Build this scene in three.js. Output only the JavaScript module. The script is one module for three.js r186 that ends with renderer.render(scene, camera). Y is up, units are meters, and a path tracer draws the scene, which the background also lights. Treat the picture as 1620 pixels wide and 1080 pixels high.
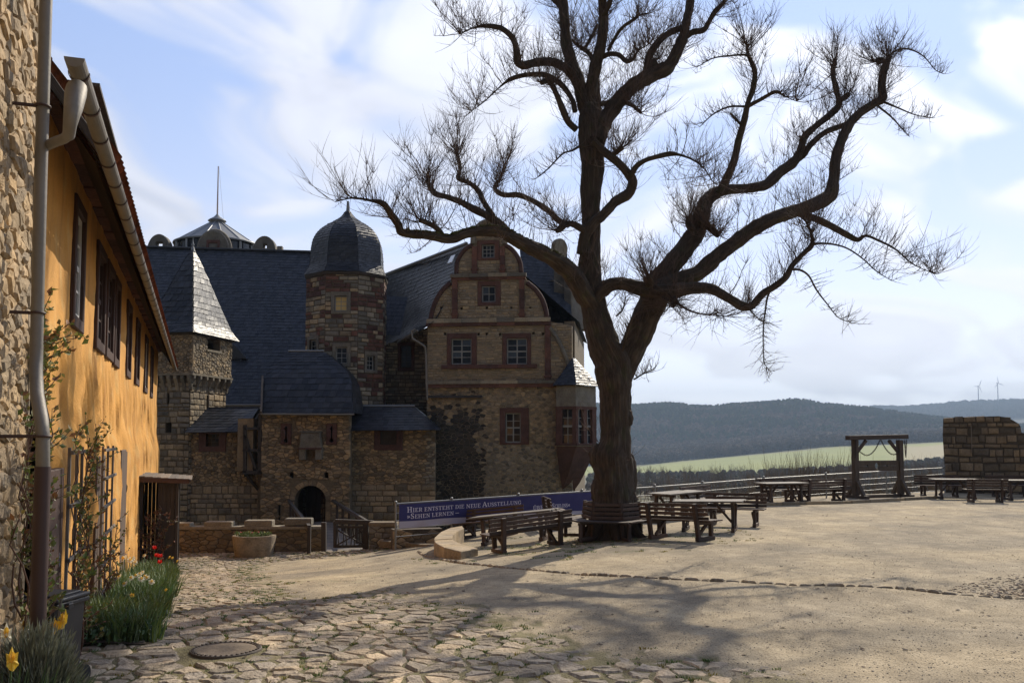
import * as THREE from 'three';
import { mergeGeometries } from 'three/addons/utils/BufferGeometryUtils.js';
import { RoundedBoxGeometry } from 'three/addons/geometries/RoundedBoxGeometry.js';
import { createNoise2D, createNoise3D } from 'simplex-noise';

// ---------- camera, sky, sun, exposure ----------
const F = 1450, PITCH = 3.6 * Math.PI / 180, PPY = 695 - F * Math.tan(PITCH), EYE = 2.2; // PPY: where the optical axis meets the picture
//          // focal length in photograph pixels (1620 wide)
const scene = new THREE.Scene();
const camera = new THREE.PerspectiveCamera(2 * Math.atan(540 / F) * 180 / Math.PI, 1.5, 0.1, 20000);
camera.position.set(0, EYE, 0);
camera.rotation.set(PITCH, 0, 0);
camera.setViewOffset(1620, 1080, 0, 540 - PPY, 1620, 1080);
scene.add(camera);
const renderer = new THREE.WebGLRenderer({ antialias: true });
renderer.toneMapping = THREE.LinearToneMapping;
renderer.toneMappingExposure = 1.1;
renderer.shadowMap.enabled = true;

const SUN_AZ = 29 * Math.PI / 180, SUN_EL = 36.5 * Math.PI / 180;  // to the right of the view axis, in front of the camera
const SUN = new THREE.Vector3(Math.sin(SUN_AZ) * Math.cos(SUN_EL), Math.sin(SUN_EL), -Math.cos(SUN_AZ) * Math.cos(SUN_EL));
const sun = new THREE.DirectionalLight(new THREE.Color().setRGB(1, 0.9, 0.74), 5.0);
sun.position.copy(SUN).multiplyScalar(80).add(new THREE.Vector3(0, 0, -20));
sun.target.position.set(0, 0, -20);
sun.castShadow = true; sun.shadow.radius = 1;
sun.shadow.mapSize.set(4096, 4096);
Object.assign(sun.shadow.camera, { left: -45, right: 45, top: 45, bottom: -45, near: 1, far: 220 });
scene.add(sun, sun.target);

function mulberry(a) { return () => { a = (a + 0x6d2b79f5) | 0; let t = Math.imul(a ^ (a >>> 15), 1 | a); t = (t + Math.imul(t ^ (t >>> 7), 61 | t)) ^ t; return ((t ^ (t >>> 14)) >>> 0) / 4294967296; }; }
const rnd = mulberry(7);
const rr = (a, b) => a + (b - a) * rnd();
const n2 = createNoise2D(mulberry(11)), n3 = createNoise3D(mulberry(12));
const clamp = (x, a = 0, b = 1) => Math.min(b, Math.max(a, x));
const lerp = (a, b, t) => a + (b - a) * t;
const sstep = (a, b, x) => { const t = clamp((x - a) / (b - a)); return t * t * (3 - 2 * t); };
function fbm2(x, y, o = 5) { let s = 0, a = 0.5; for (let i = 0; i < o; i++) { s += a * n2(x, y); x = x * 2.03 + 17.1; y = y * 2.03 - 9.2; a *= 0.5; } return s; }
function fbm3(x, y, z, o = 5) { let s = 0, a = 0.5; for (let i = 0; i < o; i++) { s += a * n3(x, y, z); x = x * 2.03 + 7.1; y = y * 2.03 - 3.2; z = z * 2.03 + 1.7; a *= 0.5; } return s; }

{ // spring sky: clear blue with torn thin cloud sheets, brightest round the sun
  const W = 2048, H = 1024, data = new Float32Array(W * H * 4), d = new THREE.Vector3();
  for (let j = 0; j < H; j++) for (let i = 0; i < W; i++) {
    const el = (j + 0.5) / H * Math.PI - Math.PI / 2, az = ((i + 0.5) / W - 0.5) * 2 * Math.PI;   // three: u=0.5 looks down +x
    d.set(Math.cos(el) * Math.cos(az), Math.sin(el), Math.cos(el) * Math.sin(az));
    const up = Math.max(d.y, 0), cg = clamp(d.dot(SUN), -1, 1), g = Math.acos(cg);
    const hz = Math.exp(-up * 6.4);
    const zen = sstep(0.45, 0.95, up); let r = lerp(lerp(0.245, 0.075, zen), 2.15, hz), gg = lerp(lerp(0.435, 0.16, zen), 2.16, hz), b = lerp(lerp(0.90, 0.42, zen), 2.16, hz);
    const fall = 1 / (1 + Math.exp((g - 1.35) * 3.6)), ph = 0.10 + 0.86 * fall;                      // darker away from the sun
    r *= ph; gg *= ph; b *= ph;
    const q = 1 / (up + 0.22), cx = d.x * q, cz = d.z * q;
    const wx = fbm2(cx * 0.5 + 3, cz * 0.5, 3) * 1.1, wz = fbm2(cx * 0.5, cz * 0.5 + 9, 3) * 1.1;
    const ax = cx * 0.92 - cz * 0.38, az2 = cx * 0.38 + cz * 0.92;                               // streaks drawn out along one wind
    let c = fbm2(ax * 0.55 + wx + 1.7, az2 * 1.25 + wz + 4.3, 6);
    const fine = fbm2(ax * 1.6 + wx * 2, az2 * 3.2 + wz * 2, 6);
    c = sstep(-0.30, 0.36, c + fine * 0.42 + 0.02);
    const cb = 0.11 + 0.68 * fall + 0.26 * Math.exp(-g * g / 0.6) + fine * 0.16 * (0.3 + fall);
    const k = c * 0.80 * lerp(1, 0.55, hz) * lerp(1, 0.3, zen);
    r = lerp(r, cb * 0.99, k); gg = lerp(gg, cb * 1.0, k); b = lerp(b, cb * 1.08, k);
    const aur = 0.26 * Math.exp(-g / 0.25) + 0.20 * Math.exp(-g / 0.75);
    r += aur; gg += aur * 0.98; b += aur * 0.93;
    if (d.y < 0) { const t = sstep(0, -0.15, d.y); r = lerp(r, 0.16, t); gg = lerp(gg, 0.15, t); b = lerp(b, 0.13, t); }
    const o = (j * W + i) * 4; data[o] = r; data[o + 1] = gg; data[o + 2] = b; data[o + 3] = 1;
  }
  const t = new THREE.DataTexture(data, W, H, THREE.RGBAFormat, THREE.FloatType);
  t.mapping = THREE.EquirectangularReflectionMapping; t.magFilter = THREE.LinearFilter; t.minFilter = THREE.LinearFilter; t.needsUpdate = true;
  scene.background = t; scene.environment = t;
}
scene.fog = new THREE.FogExp2(new THREE.Color().setRGB(0.60, 0.78, 1.0), 0.00017);

// ---------- pixel <-> place helpers (used to read positions off the photograph) ----------
const V = (x, y, z) => new THREE.Vector3(x, y, z);
const cP = Math.cos(PITCH), sP = Math.sin(PITCH);
function ray(px, py) { const dx = (px - 810) / F, dy = (PPY - py) / F; const y = dy * cP + sP, z = cP - dy * sP; return V(dx / z, y / z, -1); } // per metre of depth
function P(px, py, d) { const r = ray(px, py); return V(r.x * d, EYE + r.y * d, -d); }

// ---------- terrain ----------
const EDGE = [[-60, 30.5], [-11, 30.2], [-3.3, 27.2], [17.8, 39.2], [70, 62]];           // far rim of the courtyard: x, depth
function edgeDepth(x) { for (let i = 1; i < EDGE.length; i++) if (x <= EDGE[i][0] || i === EDGE.length - 1) { const [a, b] = [EDGE[i - 1], EDGE[i]]; return lerp(a[1], b[1], clamp((x - a[0]) / (b[0] - a[0]))); } }
function yardH(x, d) {
  const s = sstep(8, 28, d) * sstep(5.5, -8, x);
  let y = -1.3 * s + 0.028 * n2(x * 0.35, d * 0.35) * sstep(22, 12, d) + 0.010 * n2(x * 1.3 + 5, d * 1.3) * sstep(24, 12, d);
  y -= 0.62 * sstep(28, 38, d) * sstep(9, 3, x) * sstep(-4, 0, x);
  return y;
}
const crest1 = [[600, 655], [800, 652], [1005, 652], [1060, 650], [1130, 653], [1200, 648], [1260, 644], [1300, 650], [1340, 655], [1400, 661], [1450, 667], [1500, 674], [1620, 684], [2100, 690]];
const crest2 = [[600, 664], [1300, 660], [1340, 654], [1380, 648], [1450, 647], [1500, 643], [1540, 640], [1620, 637], [2100, 632]];
const fieldTop = [[600, 735], [1000, 738], [1130, 725], [1300, 708], [1490, 699], [2100, 690]];
const fieldLow = [[600, 752], [1000, 750], [1200, 747], [1340, 740], [1490, 727], [2100, 715]];
const tab = (t, x) => { for (let i = 1; i < t.length; i++) if (x <= t[i][0] || i === t.length - 1) return lerp(t[i - 1][1], t[i][1], clamp((x - t[i - 1][0]) / (t[i][0] - t[i - 1][0]))); };
function farH(x, z) { // z = depth, anywhere beyond the rim
  const r = Math.hypot(x, z), az = clamp(Math.atan2(x, z), -0.85, 0.85), d = r * Math.cos(az), px = clamp(810 + F * Math.tan(az), 600, 2100);
  const at = (py, dd) => EYE + (695 - py) / F * dd;
  const low = tab(fieldLow, px), top = tab(fieldTop, px), c1 = tab(crest1, px), c2 = tab(crest2, px);
  const K = [[60, -9], [150, -24], [400, at(783, 400)], [700, at(low + 14, 700)], [1000, at(low, 1000)], [1600, at(top, 1600)], [2000, at(lerp(top, c1, 0.22), 2000)], [2650, at(c1, 2650)], [3000, at(c1 + 14, 3000)], [3900, at(lerp(700, c2, 0.4), 3900)], [5400, at(c2, 5400)], [6300, 60], [9000, -60]];
  if (d <= K[0][0]) return K[0][1];
  for (let i = 1; i < K.length; i++) if (d <= K[i][0]) { const t = (d - K[i - 1][0]) / (K[i][0] - K[i - 1][0]); return lerp(K[i - 1][1], K[i][1], i === 7 || i === 11 ? Math.sin(t * Math.PI / 2) : i === 8 ? t * t : t) + (d > 500 ? 4 * n2(x / 260, z / 260) * sstep(1900, 2300, d) : 0); }
  return K[K.length - 1][1];
}
function groundH(x, z) { // z = depth
  if (z < 2) return yardH(x, 2);
  const e = z - edgeDepth(x);
  const y = yardH(x, Math.min(z, edgeDepth(x)));
  if (e <= 0) return yardH(x, z);
  const drop = Math.min(e * 0.75, 4.6 + Math.max(0, e - 22) * 0.18);
  const t = sstep(45, 110, Math.hypot(x, z));
  return lerp(y - drop, farH(x, z), t);
}
function G(px, py) { // ground point under a photograph pixel
  const r = ray(px, py); let d = 5;
  for (let k = 0; k < 400; k++) { const y = EYE + r.y * d; const gap = y - groundH(r.x * d, d); if (gap < 0.001) break; d += Math.max(0.002, gap / (-r.y + 0.12) * 0.35); if (d > 60) break; }
  return V(r.x * d, EYE + r.y * d, -d);
}

// ---------- textures ----------
function hash(ix, iy, s) { let h = Math.imul(ix, 374761393) ^ Math.imul(iy, 668265263) ^ Math.imul(s, 1274126177); h = Math.imul(h ^ (h >>> 13), 1274126177); return ((h ^ (h >>> 16)) >>> 0) / 4294967296; }
function pn(x, y, p, s) { // periodic value noise, 0..1
  const x0 = Math.floor(x), y0 = Math.floor(y), fx = x - x0, fy = y - y0, u = fx * fx * (3 - 2 * fx), v = fy * fy * (3 - 2 * fy), m = (a) => ((a % p) + p) % p;
  return lerp(lerp(hash(m(x0), m(y0), s), hash(m(x0 + 1), m(y0), s), u), lerp(hash(m(x0), m(y0 + 1), s), hash(m(x0 + 1), m(y0 + 1), s), u), v);
}
function pf(u, v, p, o, s, ky = 1) { let a = 0, w = 0.5, t = 0; for (let i = 0; i < o; i++) { a += w * pn(u * p, v * p * ky, p, s + i); t += w; w *= 0.55; p *= 2; } return a / t; }
function worley(u, v, p, s) { let b = 9, b2 = 9, id = 0; const x = u * p, y = v * p, x0 = Math.floor(x), y0 = Math.floor(y), m = (a) => ((a % p) + p) % p; for (let j = -1; j < 2; j++) for (let i = -1; i < 2; i++) { const cx = x0 + i, cy = y0 + j, hx = hash(m(cx), m(cy), s), hy = hash(m(cx), m(cy), s + 50); const dd = Math.hypot(cx + hx - x, cy + hy - y); if (dd < b) { b2 = b; b = dd; id = hash(m(cx), m(cy), s + 99); } else if (dd < b2) b2 = dd; } return [b, b2 - b, id]; }
const lin2s = (c) => { c = clamp(c); return Math.round(255 * (c <= 0.0031308 ? c * 12.92 : 1.055 * Math.pow(c, 1 / 2.4) - 0.055)); };
function tex(size, metres, fn, isColor) { // fn(u, v) -> linear rgb or a height; tiles over `metres`
  const d = new Uint8Array(size * size * 4);
  for (let j = 0; j < size; j++) for (let i = 0; i < size; i++) { const c = fn((i + 0.5) / size, (j + 0.5) / size), o = (j * size + i) * 4; if (isColor) { d[o] = lin2s(c[0]); d[o + 1] = lin2s(c[1]); d[o + 2] = lin2s(c[2]); } else d[o] = d[o + 1] = d[o + 2] = Math.round(255 * clamp(c)); d[o + 3] = 255; }
  const t = new THREE.DataTexture(d, size, size); t.wrapS = t.wrapT = THREE.RepeatWrapping; t.magFilter = THREE.LinearFilter; t.minFilter = THREE.LinearMipmapLinearFilter; t.generateMipmaps = true;
  if (isColor) t.colorSpace = THREE.SRGBColorSpace; t.repeat.set(1 / metres, 1 / metres); t.needsUpdate = true; return t;
}
const tint = (t) => { const a = 0.55 + 0.9 * t; return [a * 0.62, a * 0.62, a * 0.62]; };

const T = {};
T.stoneC = tex(512, 1.6, (u, v) => { const f = pf(u, v, 6, 6, 3), g = pf(u, v, 40, 3, 31), h = pf(u, v, 3, 3, 77); const a = 0.42 + 0.62 * f + 0.45 * (g - 0.5); return [a * (0.80 + 0.14 * h), a * (0.78 + 0.06 * h), a * (0.80 - 0.12 * h)]; }, true);
T.stoneB = tex(512, 1.6, (u, v) => 0.55 * pf(u, v, 10, 6, 5) + 0.45 * pf(u, v, 60, 3, 6));
T.plasterC = tex(512, 2.4, (u, v) => { const a = 0.66 + 0.42 * pf(u, v, 4, 6, 14) + 0.12 * (pf(u, v, 90, 2, 15) - 0.5), s = pf(u, v, 5, 4, 19); return [a * 0.9, a * (0.86 + 0.05 * s), a * (0.72 + 0.25 * s)]; }, true);
T.plasterB = tex(512, 2.4, (u, v) => 0.5 * pf(u, v, 16, 4, 24) + 0.5 * pf(u, v, 110, 2, 25));
T.woodC = tex(512, 1.2, (u, v) => { const w = pf(u, v * 0.08, 24, 4, 41), k = pf(u, v, 5, 4, 43), g = pn(u * 128, v * 8, 128, 44); const a = 0.45 + 0.5 * w + 0.3 * (g - 0.5) + 0.35 * (k - 0.5); return [a, a * 0.95, a * 0.9]; }, true);
T.woodB = tex(512, 1.2, (u, v) => 0.6 * pf(u, v * 0.08, 32, 4, 41) + 0.4 * pn(u * 128, v * 8, 128, 44));
T.slateC = tex(512, 1.5, (u, v) => { const a = 0.5 + 0.7 * pf(u, v, 7, 5, 51), l = sstep(0.66, 0.8, pf(u, v, 14, 4, 57)); return [a + l * 0.5, a + l * 0.5, a + l * 0.35]; }, true);
T.slateB = tex(512, 1.5, (u, v) => 0.6 * pf(u, v, 20, 4, 52) + 0.4 * pf(u, v, 70, 3, 53));
T.barkC = tex(512, 1.4, (u, v) => { const r = Math.abs(pf(u, v * 0.16, 22, 4, 61) - 0.5) * 2, k = pf(u, v, 5, 5, 63); const a = 0.35 + 0.75 * r + 0.5 * (k - 0.5), m = sstep(0.55, 0.75, pf(u, v, 4, 5, 65)); return [a * lerp(1, 0.85, m), a * lerp(0.92, 0.95, m), a * lerp(0.82, 0.6, m)]; }, true);
T.barkB = tex(512, 1.4, (u, v) => clamp(1.6 * Math.abs(pf(u, v * 0.16, 22, 4, 61) - 0.5) + 0.3 * pf(u, v, 40, 3, 66)));
T.gravelC = tex(2048, 6, (u, v) => {
  const big = pf(u, v, 5, 5, 71), mid = pf(u, v, 36, 4, 72), w = worley(u, v, 190, 73), fine = pn(u * 900, v * 900, 900, 74);
  let a = 0.76 + 0.34 * (big - 0.5) + 0.46 * (mid - 0.5) + 0.55 * (fine - 0.5);
  const keep = sstep(0.46, 0.62, pf(u, v, 9, 4, 78) + 0.16 * (w[2] - 0.5));
  if (w[0] < 0.34 && w[2] > 0.42) a *= lerp(1, 0.55 + 0.9 * ((w[2] * 7.3) % 1), 0.35 + 0.65 * keep);
  return [a, a * (0.95 + 0.03 * mid), a * (0.86 + 0.08 * mid)];
}, true);
T.gravelB = tex(2048, 6, (u, v) => { const w = worley(u, v, 190, 73), fine = pf(u, v, 300, 2, 75); return clamp(0.35 * pf(u, v, 30, 4, 72) + 0.3 * fine + (w[2] > 0.42 ? 0.45 * sstep(0.4, 0.1, w[0]) : 0)); });

function mat(r, g, b, o = {}) { const m = new THREE.MeshStandardMaterial({ roughness: 0.9, metalness: 0, ...o }); m.color.setRGB(r, g, b); return m; }
const stoneMat = (r, g, b, k = 1) => mat(r * k, g * k, b * k, { map: T.stoneC, bumpMap: T.stoneB, bumpScale: 0.02, roughness: 0.93 });
const woodMat = (r, g, b, k = 1) => mat(r * k, g * k, b * k, { map: T.woodC, bumpMap: T.woodB, bumpScale: 0.006, roughness: 0.75 });
const slateMat = (r, g, b, k = 1, rough = 0.43, spec = 0.7) => { const m = new THREE.MeshPhysicalMaterial({ map: T.slateC, bumpMap: T.slateB, bumpScale: 0.006, roughness: rough, specularIntensity: spec }); m.color.setRGB(r * k, g * k, b * k); return m; };
const tones = (make, r, g, b, n = 5, spread = 0.35) => Array.from({ length: n }, (_, i) => { const k = 1 + spread * (i / (n - 1) * 2 - 1), w = ((i * 37) % n) / n - 0.5; return make(r * (1 + 0.10 * w), g, b * (1 - 0.18 * w), k); });
const pane = (r, g, b, spec) => { const m = new THREE.MeshPhysicalMaterial({ roughness: 0.06, specularIntensity: spec }); m.color.setRGB(r, g, b); return m; };
const M = {
  tan: tones(stoneMat, 0.38, 0.31, 0.215, 6, 0.36), warm: tones(stoneMat, 0.385, 0.295, 0.185, 6, 0.40), grey: tones(stoneMat, 0.31, 0.285, 0.235, 6, 0.38), red: tones(stoneMat, 0.165, 0.082, 0.066, 4, 0.3), pale: tones(stoneMat, 0.46, 0.385, 0.275, 6, 0.3),
  mortar: stoneMat(0.20, 0.165, 0.115), mortarDark: stoneMat(0.12, 0.10, 0.075), mortarPale: stoneMat(0.38, 0.32, 0.23),
  wood: tones(woodMat, 0.092, 0.058, 0.041, 5, 0.35), timber: woodMat(0.055, 0.042, 0.034), greyWood: tones(woodMat, 0.22, 0.19, 0.16, 4, 0.2), brownWood: woodMat(0.075, 0.035, 0.024),
  slate: tones(slateMat, 0.036, 0.039, 0.048, 5, 0.35),
  bark: mat(0.105, 0.082, 0.062, { map: T.barkC, bumpMap: T.barkB, bumpScale: 0.03, roughness: 0.95 }),
  twig: mat(0.085, 0.052, 0.036, { roughness: 0.8 }), 
  zinc: mat(0.23, 0.215, 0.20, { metalness: 0.35, roughness: 0.62, map: T.plasterC, bumpMap: T.plasterB, bumpScale: 0.002 }), castIron: mat(0.04, 0.018, 0.014, { roughness: 0.6 }),
  steel: mat(0.30, 0.31, 0.32, { metalness: 0.6, roughness: 0.5 }), lead: mat(0.20, 0.21, 0.22, { metalness: 0.3, roughness: 0.55 }),
  glass: pane(0.012, 0.015, 0.02, 0.3), glassSky: pane(0.022, 0.028, 0.036, 0.8), whitePaint: mat(0.62, 0.60, 0.56, { roughness: 0.6, bumpMap: T.woodB, bumpScale: 0.002 }), bars: mat(0.24, 0.24, 0.23, { roughness: 0.6 }),
  curtain: mat(0.55, 0.40, 0.16, { roughness: 1 }),
};

// ---------- building helpers ----------
const taken = new Map();
function numbered(name) { const k = taken.get(name) ?? 0; taken.set(name, k + 1); return k ? `${name}_${String(k).padStart(3, '0')}` : name; }
function thing(name, label, category, pos = [0, 0, 0], turn = 0, group) {
  const o = new THREE.Group(); o.name = numbered(name); o.position.set(...(pos.isVector3 ? pos.toArray() : pos)); o.rotation.y = turn; o.userData = { label, category }; if (group) o.userData.group = group;
  scene.add(o); o.updateMatrixWorld(true); return o;
}
function structure(name, obj) { obj.name = name; obj.userData.kind = 'structure'; scene.add(obj); return obj; }
function part(name, geo, m, parent) { const o = new THREE.Mesh(geo, m); o.name = name; o.castShadow = o.receiveShadow = true; parent.add(o); return o; }
function stuffPart(name, geo, m, parent) { const o = part(name, geo, m, parent); o.userData.kind = 'stuff'; return o; }
function relabel(o, label) { o.userData = { ...o.userData, label }; return o; }
function copy(o, label, pos, turn) { const c = o.clone(true); c.name = numbered(o.name.replace(/_\d+$/, '')); c.userData = { ...o.userData, label }; if (pos) c.position.copy(pos); if (turn !== undefined) c.rotation.y = turn; scene.add(c); return c; }
function boxUV(g) { // uv in metres from the dominant axis of each face
  g = g.index ? g.toNonIndexed() : g; if (!g.attributes.normal) g.computeVertexNormals();
  const p = g.attributes.position, uv = new Float32Array(p.count * 2), a = V(), b = V(), c = V(), n = V();
  for (let i = 0; i < p.count; i += 3) {
    a.fromBufferAttribute(p, i); b.fromBufferAttribute(p, i + 1); c.fromBufferAttribute(p, i + 2); n.copy(b).sub(a).cross(c.sub(a));
    const ax = Math.abs(n.x), ay = Math.abs(n.y), az = Math.abs(n.z);
    for (let k = 0; k < 3; k++) { const x = p.getX(i + k), y = p.getY(i + k), z = p.getZ(i + k), o = (i + k) * 2; if (az >= ax && az >= ay) { uv[o] = x; uv[o + 1] = y; } else if (ax >= ay) { uv[o] = z; uv[o + 1] = y; } else { uv[o] = x; uv[o + 1] = z; } }
  }
  g.setAttribute('uv', new THREE.BufferAttribute(uv, 2)); return g;
}
const flat = (g) => { g = g.index ? g.toNonIndexed() : g; g.computeVertexNormals(); return g; };
function box(x0, x1, y0, y1, z0, z1) { const g = new THREE.BoxGeometry(Math.abs(x1 - x0), Math.abs(y1 - y0), Math.abs(z1 - z0)); g.translate((x0 + x1) / 2, (y0 + y1) / 2, (z0 + z1) / 2); return boxUV(g); }
function rbox(w, h, d, r = 0.01, s = 1) { return boxUV(new RoundedBoxGeometry(w, h, d, s, Math.min(r, w / 2.1, h / 2.1, d / 2.1))); }
// a beam with a rectangular section from a to b: w across, h along "up"
function beam(a, b, w, h, r = 0.006, up = V(0, 1, 0)) {
  const L = a.distanceTo(b), dir = b.clone().sub(a).normalize(); let side = dir.clone().cross(up); if (side.lengthSq() < 1e-6) side = V(1, 0, 0); side.normalize(); const u2 = side.clone().cross(dir).normalize();
  const g = new RoundedBoxGeometry(w, L, h, 1, Math.min(r, w / 2.1, h / 2.1)); const gg = boxUV(g); const uv = gg.attributes.uv; // grain runs along v
  gg.applyMatrix4(new THREE.Matrix4().makeBasis(side, dir, u2)); gg.translate((a.x + b.x) / 2, (a.y + b.y) / 2, (a.z + b.z) / 2);
  const o = rnd() * 3; for (let i = 0; i < uv.count; i++) uv.setXY(i, uv.getX(i) + o, uv.getY(i) + o * 1.7); return gg;
}
function shape2(pts, holes = []) { const s = new THREE.Shape(pts.map(([x, y]) => new THREE.Vector2(x, y))); for (const h of holes) s.holes.push(new THREE.Path(h.map(([x, y]) => new THREE.Vector2(x, y)))); return s; }
function slab(pts, z0, z1, holes = [], bevel = 0) { const g = new THREE.ExtrudeGeometry(shape2(pts, holes), { depth: z1 - z0 - 2 * bevel, bevelEnabled: bevel > 0, bevelSize: bevel, bevelThickness: bevel, bevelSegments: 1, bevelOffset: -bevel, curveSegments: 8 }); g.translate(0, 0, z0 + bevel); return boxUV(g); }
const merge = (list) => { list = list.filter(Boolean).map((g) => { g = g.index ? g.toNonIndexed() : g; for (const k of Object.keys(g.attributes)) if (!['position', 'normal', 'uv', 'color'].includes(k)) g.deleteAttribute(k); return g; }); return mergeGeometries(list, false); };
function paint(g, r, gg, b) { const n = g.attributes.position.count, c = new Float32Array(n * 3); for (let i = 0; i < n; i++) { c[i * 3] = r; c[i * 3 + 1] = gg; c[i * 3 + 2] = b; } g.setAttribute('color', new THREE.BufferAttribute(c, 3)); return g; }
// tube along points with a radius at each, optional wobble(point, angle) -> factor
function tube(pts, radii, seg = 8, capped = true, wob = null) {
  const n = pts.length, pos = [], nor = [], uv = [], idx = []; let t = V(), prev = null, len = 0, N = V(), B = V();
  for (let i = 0; i < n; i++) {
    t = pts[Math.min(i + 1, n - 1)].clone().sub(pts[Math.max(i - 1, 0)]).normalize();
    if (!prev) { N = Math.abs(t.y) < 0.9 ? V(0, 1, 0).cross(t).normalize() : V(1, 0, 0).cross(t).normalize(); } else { N.sub(t.clone().multiplyScalar(N.dot(t))).normalize(); }
    prev = t; B = t.clone().cross(N); if (i) len += pts[i].distanceTo(pts[i - 1]);
    for (let k = 0; k <= seg; k++) { const a = k / seg * Math.PI * 2, kk = k === seg ? 0 : k / seg * Math.PI * 2, c = Math.cos(a), s = Math.sin(a); const d = N.clone().multiplyScalar(c).addScaledVector(B, s); const r = radii[i] * (wob ? wob(pts[i], kk, i, d) : 1); pos.push(pts[i].x + d.x * r, pts[i].y + d.y * r, pts[i].z + d.z * r); nor.push(d.x, d.y, d.z); uv.push(k / seg * 2 * Math.PI * Math.max(radii[0], 0.02), len); }
    if (i) for (let k = 0; k < seg; k++) { const a = (i - 1) * (seg + 1) + k, b = a + seg + 1; idx.push(a, a + 1, b, a + 1, b + 1, b); }
  }
  if (capped) for (const [i, flip] of [[0, true], [n - 1, false]]) { const c = pos.length / 3, base = i * (seg + 1); const tt = i ? prev : pts[1].clone().sub(pts[0]).normalize().negate(); pos.push(pts[i].x, pts[i].y, pts[i].z); nor.push(tt.x, tt.y, tt.z); uv.push(0, len); for (let k = 0; k < seg; k++) flip ? idx.push(base + k, c, base + k + 1) : idx.push(base + k, base + k + 1, c); }
  const g = new THREE.BufferGeometry(); g.setAttribute('position', new THREE.Float32BufferAttribute(pos, 3)); g.setAttribute('normal', new THREE.Float32BufferAttribute(nor, 3)); g.setAttribute('uv', new THREE.Float32BufferAttribute(uv, 2)); g.setIndex(idx);
  if (wob) g.computeVertexNormals(); return g;
}
const pipe = (pts, r, seg = 10) => tube(pts, pts.map(() => r), seg);
// a wall plane of a thing: local x along the wall, y up, z towards the viewer; mx turns the plane into the thing's own axes
class Wall {
  constructor(root, mx = new THREE.Matrix4()) { this.root = root; this.mx = mx; root.updateMatrixWorld(true); const w = root.matrixWorld.clone().multiply(mx); this.inv = w.clone().invert(); this.dist = -V().setFromMatrixPosition(w).z; }
  at(px, py, z = 0) { const o = V(0, EYE, 0).applyMatrix4(this.inv), q = ray(px, py).add(V(0, EYE, 0)).applyMatrix4(this.inv).sub(o); const t = (z - o.z) / q.z; return [o.x + q.x * t, o.y + q.y * t]; }
  rect(px0, py0, px1, py1, z = 0) { const a = this.at(px0, py0, z), b = this.at(px1, py1, z); return [Math.min(a[0], b[0]), Math.max(a[0], b[0]), Math.min(a[1], b[1]), Math.max(a[1], b[1])]; }
  pts(list, z = 0) { return list.map(([x, y]) => this.at(x, y, z)); }
  put(name, geo, m, parent = this.root) { geo.applyMatrix4(this.mx); return part(name, geo, m, parent); }
}
// ================= the ground: one sheet out to the horizon =================
const gpoly = (list) => list.map(([x, y]) => { const p = G(x, y); return [p.x, -p.z]; });
function inside(poly, x, y) { let c = false; for (let i = 0, j = poly.length - 1; i < poly.length; j = i++) { const [xi, yi] = poly[i], [xj, yj] = poly[j]; if ((yi > y) !== (yj > y) && x < (xj - xi) * (y - yi) / (yj - yi) + xi) c = !c; } return c; }
const PAVED = gpoly([[1330, 1110], [1240, 1078], [1130, 1052], [980, 1036], [900, 1020], [840, 992], [760, 966], [690, 948], [600, 934], [540, 940], [470, 950], [425, 928], [400, 905], [405, 893], [470, 885], [560, 878], [622, 868], [590, 866], [500, 872], [400, 872], [270, 868]]);
PAVED.push([-12.6, 28], [-9.0, 21], [-5.6, 11.5], [-4.6, 8.6], [-3.6, 5.5], [3.4, 5.5], [3.4, 7.9]);
const PATCH = gpoly([[1490, 934], [1560, 914], [1640, 904], [1690, 925], [1640, 947], [1560, 941]]);
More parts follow.
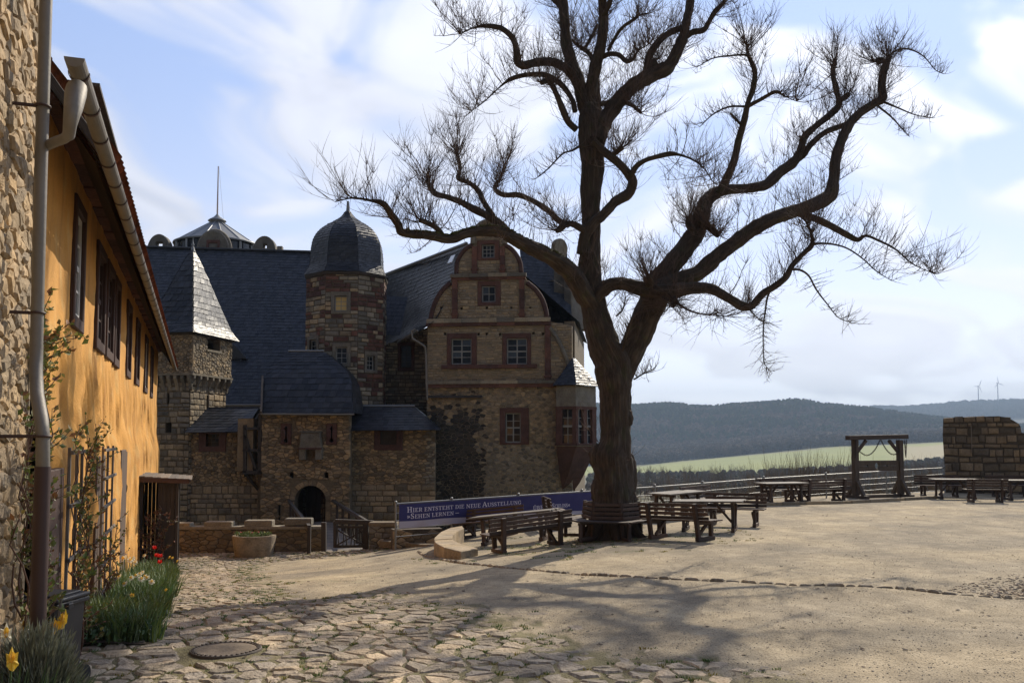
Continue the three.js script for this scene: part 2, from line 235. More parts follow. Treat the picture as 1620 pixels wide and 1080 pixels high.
{
  const angs = [], R = [0.01, 1.5, 3, 4.5];
  for (let a = -180; a < -60; a += 6) angs.push(a); for (let a = -60; a < -38; a += 1) angs.push(a); for (let a = -38; a < 38; a += 0.26) angs.push(a); for (let a = 38; a < 60; a += 1) angs.push(a); for (let a = 60; a <= 180; a += 6) angs.push(a);
  for (let r = 5.5; r < 44; r += 0.17) R.push(r); for (let r = 44; r < 130; r += 2.4) R.push(r); for (let r = 130; r < 6800; r *= 1.045) R.push(r);
  const nA = angs.length, nR = R.length, pos = new Float32Array(nA * nR * 3), col = new Float32Array(nA * nR * 3), uv = new Float32Array(nA * nR * 2), yard = [], far = [];
  for (let i = 0; i < nR; i++) for (let k = 0; k < nA; k++) {
    const a = angs[k] * Math.PI / 180, x = R[i] * Math.sin(a), d = R[i] * Math.cos(a), o = i * nA + k;
    const y = groundH(x, d); pos.set([x, y, -d], o * 3); uv.set([x + 0.4 * n2(x * 0.06, d * 0.06), d + 0.4 * n2(x * 0.06 + 9, d * 0.06)], o * 2);
    let c;
    if (R[i] < 60) {
      const w = fbm2(x * 0.22 + 2, d * 0.22, 4), w2 = fbm2(x * 0.9, d * 0.5 + 30, 4);
      const trk = 0.10 * n2(x * 0.05 + d * 0.11 + 7, d * 0.9 - x * 0.32), k1 = 1 + 0.42 * w + 0.30 * w2 + trk; c = [0.415 * k1, (0.343 - 0.012 * w) * k1, (0.235 - 0.03 * w) * k1];
      const p = fbm2(x * 1.4, d * 1.4 + 50, 4); if (inside(PAVED, x + p * 0.5, d + p * 0.5) ) { const q = 0.5 + 0.5 * fbm2(x * 3, d * 3, 3); c = [lerp(0.13, 0.30, q), lerp(0.125, 0.245, q), lerp(0.045, 0.14, q)]; }
      const gr = sstep(0.14, 0.42, fbm2(x * 0.7 + 90, d * 0.7, 4)) * Math.max(sstep(4.2, 1.2, Math.hypot(x - 1.6, d - 21.5)), 0.5 * sstep(3, 1, Math.hypot(x + 4.2, (d - 17.5) * 1.4))); c = [lerp(c[0], 0.17, gr * 0.7), lerp(c[1], 0.19, gr * 0.7), lerp(c[2], 0.06, gr * 0.7)];
      if (d > edgeDepth(x) + 0.3) c = [0.12, 0.12, 0.06];
    } else {
      const az = Math.atan2(x, d), px = 810 + F * Math.tan(clamp(az, -0.85, 0.85)), n = fbm2(x / 90, d / 90, 4), dd = Math.hypot(x, d) * Math.cos(clamp(az, -0.85, 0.85));
      c = [0.11 + 0.03 * n, 0.10 + 0.03 * n, 0.06];                                             // rough winter scrub
      const f = sstep(940, 985, dd + 50 * n) * sstep(1600, 1560, dd + 10 * n); const st = 0.5 + 0.5 * n2(x / 400, d / 22); c = [lerp(c[0], 0.20 + 0.04 * st, f), lerp(c[1], 0.225 + 0.03 * st, f), lerp(c[2], 0.075, f)];
      const bn = f * sstep(1395, 1450, px) * sstep(1500, 1440, dd + 60 * n); c = [lerp(c[0], 0.30, bn), lerp(c[1], 0.26, bn), lerp(c[2], 0.15, bn)];
      if (dd > 1620) c = [0.075 + 0.02 * n, 0.07 + 0.02 * n, 0.045];
    }
    col.set(c, o * 3);
  }
  for (let i = 0; i < nR - 1; i++) for (let k = 0; k < nA - 1; k++) { const a = i * nA + k, b = a + 1, c = a + nA, e = c + 1; for (const t of [[a, c, b], [b, c, e]]) { const x = (pos[t[0] * 3] + pos[t[1] * 3] + pos[t[2] * 3]) / 3, d = -(pos[t[0] * 3 + 2] + pos[t[1] * 3 + 2] + pos[t[2] * 3 + 2]) / 3; (d - edgeDepth(x) > 0.35 || R[i] > 75 ? far : yard).push(t[0], t[2], t[1]); } }
  const build = (idx, m, name) => { const map = new Map(), p = [], c = [], u = [], id = []; for (const i of idx) { if (!map.has(i)) { map.set(i, map.size); p.push(pos[i * 3], pos[i * 3 + 1], pos[i * 3 + 2]); c.push(col[i * 3], col[i * 3 + 1], col[i * 3 + 2]); u.push(uv[i * 2], uv[i * 2 + 1]); } id.push(map.get(i)); } const g = new THREE.BufferGeometry(); g.setAttribute('position', new THREE.Float32BufferAttribute(p, 3)); g.setAttribute('color', new THREE.Float32BufferAttribute(c, 3)); g.setAttribute('uv', new THREE.Float32BufferAttribute(u, 2)); g.setIndex(id); g.computeVertexNormals(); const o = new THREE.Mesh(g, m); o.castShadow = o.receiveShadow = true; return structure(name, o); };
  build(yard, mat(1, 1, 1, { vertexColors: true, map: T.gravelC, bumpMap: T.gravelB, bumpScale: 0.016, roughness: 0.97 }), 'courtyard_ground');
  build(far, mat(1.15, 1.15, 1.15, { vertexColors: true, roughness: 1 }), 'valley_terrain');
}

// ---------- paving stones ----------
function clipCell(c, others, lim) { // Voronoi cell as polygon
  let poly = [[-lim, -lim], [lim, -lim], [lim, lim], [-lim, lim]];
  for (const q of others) { const dx = q[0] - c[0], dy = q[1] - c[1], m = (dx * dx + dy * dy) / 2; if (m > 4 * lim * lim || m === 0) continue; const out = []; for (let i = 0; i < poly.length; i++) { const a = poly[i], b = poly[(i + 1) % poly.length], fa = a[0] * dx + a[1] * dy - m, fb = b[0] * dx + b[1] * dy - m; if (fa <= 0) out.push(a); if ((fa < 0) !== (fb < 0)) { const t = fa / (fa - fb); out.push([lerp(a[0], b[0], t), lerp(a[1], b[1], t)]); } } poly = out; if (poly.length < 3) return null; }
  return poly;
}
function stoneFrom(poly, gap, h, rough, fine) { // a worn stone with its own edges; poly round its centre
  let pts = []; const n = poly.length;
  for (let i = 0; i < n; i++) { const a = poly[i], b = poly[(i + 1) % n]; const L = Math.hypot(b[0] - a[0], b[1] - a[1]); if (L < 0.02) continue; pts.push(a); if (fine && L > 0.09) { const j = rr(-0.05, 0.03) * L; pts.push([(a[0] + b[0]) / 2 + (b[1] - a[1]) / L * j * -1, (a[1] + b[1]) / 2 + (b[0] - a[0]) / L * j]); } }
  const m = pts.length; if (m < 3) return null;
  const shrink = ([x, y], k) => { const L = Math.hypot(x, y) || 1; const s = Math.max(0.25, (L - k) / L); return [x * s, y * s]; };
  const rings = [[pts.map((p) => shrink(p, gap)), -0.09], [pts.map((p) => shrink(p, gap + 0.002)), h - 0.022], [pts.map((p) => shrink(p, gap + 0.022 + rnd() * 0.012)), h]];
  const pos = [], idx = []; const tx = rr(-rough, rough), ty = rr(-rough, rough);
  for (const [r, y] of rings) for (const p of r) pos.push(p[0], y + p[0] * tx + p[1] * ty + (y === h ? rr(-0.006, 0.006) : 0), -p[1]);
  pos.push(0, h + rr(-0.004, 0.008), 0);
  for (let r = 0; r < 2; r++) for (let i = 0; i < m; i++) { const a = r * m + i, b = r * m + (i + 1) % m; idx.push(a, b, a + m, b, b + m, a + m); }
  for (let i = 0; i < m; i++) idx.push(2 * m + i, 2 * m + (i + 1) % m, 3 * m);
  const g = new THREE.BufferGeometry(); g.setAttribute('position', new THREE.Float32BufferAttribute(pos, 3)); g.setIndex(idx);
  const o = [rnd() * 5, rnd() * 5], uv = []; for (let i = 0; i < pos.length; i += 3) uv.push(pos[i] + o[0], pos[i + 2] + pos[i + 1] + o[1]); g.setAttribute('uv', new THREE.Float32BufferAttribute(uv, 2));
  return flat(g);
}
const paveMats = tones(stoneMat, 0.56, 0.475, 0.36, 6, 0.30);
for (const m of paveMats) m.bumpScale = 0.035;
const paveAll = stoneMat(1, 1, 1); paveAll.bumpScale = 0.035; paveAll.vertexColors = true;
const joints = [];
function pave(name, poly, sizeAt, most, edgeNoise) {
  const xs = poly.map((p) => p[0]), ys = poly.map((p) => p[1]), x0 = Math.min(...xs), x1 = Math.max(...xs), y0 = Math.min(...ys), y1 = Math.max(...ys), pts = [], cells = new Map(), CS = 0.5, key = (x, y) => Math.floor(x / CS) * 1000 + Math.floor(y / CS);
  const near = (x, y, r) => { const out = []; const k = Math.ceil(r / CS); for (let i = -k; i <= k; i++) for (let j = -k; j <= k; j++) { const c = cells.get(key(x + i * CS, y + j * CS)); if (c) out.push(...c); } return out; };
  for (let n = 0; n < 60000; n++) { const x = rr(x0 - 0.4, x1 + 0.4), y = rr(y0 - 0.4, y1 + 0.4), s = sizeAt(x, y) * rr(0.5, 1.7); let ok = true; for (const q of near(x, y, 0.6)) { const dx = (q[0] - x), dy = (q[1] - y) * 1.45; if (dx * dx + dy * dy < s * s * 0.75) { ok = false; break; } } if (!ok) continue; const k = key(x, y); if (!cells.has(k)) cells.set(k, []); const p = [x, y]; cells.get(k).push(p); pts.push(p); }
  const root = structure(name, new THREE.Group()), list = [];
  for (const c of pts) { const e = edgeNoise * fbm2(c[0] * 1.1, c[1] * 1.1, 3); if (!inside(poly, c[0] + e, c[1] + e) || Math.hypot(c[0], c[1]) < 6.5) continue; if (typeof MANHOLE !== 'undefined' && Math.hypot(c[0] - MANHOLE.x, c[1] + MANHOLE.z) < MANHOLE.r + 0.12) continue; const s = sizeAt(c[0], c[1]), cell = clipCell(c, near(c[0], c[1], 1.2), s * 1.1); if (!cell) continue;
    let area = 0; for (let i = 0; i < cell.length; i++) { const a = cell[i], b = cell[(i + 1) % cell.length]; area += (a[0] * b[1] - b[0] * a[1]) / 2; }
    const px = (c[0] / c[1]) * F + 810; list.push({ c, cell, s, see: px > -40 && px < 1660 && c[1] > 7.9 ? Math.abs(area) / c[1] ** 3 : 0 }); }
  list.sort((a, b) => b.see - a.see); const rest = [];
  list.forEach((q, i) => {
    const [x, d] = q.c, out = inside(poly, x + 0.45, d + 0.25) && inside(poly, x - 0.3, d + 0.45) ? 1 : 0; const h = (out ? rr(0.006, 0.022) : rr(-0.004, 0.012));
    const g = stoneFrom(q.cell, lerp(0.008, 0.019, clamp(q.s * 3)) * rr(0.6, 1.5), h, 0.06, i < most); if (!g) return;
    const w = clamp(0.5 + 0.9 * fbm2(x * 0.4, d * 0.4, 2) + rr(-0.3, 0.3), 0, 0.999);
    if (i < most) { const o = part('paving_stone', g, paveMats[Math.floor(w * 6)], root); o.position.set(x, groundH(x, d), -d); }
    else { const k = 0.8 + 0.5 * (w - 0.5); g.translate(x, groundH(x, d), -d); rest.push(paint(g, 0.56 * k, 0.475 * k, 0.36 * k)); }
    if (name === 'cobbled_pavement' && rnd() < 0.7) for (const v of q.cell) if (rnd() < 0.5) joints.push([x + v[0], d + v[1]]);
  });
  if (rest.length) stuffPart('small_paving_stones', merge(rest), paveAll, root);
  return root;
}
const MANHOLE = (() => { const a = G(300, 1031), b = G(414, 1028); return { x: (a.x + b.x) / 2, z: (a.z + b.z) / 2, r: a.distanceTo(b) / 2 }; })();
pave('cobbled_pavement', PAVED, (x, d) => lerp(0.25, 0.125, sstep(9, 16, d + 0.8 * n2(x * 0.3, d * 0.3))), 300, 0.7);
pave('cobbled_patch', PATCH, () => 0.17, 150, 0.15);

{ // edging of stones set on edge
  const line = [[663, 872], [668, 877], [689, 883], [733, 891], [800, 898], [867, 904], [955, 910], [1000, 912], [1100, 917.5], [1200, 922], [1300, 926], [1340, 927], [1440, 932.5], [1515, 940], [1615, 947], [1720, 956]].map(([x, y]) => G(x, y));
  const curve = new THREE.CatmullRomCurve3(line, false, 'centripetal'), root = structure('stone_edging', new THREE.Group()), L = curve.getLength(); curve.arcLengthDivisions = 600;
  for (let s = 0; s < L;) { const w = rr(0.12, 0.26), p = curve.getPointAt(clamp((s + w / 2) / L)), t = curve.getTangentAt(clamp((s + w / 2) / L)); const g = stoneFrom([[-w / 2, -0.055], [w / 2, -0.05], [w / 2, 0.05], [-w / 2, 0.06]], 0.006, rr(0.012, 0.04), 0.06, true); const o = part('edging_stone', g, M.pale[Math.floor(rnd() * 5)], root); o.position.set(p.x, groundH(p.x, -p.z), p.z); o.rotation.y = Math.atan2(-t.z, t.x) + rr(-0.08, 0.08); s += w + 0.012; }
}
{ // pale kerb along the far rim of the gravel
  const a = G(1120, 803.5), b = G(1345, 796), c = G(1480, 788.5), root = structure('rim_kerb', new THREE.Group());
  for (const [p, q] of [[a, b], [b, c]]) { const L = p.distanceTo(q), n = Math.round(L / 0.9); for (let i = 0; i < n; i++) { const m = p.clone().lerp(q, (i + 0.5) / n); const o = part('kerb_stone', rbox(L / n - 0.015, 0.3, 0.2, 0.012), M.pale[Math.floor(rnd() * 5)], root); o.position.set(m.x, groundH(m.x, -m.z) - 0.06 + rr(0, 0.015), m.z); o.rotation.y = Math.atan2(-(q.z - p.z), q.x - p.x); } }
}
{ // manhole cover
  const t = thing('manhole_cover', 'round cast iron manhole cover set in the cobbles', 'manhole cover', [MANHOLE.x, groundH(MANHOLE.x, -MANHOLE.z) + 0.012, MANHOLE.z]); const R = MANHOLE.r;
  const ironM = mat(0.17, 0.135, 0.105, { roughness: 0.7, map: T.stoneC, bumpMap: T.stoneB, bumpScale: 0.006 });
  part('frame', new THREE.LatheGeometry([[R * 0.86, -0.05], [R * 0.86, 0.018], [R * 0.87, 0.022], [R * 0.98, 0.022], [R, 0.014], [R, -0.05]].map((p) => new THREE.Vector2(...p)), 72), ironM, t);
  part('cover_plate', boxUV(new THREE.CylinderGeometry(R * 0.845, R * 0.845, 0.06, 64).translate(0, -0.014, 0)), mat(0.26, 0.215, 0.165, { map: T.stoneC, bumpMap: T.stoneB, bumpScale: 0.01, roughness: 0.9 }), t);
  for (let i = 0; i < 40; i++) { const o = part('rim_stud', rbox(0.022, 0.012, 0.03, 0.003), ironM, t); const a = i / 40 * Math.PI * 2; o.position.set(Math.sin(a) * R * 0.92, 0.026, Math.cos(a) * R * 0.92); o.rotation.y = a; }
}
// ---------- small stuff on the ground ----------
function tuft(n, h, spread, w = 0.008) { const gs = []; for (let i = 0; i < n; i++) { const a = rnd() * 6.28, r = rnd() * spread, l = h * rr(0.5, 1), lean = rr(0.1, 0.7) * l, x = Math.cos(a) * r, z = Math.sin(a) * r, b = rnd() * 6.28, cx = Math.cos(b) * w, cz = Math.sin(b) * w; const g = new THREE.BufferGeometry(); const mx = x + Math.cos(a) * lean * 0.35, mz = z + Math.sin(a) * lean * 0.35, tx = x + Math.cos(a) * lean, tz = z + Math.sin(a) * lean; g.setAttribute('position', new THREE.Float32BufferAttribute([x - cx, 0, z - cz, x + cx, 0, z + cz, mx + cx * 0.7, l * 0.6, mz + cz * 0.7, x - cx, 0, z - cz, mx + cx * 0.7, l * 0.6, mz + cz * 0.7, mx - cx * 0.7, l * 0.6, mz - cz * 0.7, mx - cx * 0.7, l * 0.6, mz - cz * 0.7, mx + cx * 0.7, l * 0.6, mz + cz * 0.7, tx, l, tz], 3)); g.setAttribute('uv', new THREE.Float32BufferAttribute(new Array(18).fill(0), 2)); g.computeVertexNormals(); gs.push(g); } return merge(gs); }
function scatter(name, label, category, geo, m, list, colors) { const o = new THREE.InstancedMesh(geo, m, list.length); o.name = name; o.userData = { label, category, kind: 'stuff' }; const c = new THREE.Color(); list.forEach((q, i) => { o.setMatrixAt(i, q.m); if (colors) { const k = colors(q, i); o.setColorAt(i, c.setRGB(k[0], k[1], k[2])); } }); o.castShadow = o.receiveShadow = true; scene.add(o); return o; }
const leafMat = (r, g, b) => { const m = new THREE.MeshPhysicalMaterial({ roughness: 0.75, transmission: 0.35, thickness: 0, side: THREE.DoubleSide }); m.color.setRGB(r, g, b); return m; };
const mtx = (x, y, z, s = 1, ry = 0, sy = s, rx = 0) => new THREE.Matrix4().compose(V(x, y, z), new THREE.Quaternion().setFromEuler(new THREE.Euler(rx, ry, 0)), V(s, sy, s));
{
  const gm = leafMat(1, 1, 1), list = [];
  for (const [x, d] of joints) if (fbm2(x * 0.9 + 40, d * 0.9, 3) > -0.12 && Math.hypot(x, d) > 7) list.push({ m: mtx(x, groundH(x, d) - 0.004, -d, rr(0.55, 1.35), rnd() * 6) });
  for (let i = 0; i < 900; i++) { const a = rnd() * 6.28, r = Math.pow(rnd(), 0.6) * 3.4, x = 1.7 + Math.cos(a) * r * 1.2, d = 21.6 + Math.sin(a) * r; if (fbm2(x * 0.7 + 90, d * 0.7, 4) > 0.1 || r < 1.1) list.push({ m: mtx(x, groundH(x, d) - 0.004, -d, rr(0.6, 1.5), rnd() * 6) }); }
  scatter('joint_grass', 'short green grass growing in the cobble joints and under the tree', 'grass', tuft(12, 0.03, 0.055, 0.006), gm, list, () => { const k = rr(0.7, 1.3), y = rnd() < 0.3 ? 1 : 0; return [lerp(0.10, 0.26, y) * k, lerp(0.16, 0.21, y) * k, 0.035 * k]; });
  const peb = new THREE.IcosahedronGeometry(1, 0); { const p = peb.attributes.position; for (let i = 0; i < p.count; i++) { const x = p.getX(i), y = p.getY(i), z = p.getZ(i), k = 1 + 0.25 * n3(x * 1.7, y * 1.7, z * 1.7); p.setXYZ(i, x * k, y * k * 0.62, z * k); } peb.computeVertexNormals(); }
  const gl = []; for (let i = 0; gl.length < 34000 && i < 140000; i++) { const d = 8 + 28 * Math.pow(rnd(), 1.4), px = rr(300, 1660), x = (px - 810) / F * d; if (d > edgeDepth(x) - 0.3 || (inside(PAVED, x, d) && rnd() < 0.8)) continue; const pat = fbm2(x * 0.5 + 60, d * 0.8, 4); if (pat < rr(-0.55, 0.25)) continue; const s = 0.0025 + 0.009 * Math.pow(rnd(), 4); gl.push({ m: mtx(x, groundH(x, d) + s * 0.15, -d, s, rnd() * 6) }); }
  scatter('loose_gravel', 'loose gravel and small stones strewn over the courtyard', 'gravel', peb, mat(1, 1, 1, { roughness: 0.95 }), gl, () => { const k = rr(0.45, 1.15); return [0.40 * k, 0.345 * k, 0.27 * k]; });
}
{ // dead leaves and bits of twig blown about the gravel
  const lg = new THREE.BufferGeometry(); lg.setAttribute('position', new THREE.Float32BufferAttribute([-0.02, 0, 0, 0.02, 0.006, 0.012, 0, 0.012, -0.03, -0.02, 0, 0, 0, 0.004, 0.03, 0.02, 0.006, 0.012], 3)); lg.setAttribute('uv', new THREE.Float32BufferAttribute(new Array(12).fill(0), 2)); lg.computeVertexNormals();
  const list = []; for (let i = 0; i < 420; i++) { const d = 8.5 + 24 * Math.pow(rnd(), 1.3), x = (rr(380, 1650) - 810) / F * d; if (d > edgeDepth(x) - 0.5) continue; list.push({ m: mtx(x, groundH(x, d) + 0.004, -d, rr(0.5, 1.5), rnd() * 6) }); }
  scatter('leaf_litter', 'dead leaves and bark crumbs scattered over the gravel', 'leaves', lg, mat(1, 1, 1, { side: THREE.DoubleSide }), list, () => { const k = rr(0.5, 1.4); return [0.09 * k, 0.06 * k, 0.038 * k]; });
}
// ================= the old linden =================
const TREE_BASE = G(968, 851), TZ = -TREE_BASE.z;
const linden = thing('linden_tree', 'huge bare old linden tree with knobbly pollarded limbs and a bench round its trunk', 'tree', TREE_BASE);
const tloc = (px, py, dz) => P(px, py, TZ + dz).sub(TREE_BASE);
const limbs = [];   // for the sprouts: sampled points with radius
// pts: [px, py, width px]; depth runs from d0 to d1 metres behind (+) or before (-) the trunk
function sampleLimb(pts, d0, d1, step) {
  const n = pts.length, acc = [0]; for (let i = 1; i < n; i++) acc.push(acc[i - 1] + Math.hypot(pts[i][0] - pts[i - 1][0], pts[i][1] - pts[i - 1][1]));
  const v = pts.map(([x, y], i) => tloc(x, y, lerp(d0, d1, acc[i] / acc[n - 1]))), curve = new THREE.CatmullRomCurve3(v, false, 'centripetal', 0.5), out = [], rad = [];
  const S = Math.max(3, Math.round(acc[n - 1] / step));
  for (let s = 0; s <= S; s++) { const u = s / S * (n - 1), i = Math.min(n - 2, Math.floor(u)), f = u - i; out.push(curve.getPoint(s / S)); const dz = lerp(d0, d1, lerp(acc[i], acc[i + 1], f) / acc[n - 1]); rad.push(0.93 * lerp(pts[i][2], pts[i + 1][2], f) / 2 * (TZ + dz) / F); }
  return [out, rad];
}
function limb(name, pts, d0, d1, o = {}) {
  const big = Math.max(...pts.map((p) => p[2])), seg = big > 40 ? 72 : big > 14 ? 28 : big > 6 ? 14 : 7, step = big > 40 ? 3 : big > 14 ? 4 : 5;
  const [v, r] = sampleLimb(pts, d0, d1, step), k = rnd() * 50; if (name === 'trunk') for (let i = 0; i < r.length; i++) r[i] *= 0.94;
  const wob = big > 5 ? (p, a, i) => { const c = Math.cos(a), s = Math.sin(a), R = r[i]; let f = 1 + 0.13 * fbm3(p.x * 1.3 + c * 0.9 + k, p.y * 1.3, p.z * 1.3 + s * 0.9, 3); if (big > 40) { const spiral = a + p.y * 0.10; f += 0.055 * (Math.abs(fbm3(Math.cos(spiral) * 7 + k, p.y * 0.55, Math.sin(spiral) * 7, 4)) * 2 - 0.5) + 0.11 * fbm3(c * 1.2, p.y * 0.9 + 3, s * 1.2, 3); } else f += 0.16 * Math.max(0, n3(p.x * 2.1 + k, p.y * 2.1, p.z * 2.1)) + 0.07 * n3(p.x * 7 + c, p.y * 7, p.z * 7 + s) + 0.12 * (Math.abs(fbm3(c * 3.2 + k, p.x * 0.9 + p.y * 1.1, s * 3.2, 3)) * 2 - 0.4); return f; } : null;
  const g = tube(v, r, seg, true, wob), m = part(name, g, M.bark, linden);
  if (!o.noSprout) limbs.push({ v, r, sprout: o.sprout ?? 1, up: o.up ?? 1, tip: o.tip ?? 1, w: big });
  return m;
}
// trunk up to the crown
limb('trunk', [[968, 872, 98], [969, 856, 84], [971, 840, 74], [972, 815, 71], [972, 790, 71], [972, 770, 72], [971, 745, 74], [969, 722, 72], [973, 700, 58], [974, 680, 54], [974, 650, 56], [974, 620, 59], [972, 596, 66], [969, 575, 68], [960, 556, 60], [954, 540, 56], [948, 520, 52], [943, 500, 50], [939, 478, 47], [934, 455, 42], [933, 430, 40], [933, 400, 37], [935, 370, 34], [935, 340, 33], [934, 305, 37], [937, 270, 41], [937, 236, 46], [936, 205, 50], [936, 185, 46], [936, 165, 30]], 0, 0, { sprout: 0.35, tip: 0 });
for (const [x, y, w, h, dz] of [[944, 722, 12, 20, -0.05], [998, 752, 10, 34, 0.05], [1000, 792, 9, 15, -0.12], [947, 778, 12, 24, 0.05], [994, 662, 8, 14, -0.1]]) { const s = (TZ + dz) / F, g = new THREE.SphereGeometry(1, 22, 16), p = g.attributes.position; for (let i = 0; i < p.count; i++) { const a = V().fromBufferAttribute(p, i), k = 1 + 0.25 * fbm3(a.x * 2 + x, a.y * 2, a.z * 2, 3); p.setXYZ(i, a.x * w * s * k, a.y * h * s * k, a.z * w * s * k); } g.computeVertexNormals(); const o = part('burl', g, M.bark, linden); o.position.copy(tloc(x, y, dz)); }
for (const [a, w, l] of [[0.4, 0.17, 0.95], [1.5, 0.13, 0.8], [2.6, 0.16, 0.9], [3.6, 0.14, 0.8], [4.7, 0.15, 0.85], [5.6, 0.16, 0.95]]) { const c = Math.cos(a), s = Math.sin(a); part('root', tube([V(c * 0.30, 0.75, s * 0.30), V(c * 0.44, 0.36, s * 0.44), V(c * 0.58, 0.10, s * 0.58), V(c * l, -0.14, s * l)], [w, w * 1.15, w * 0.9, w * 0.4], 12, true), M.bark, linden); }
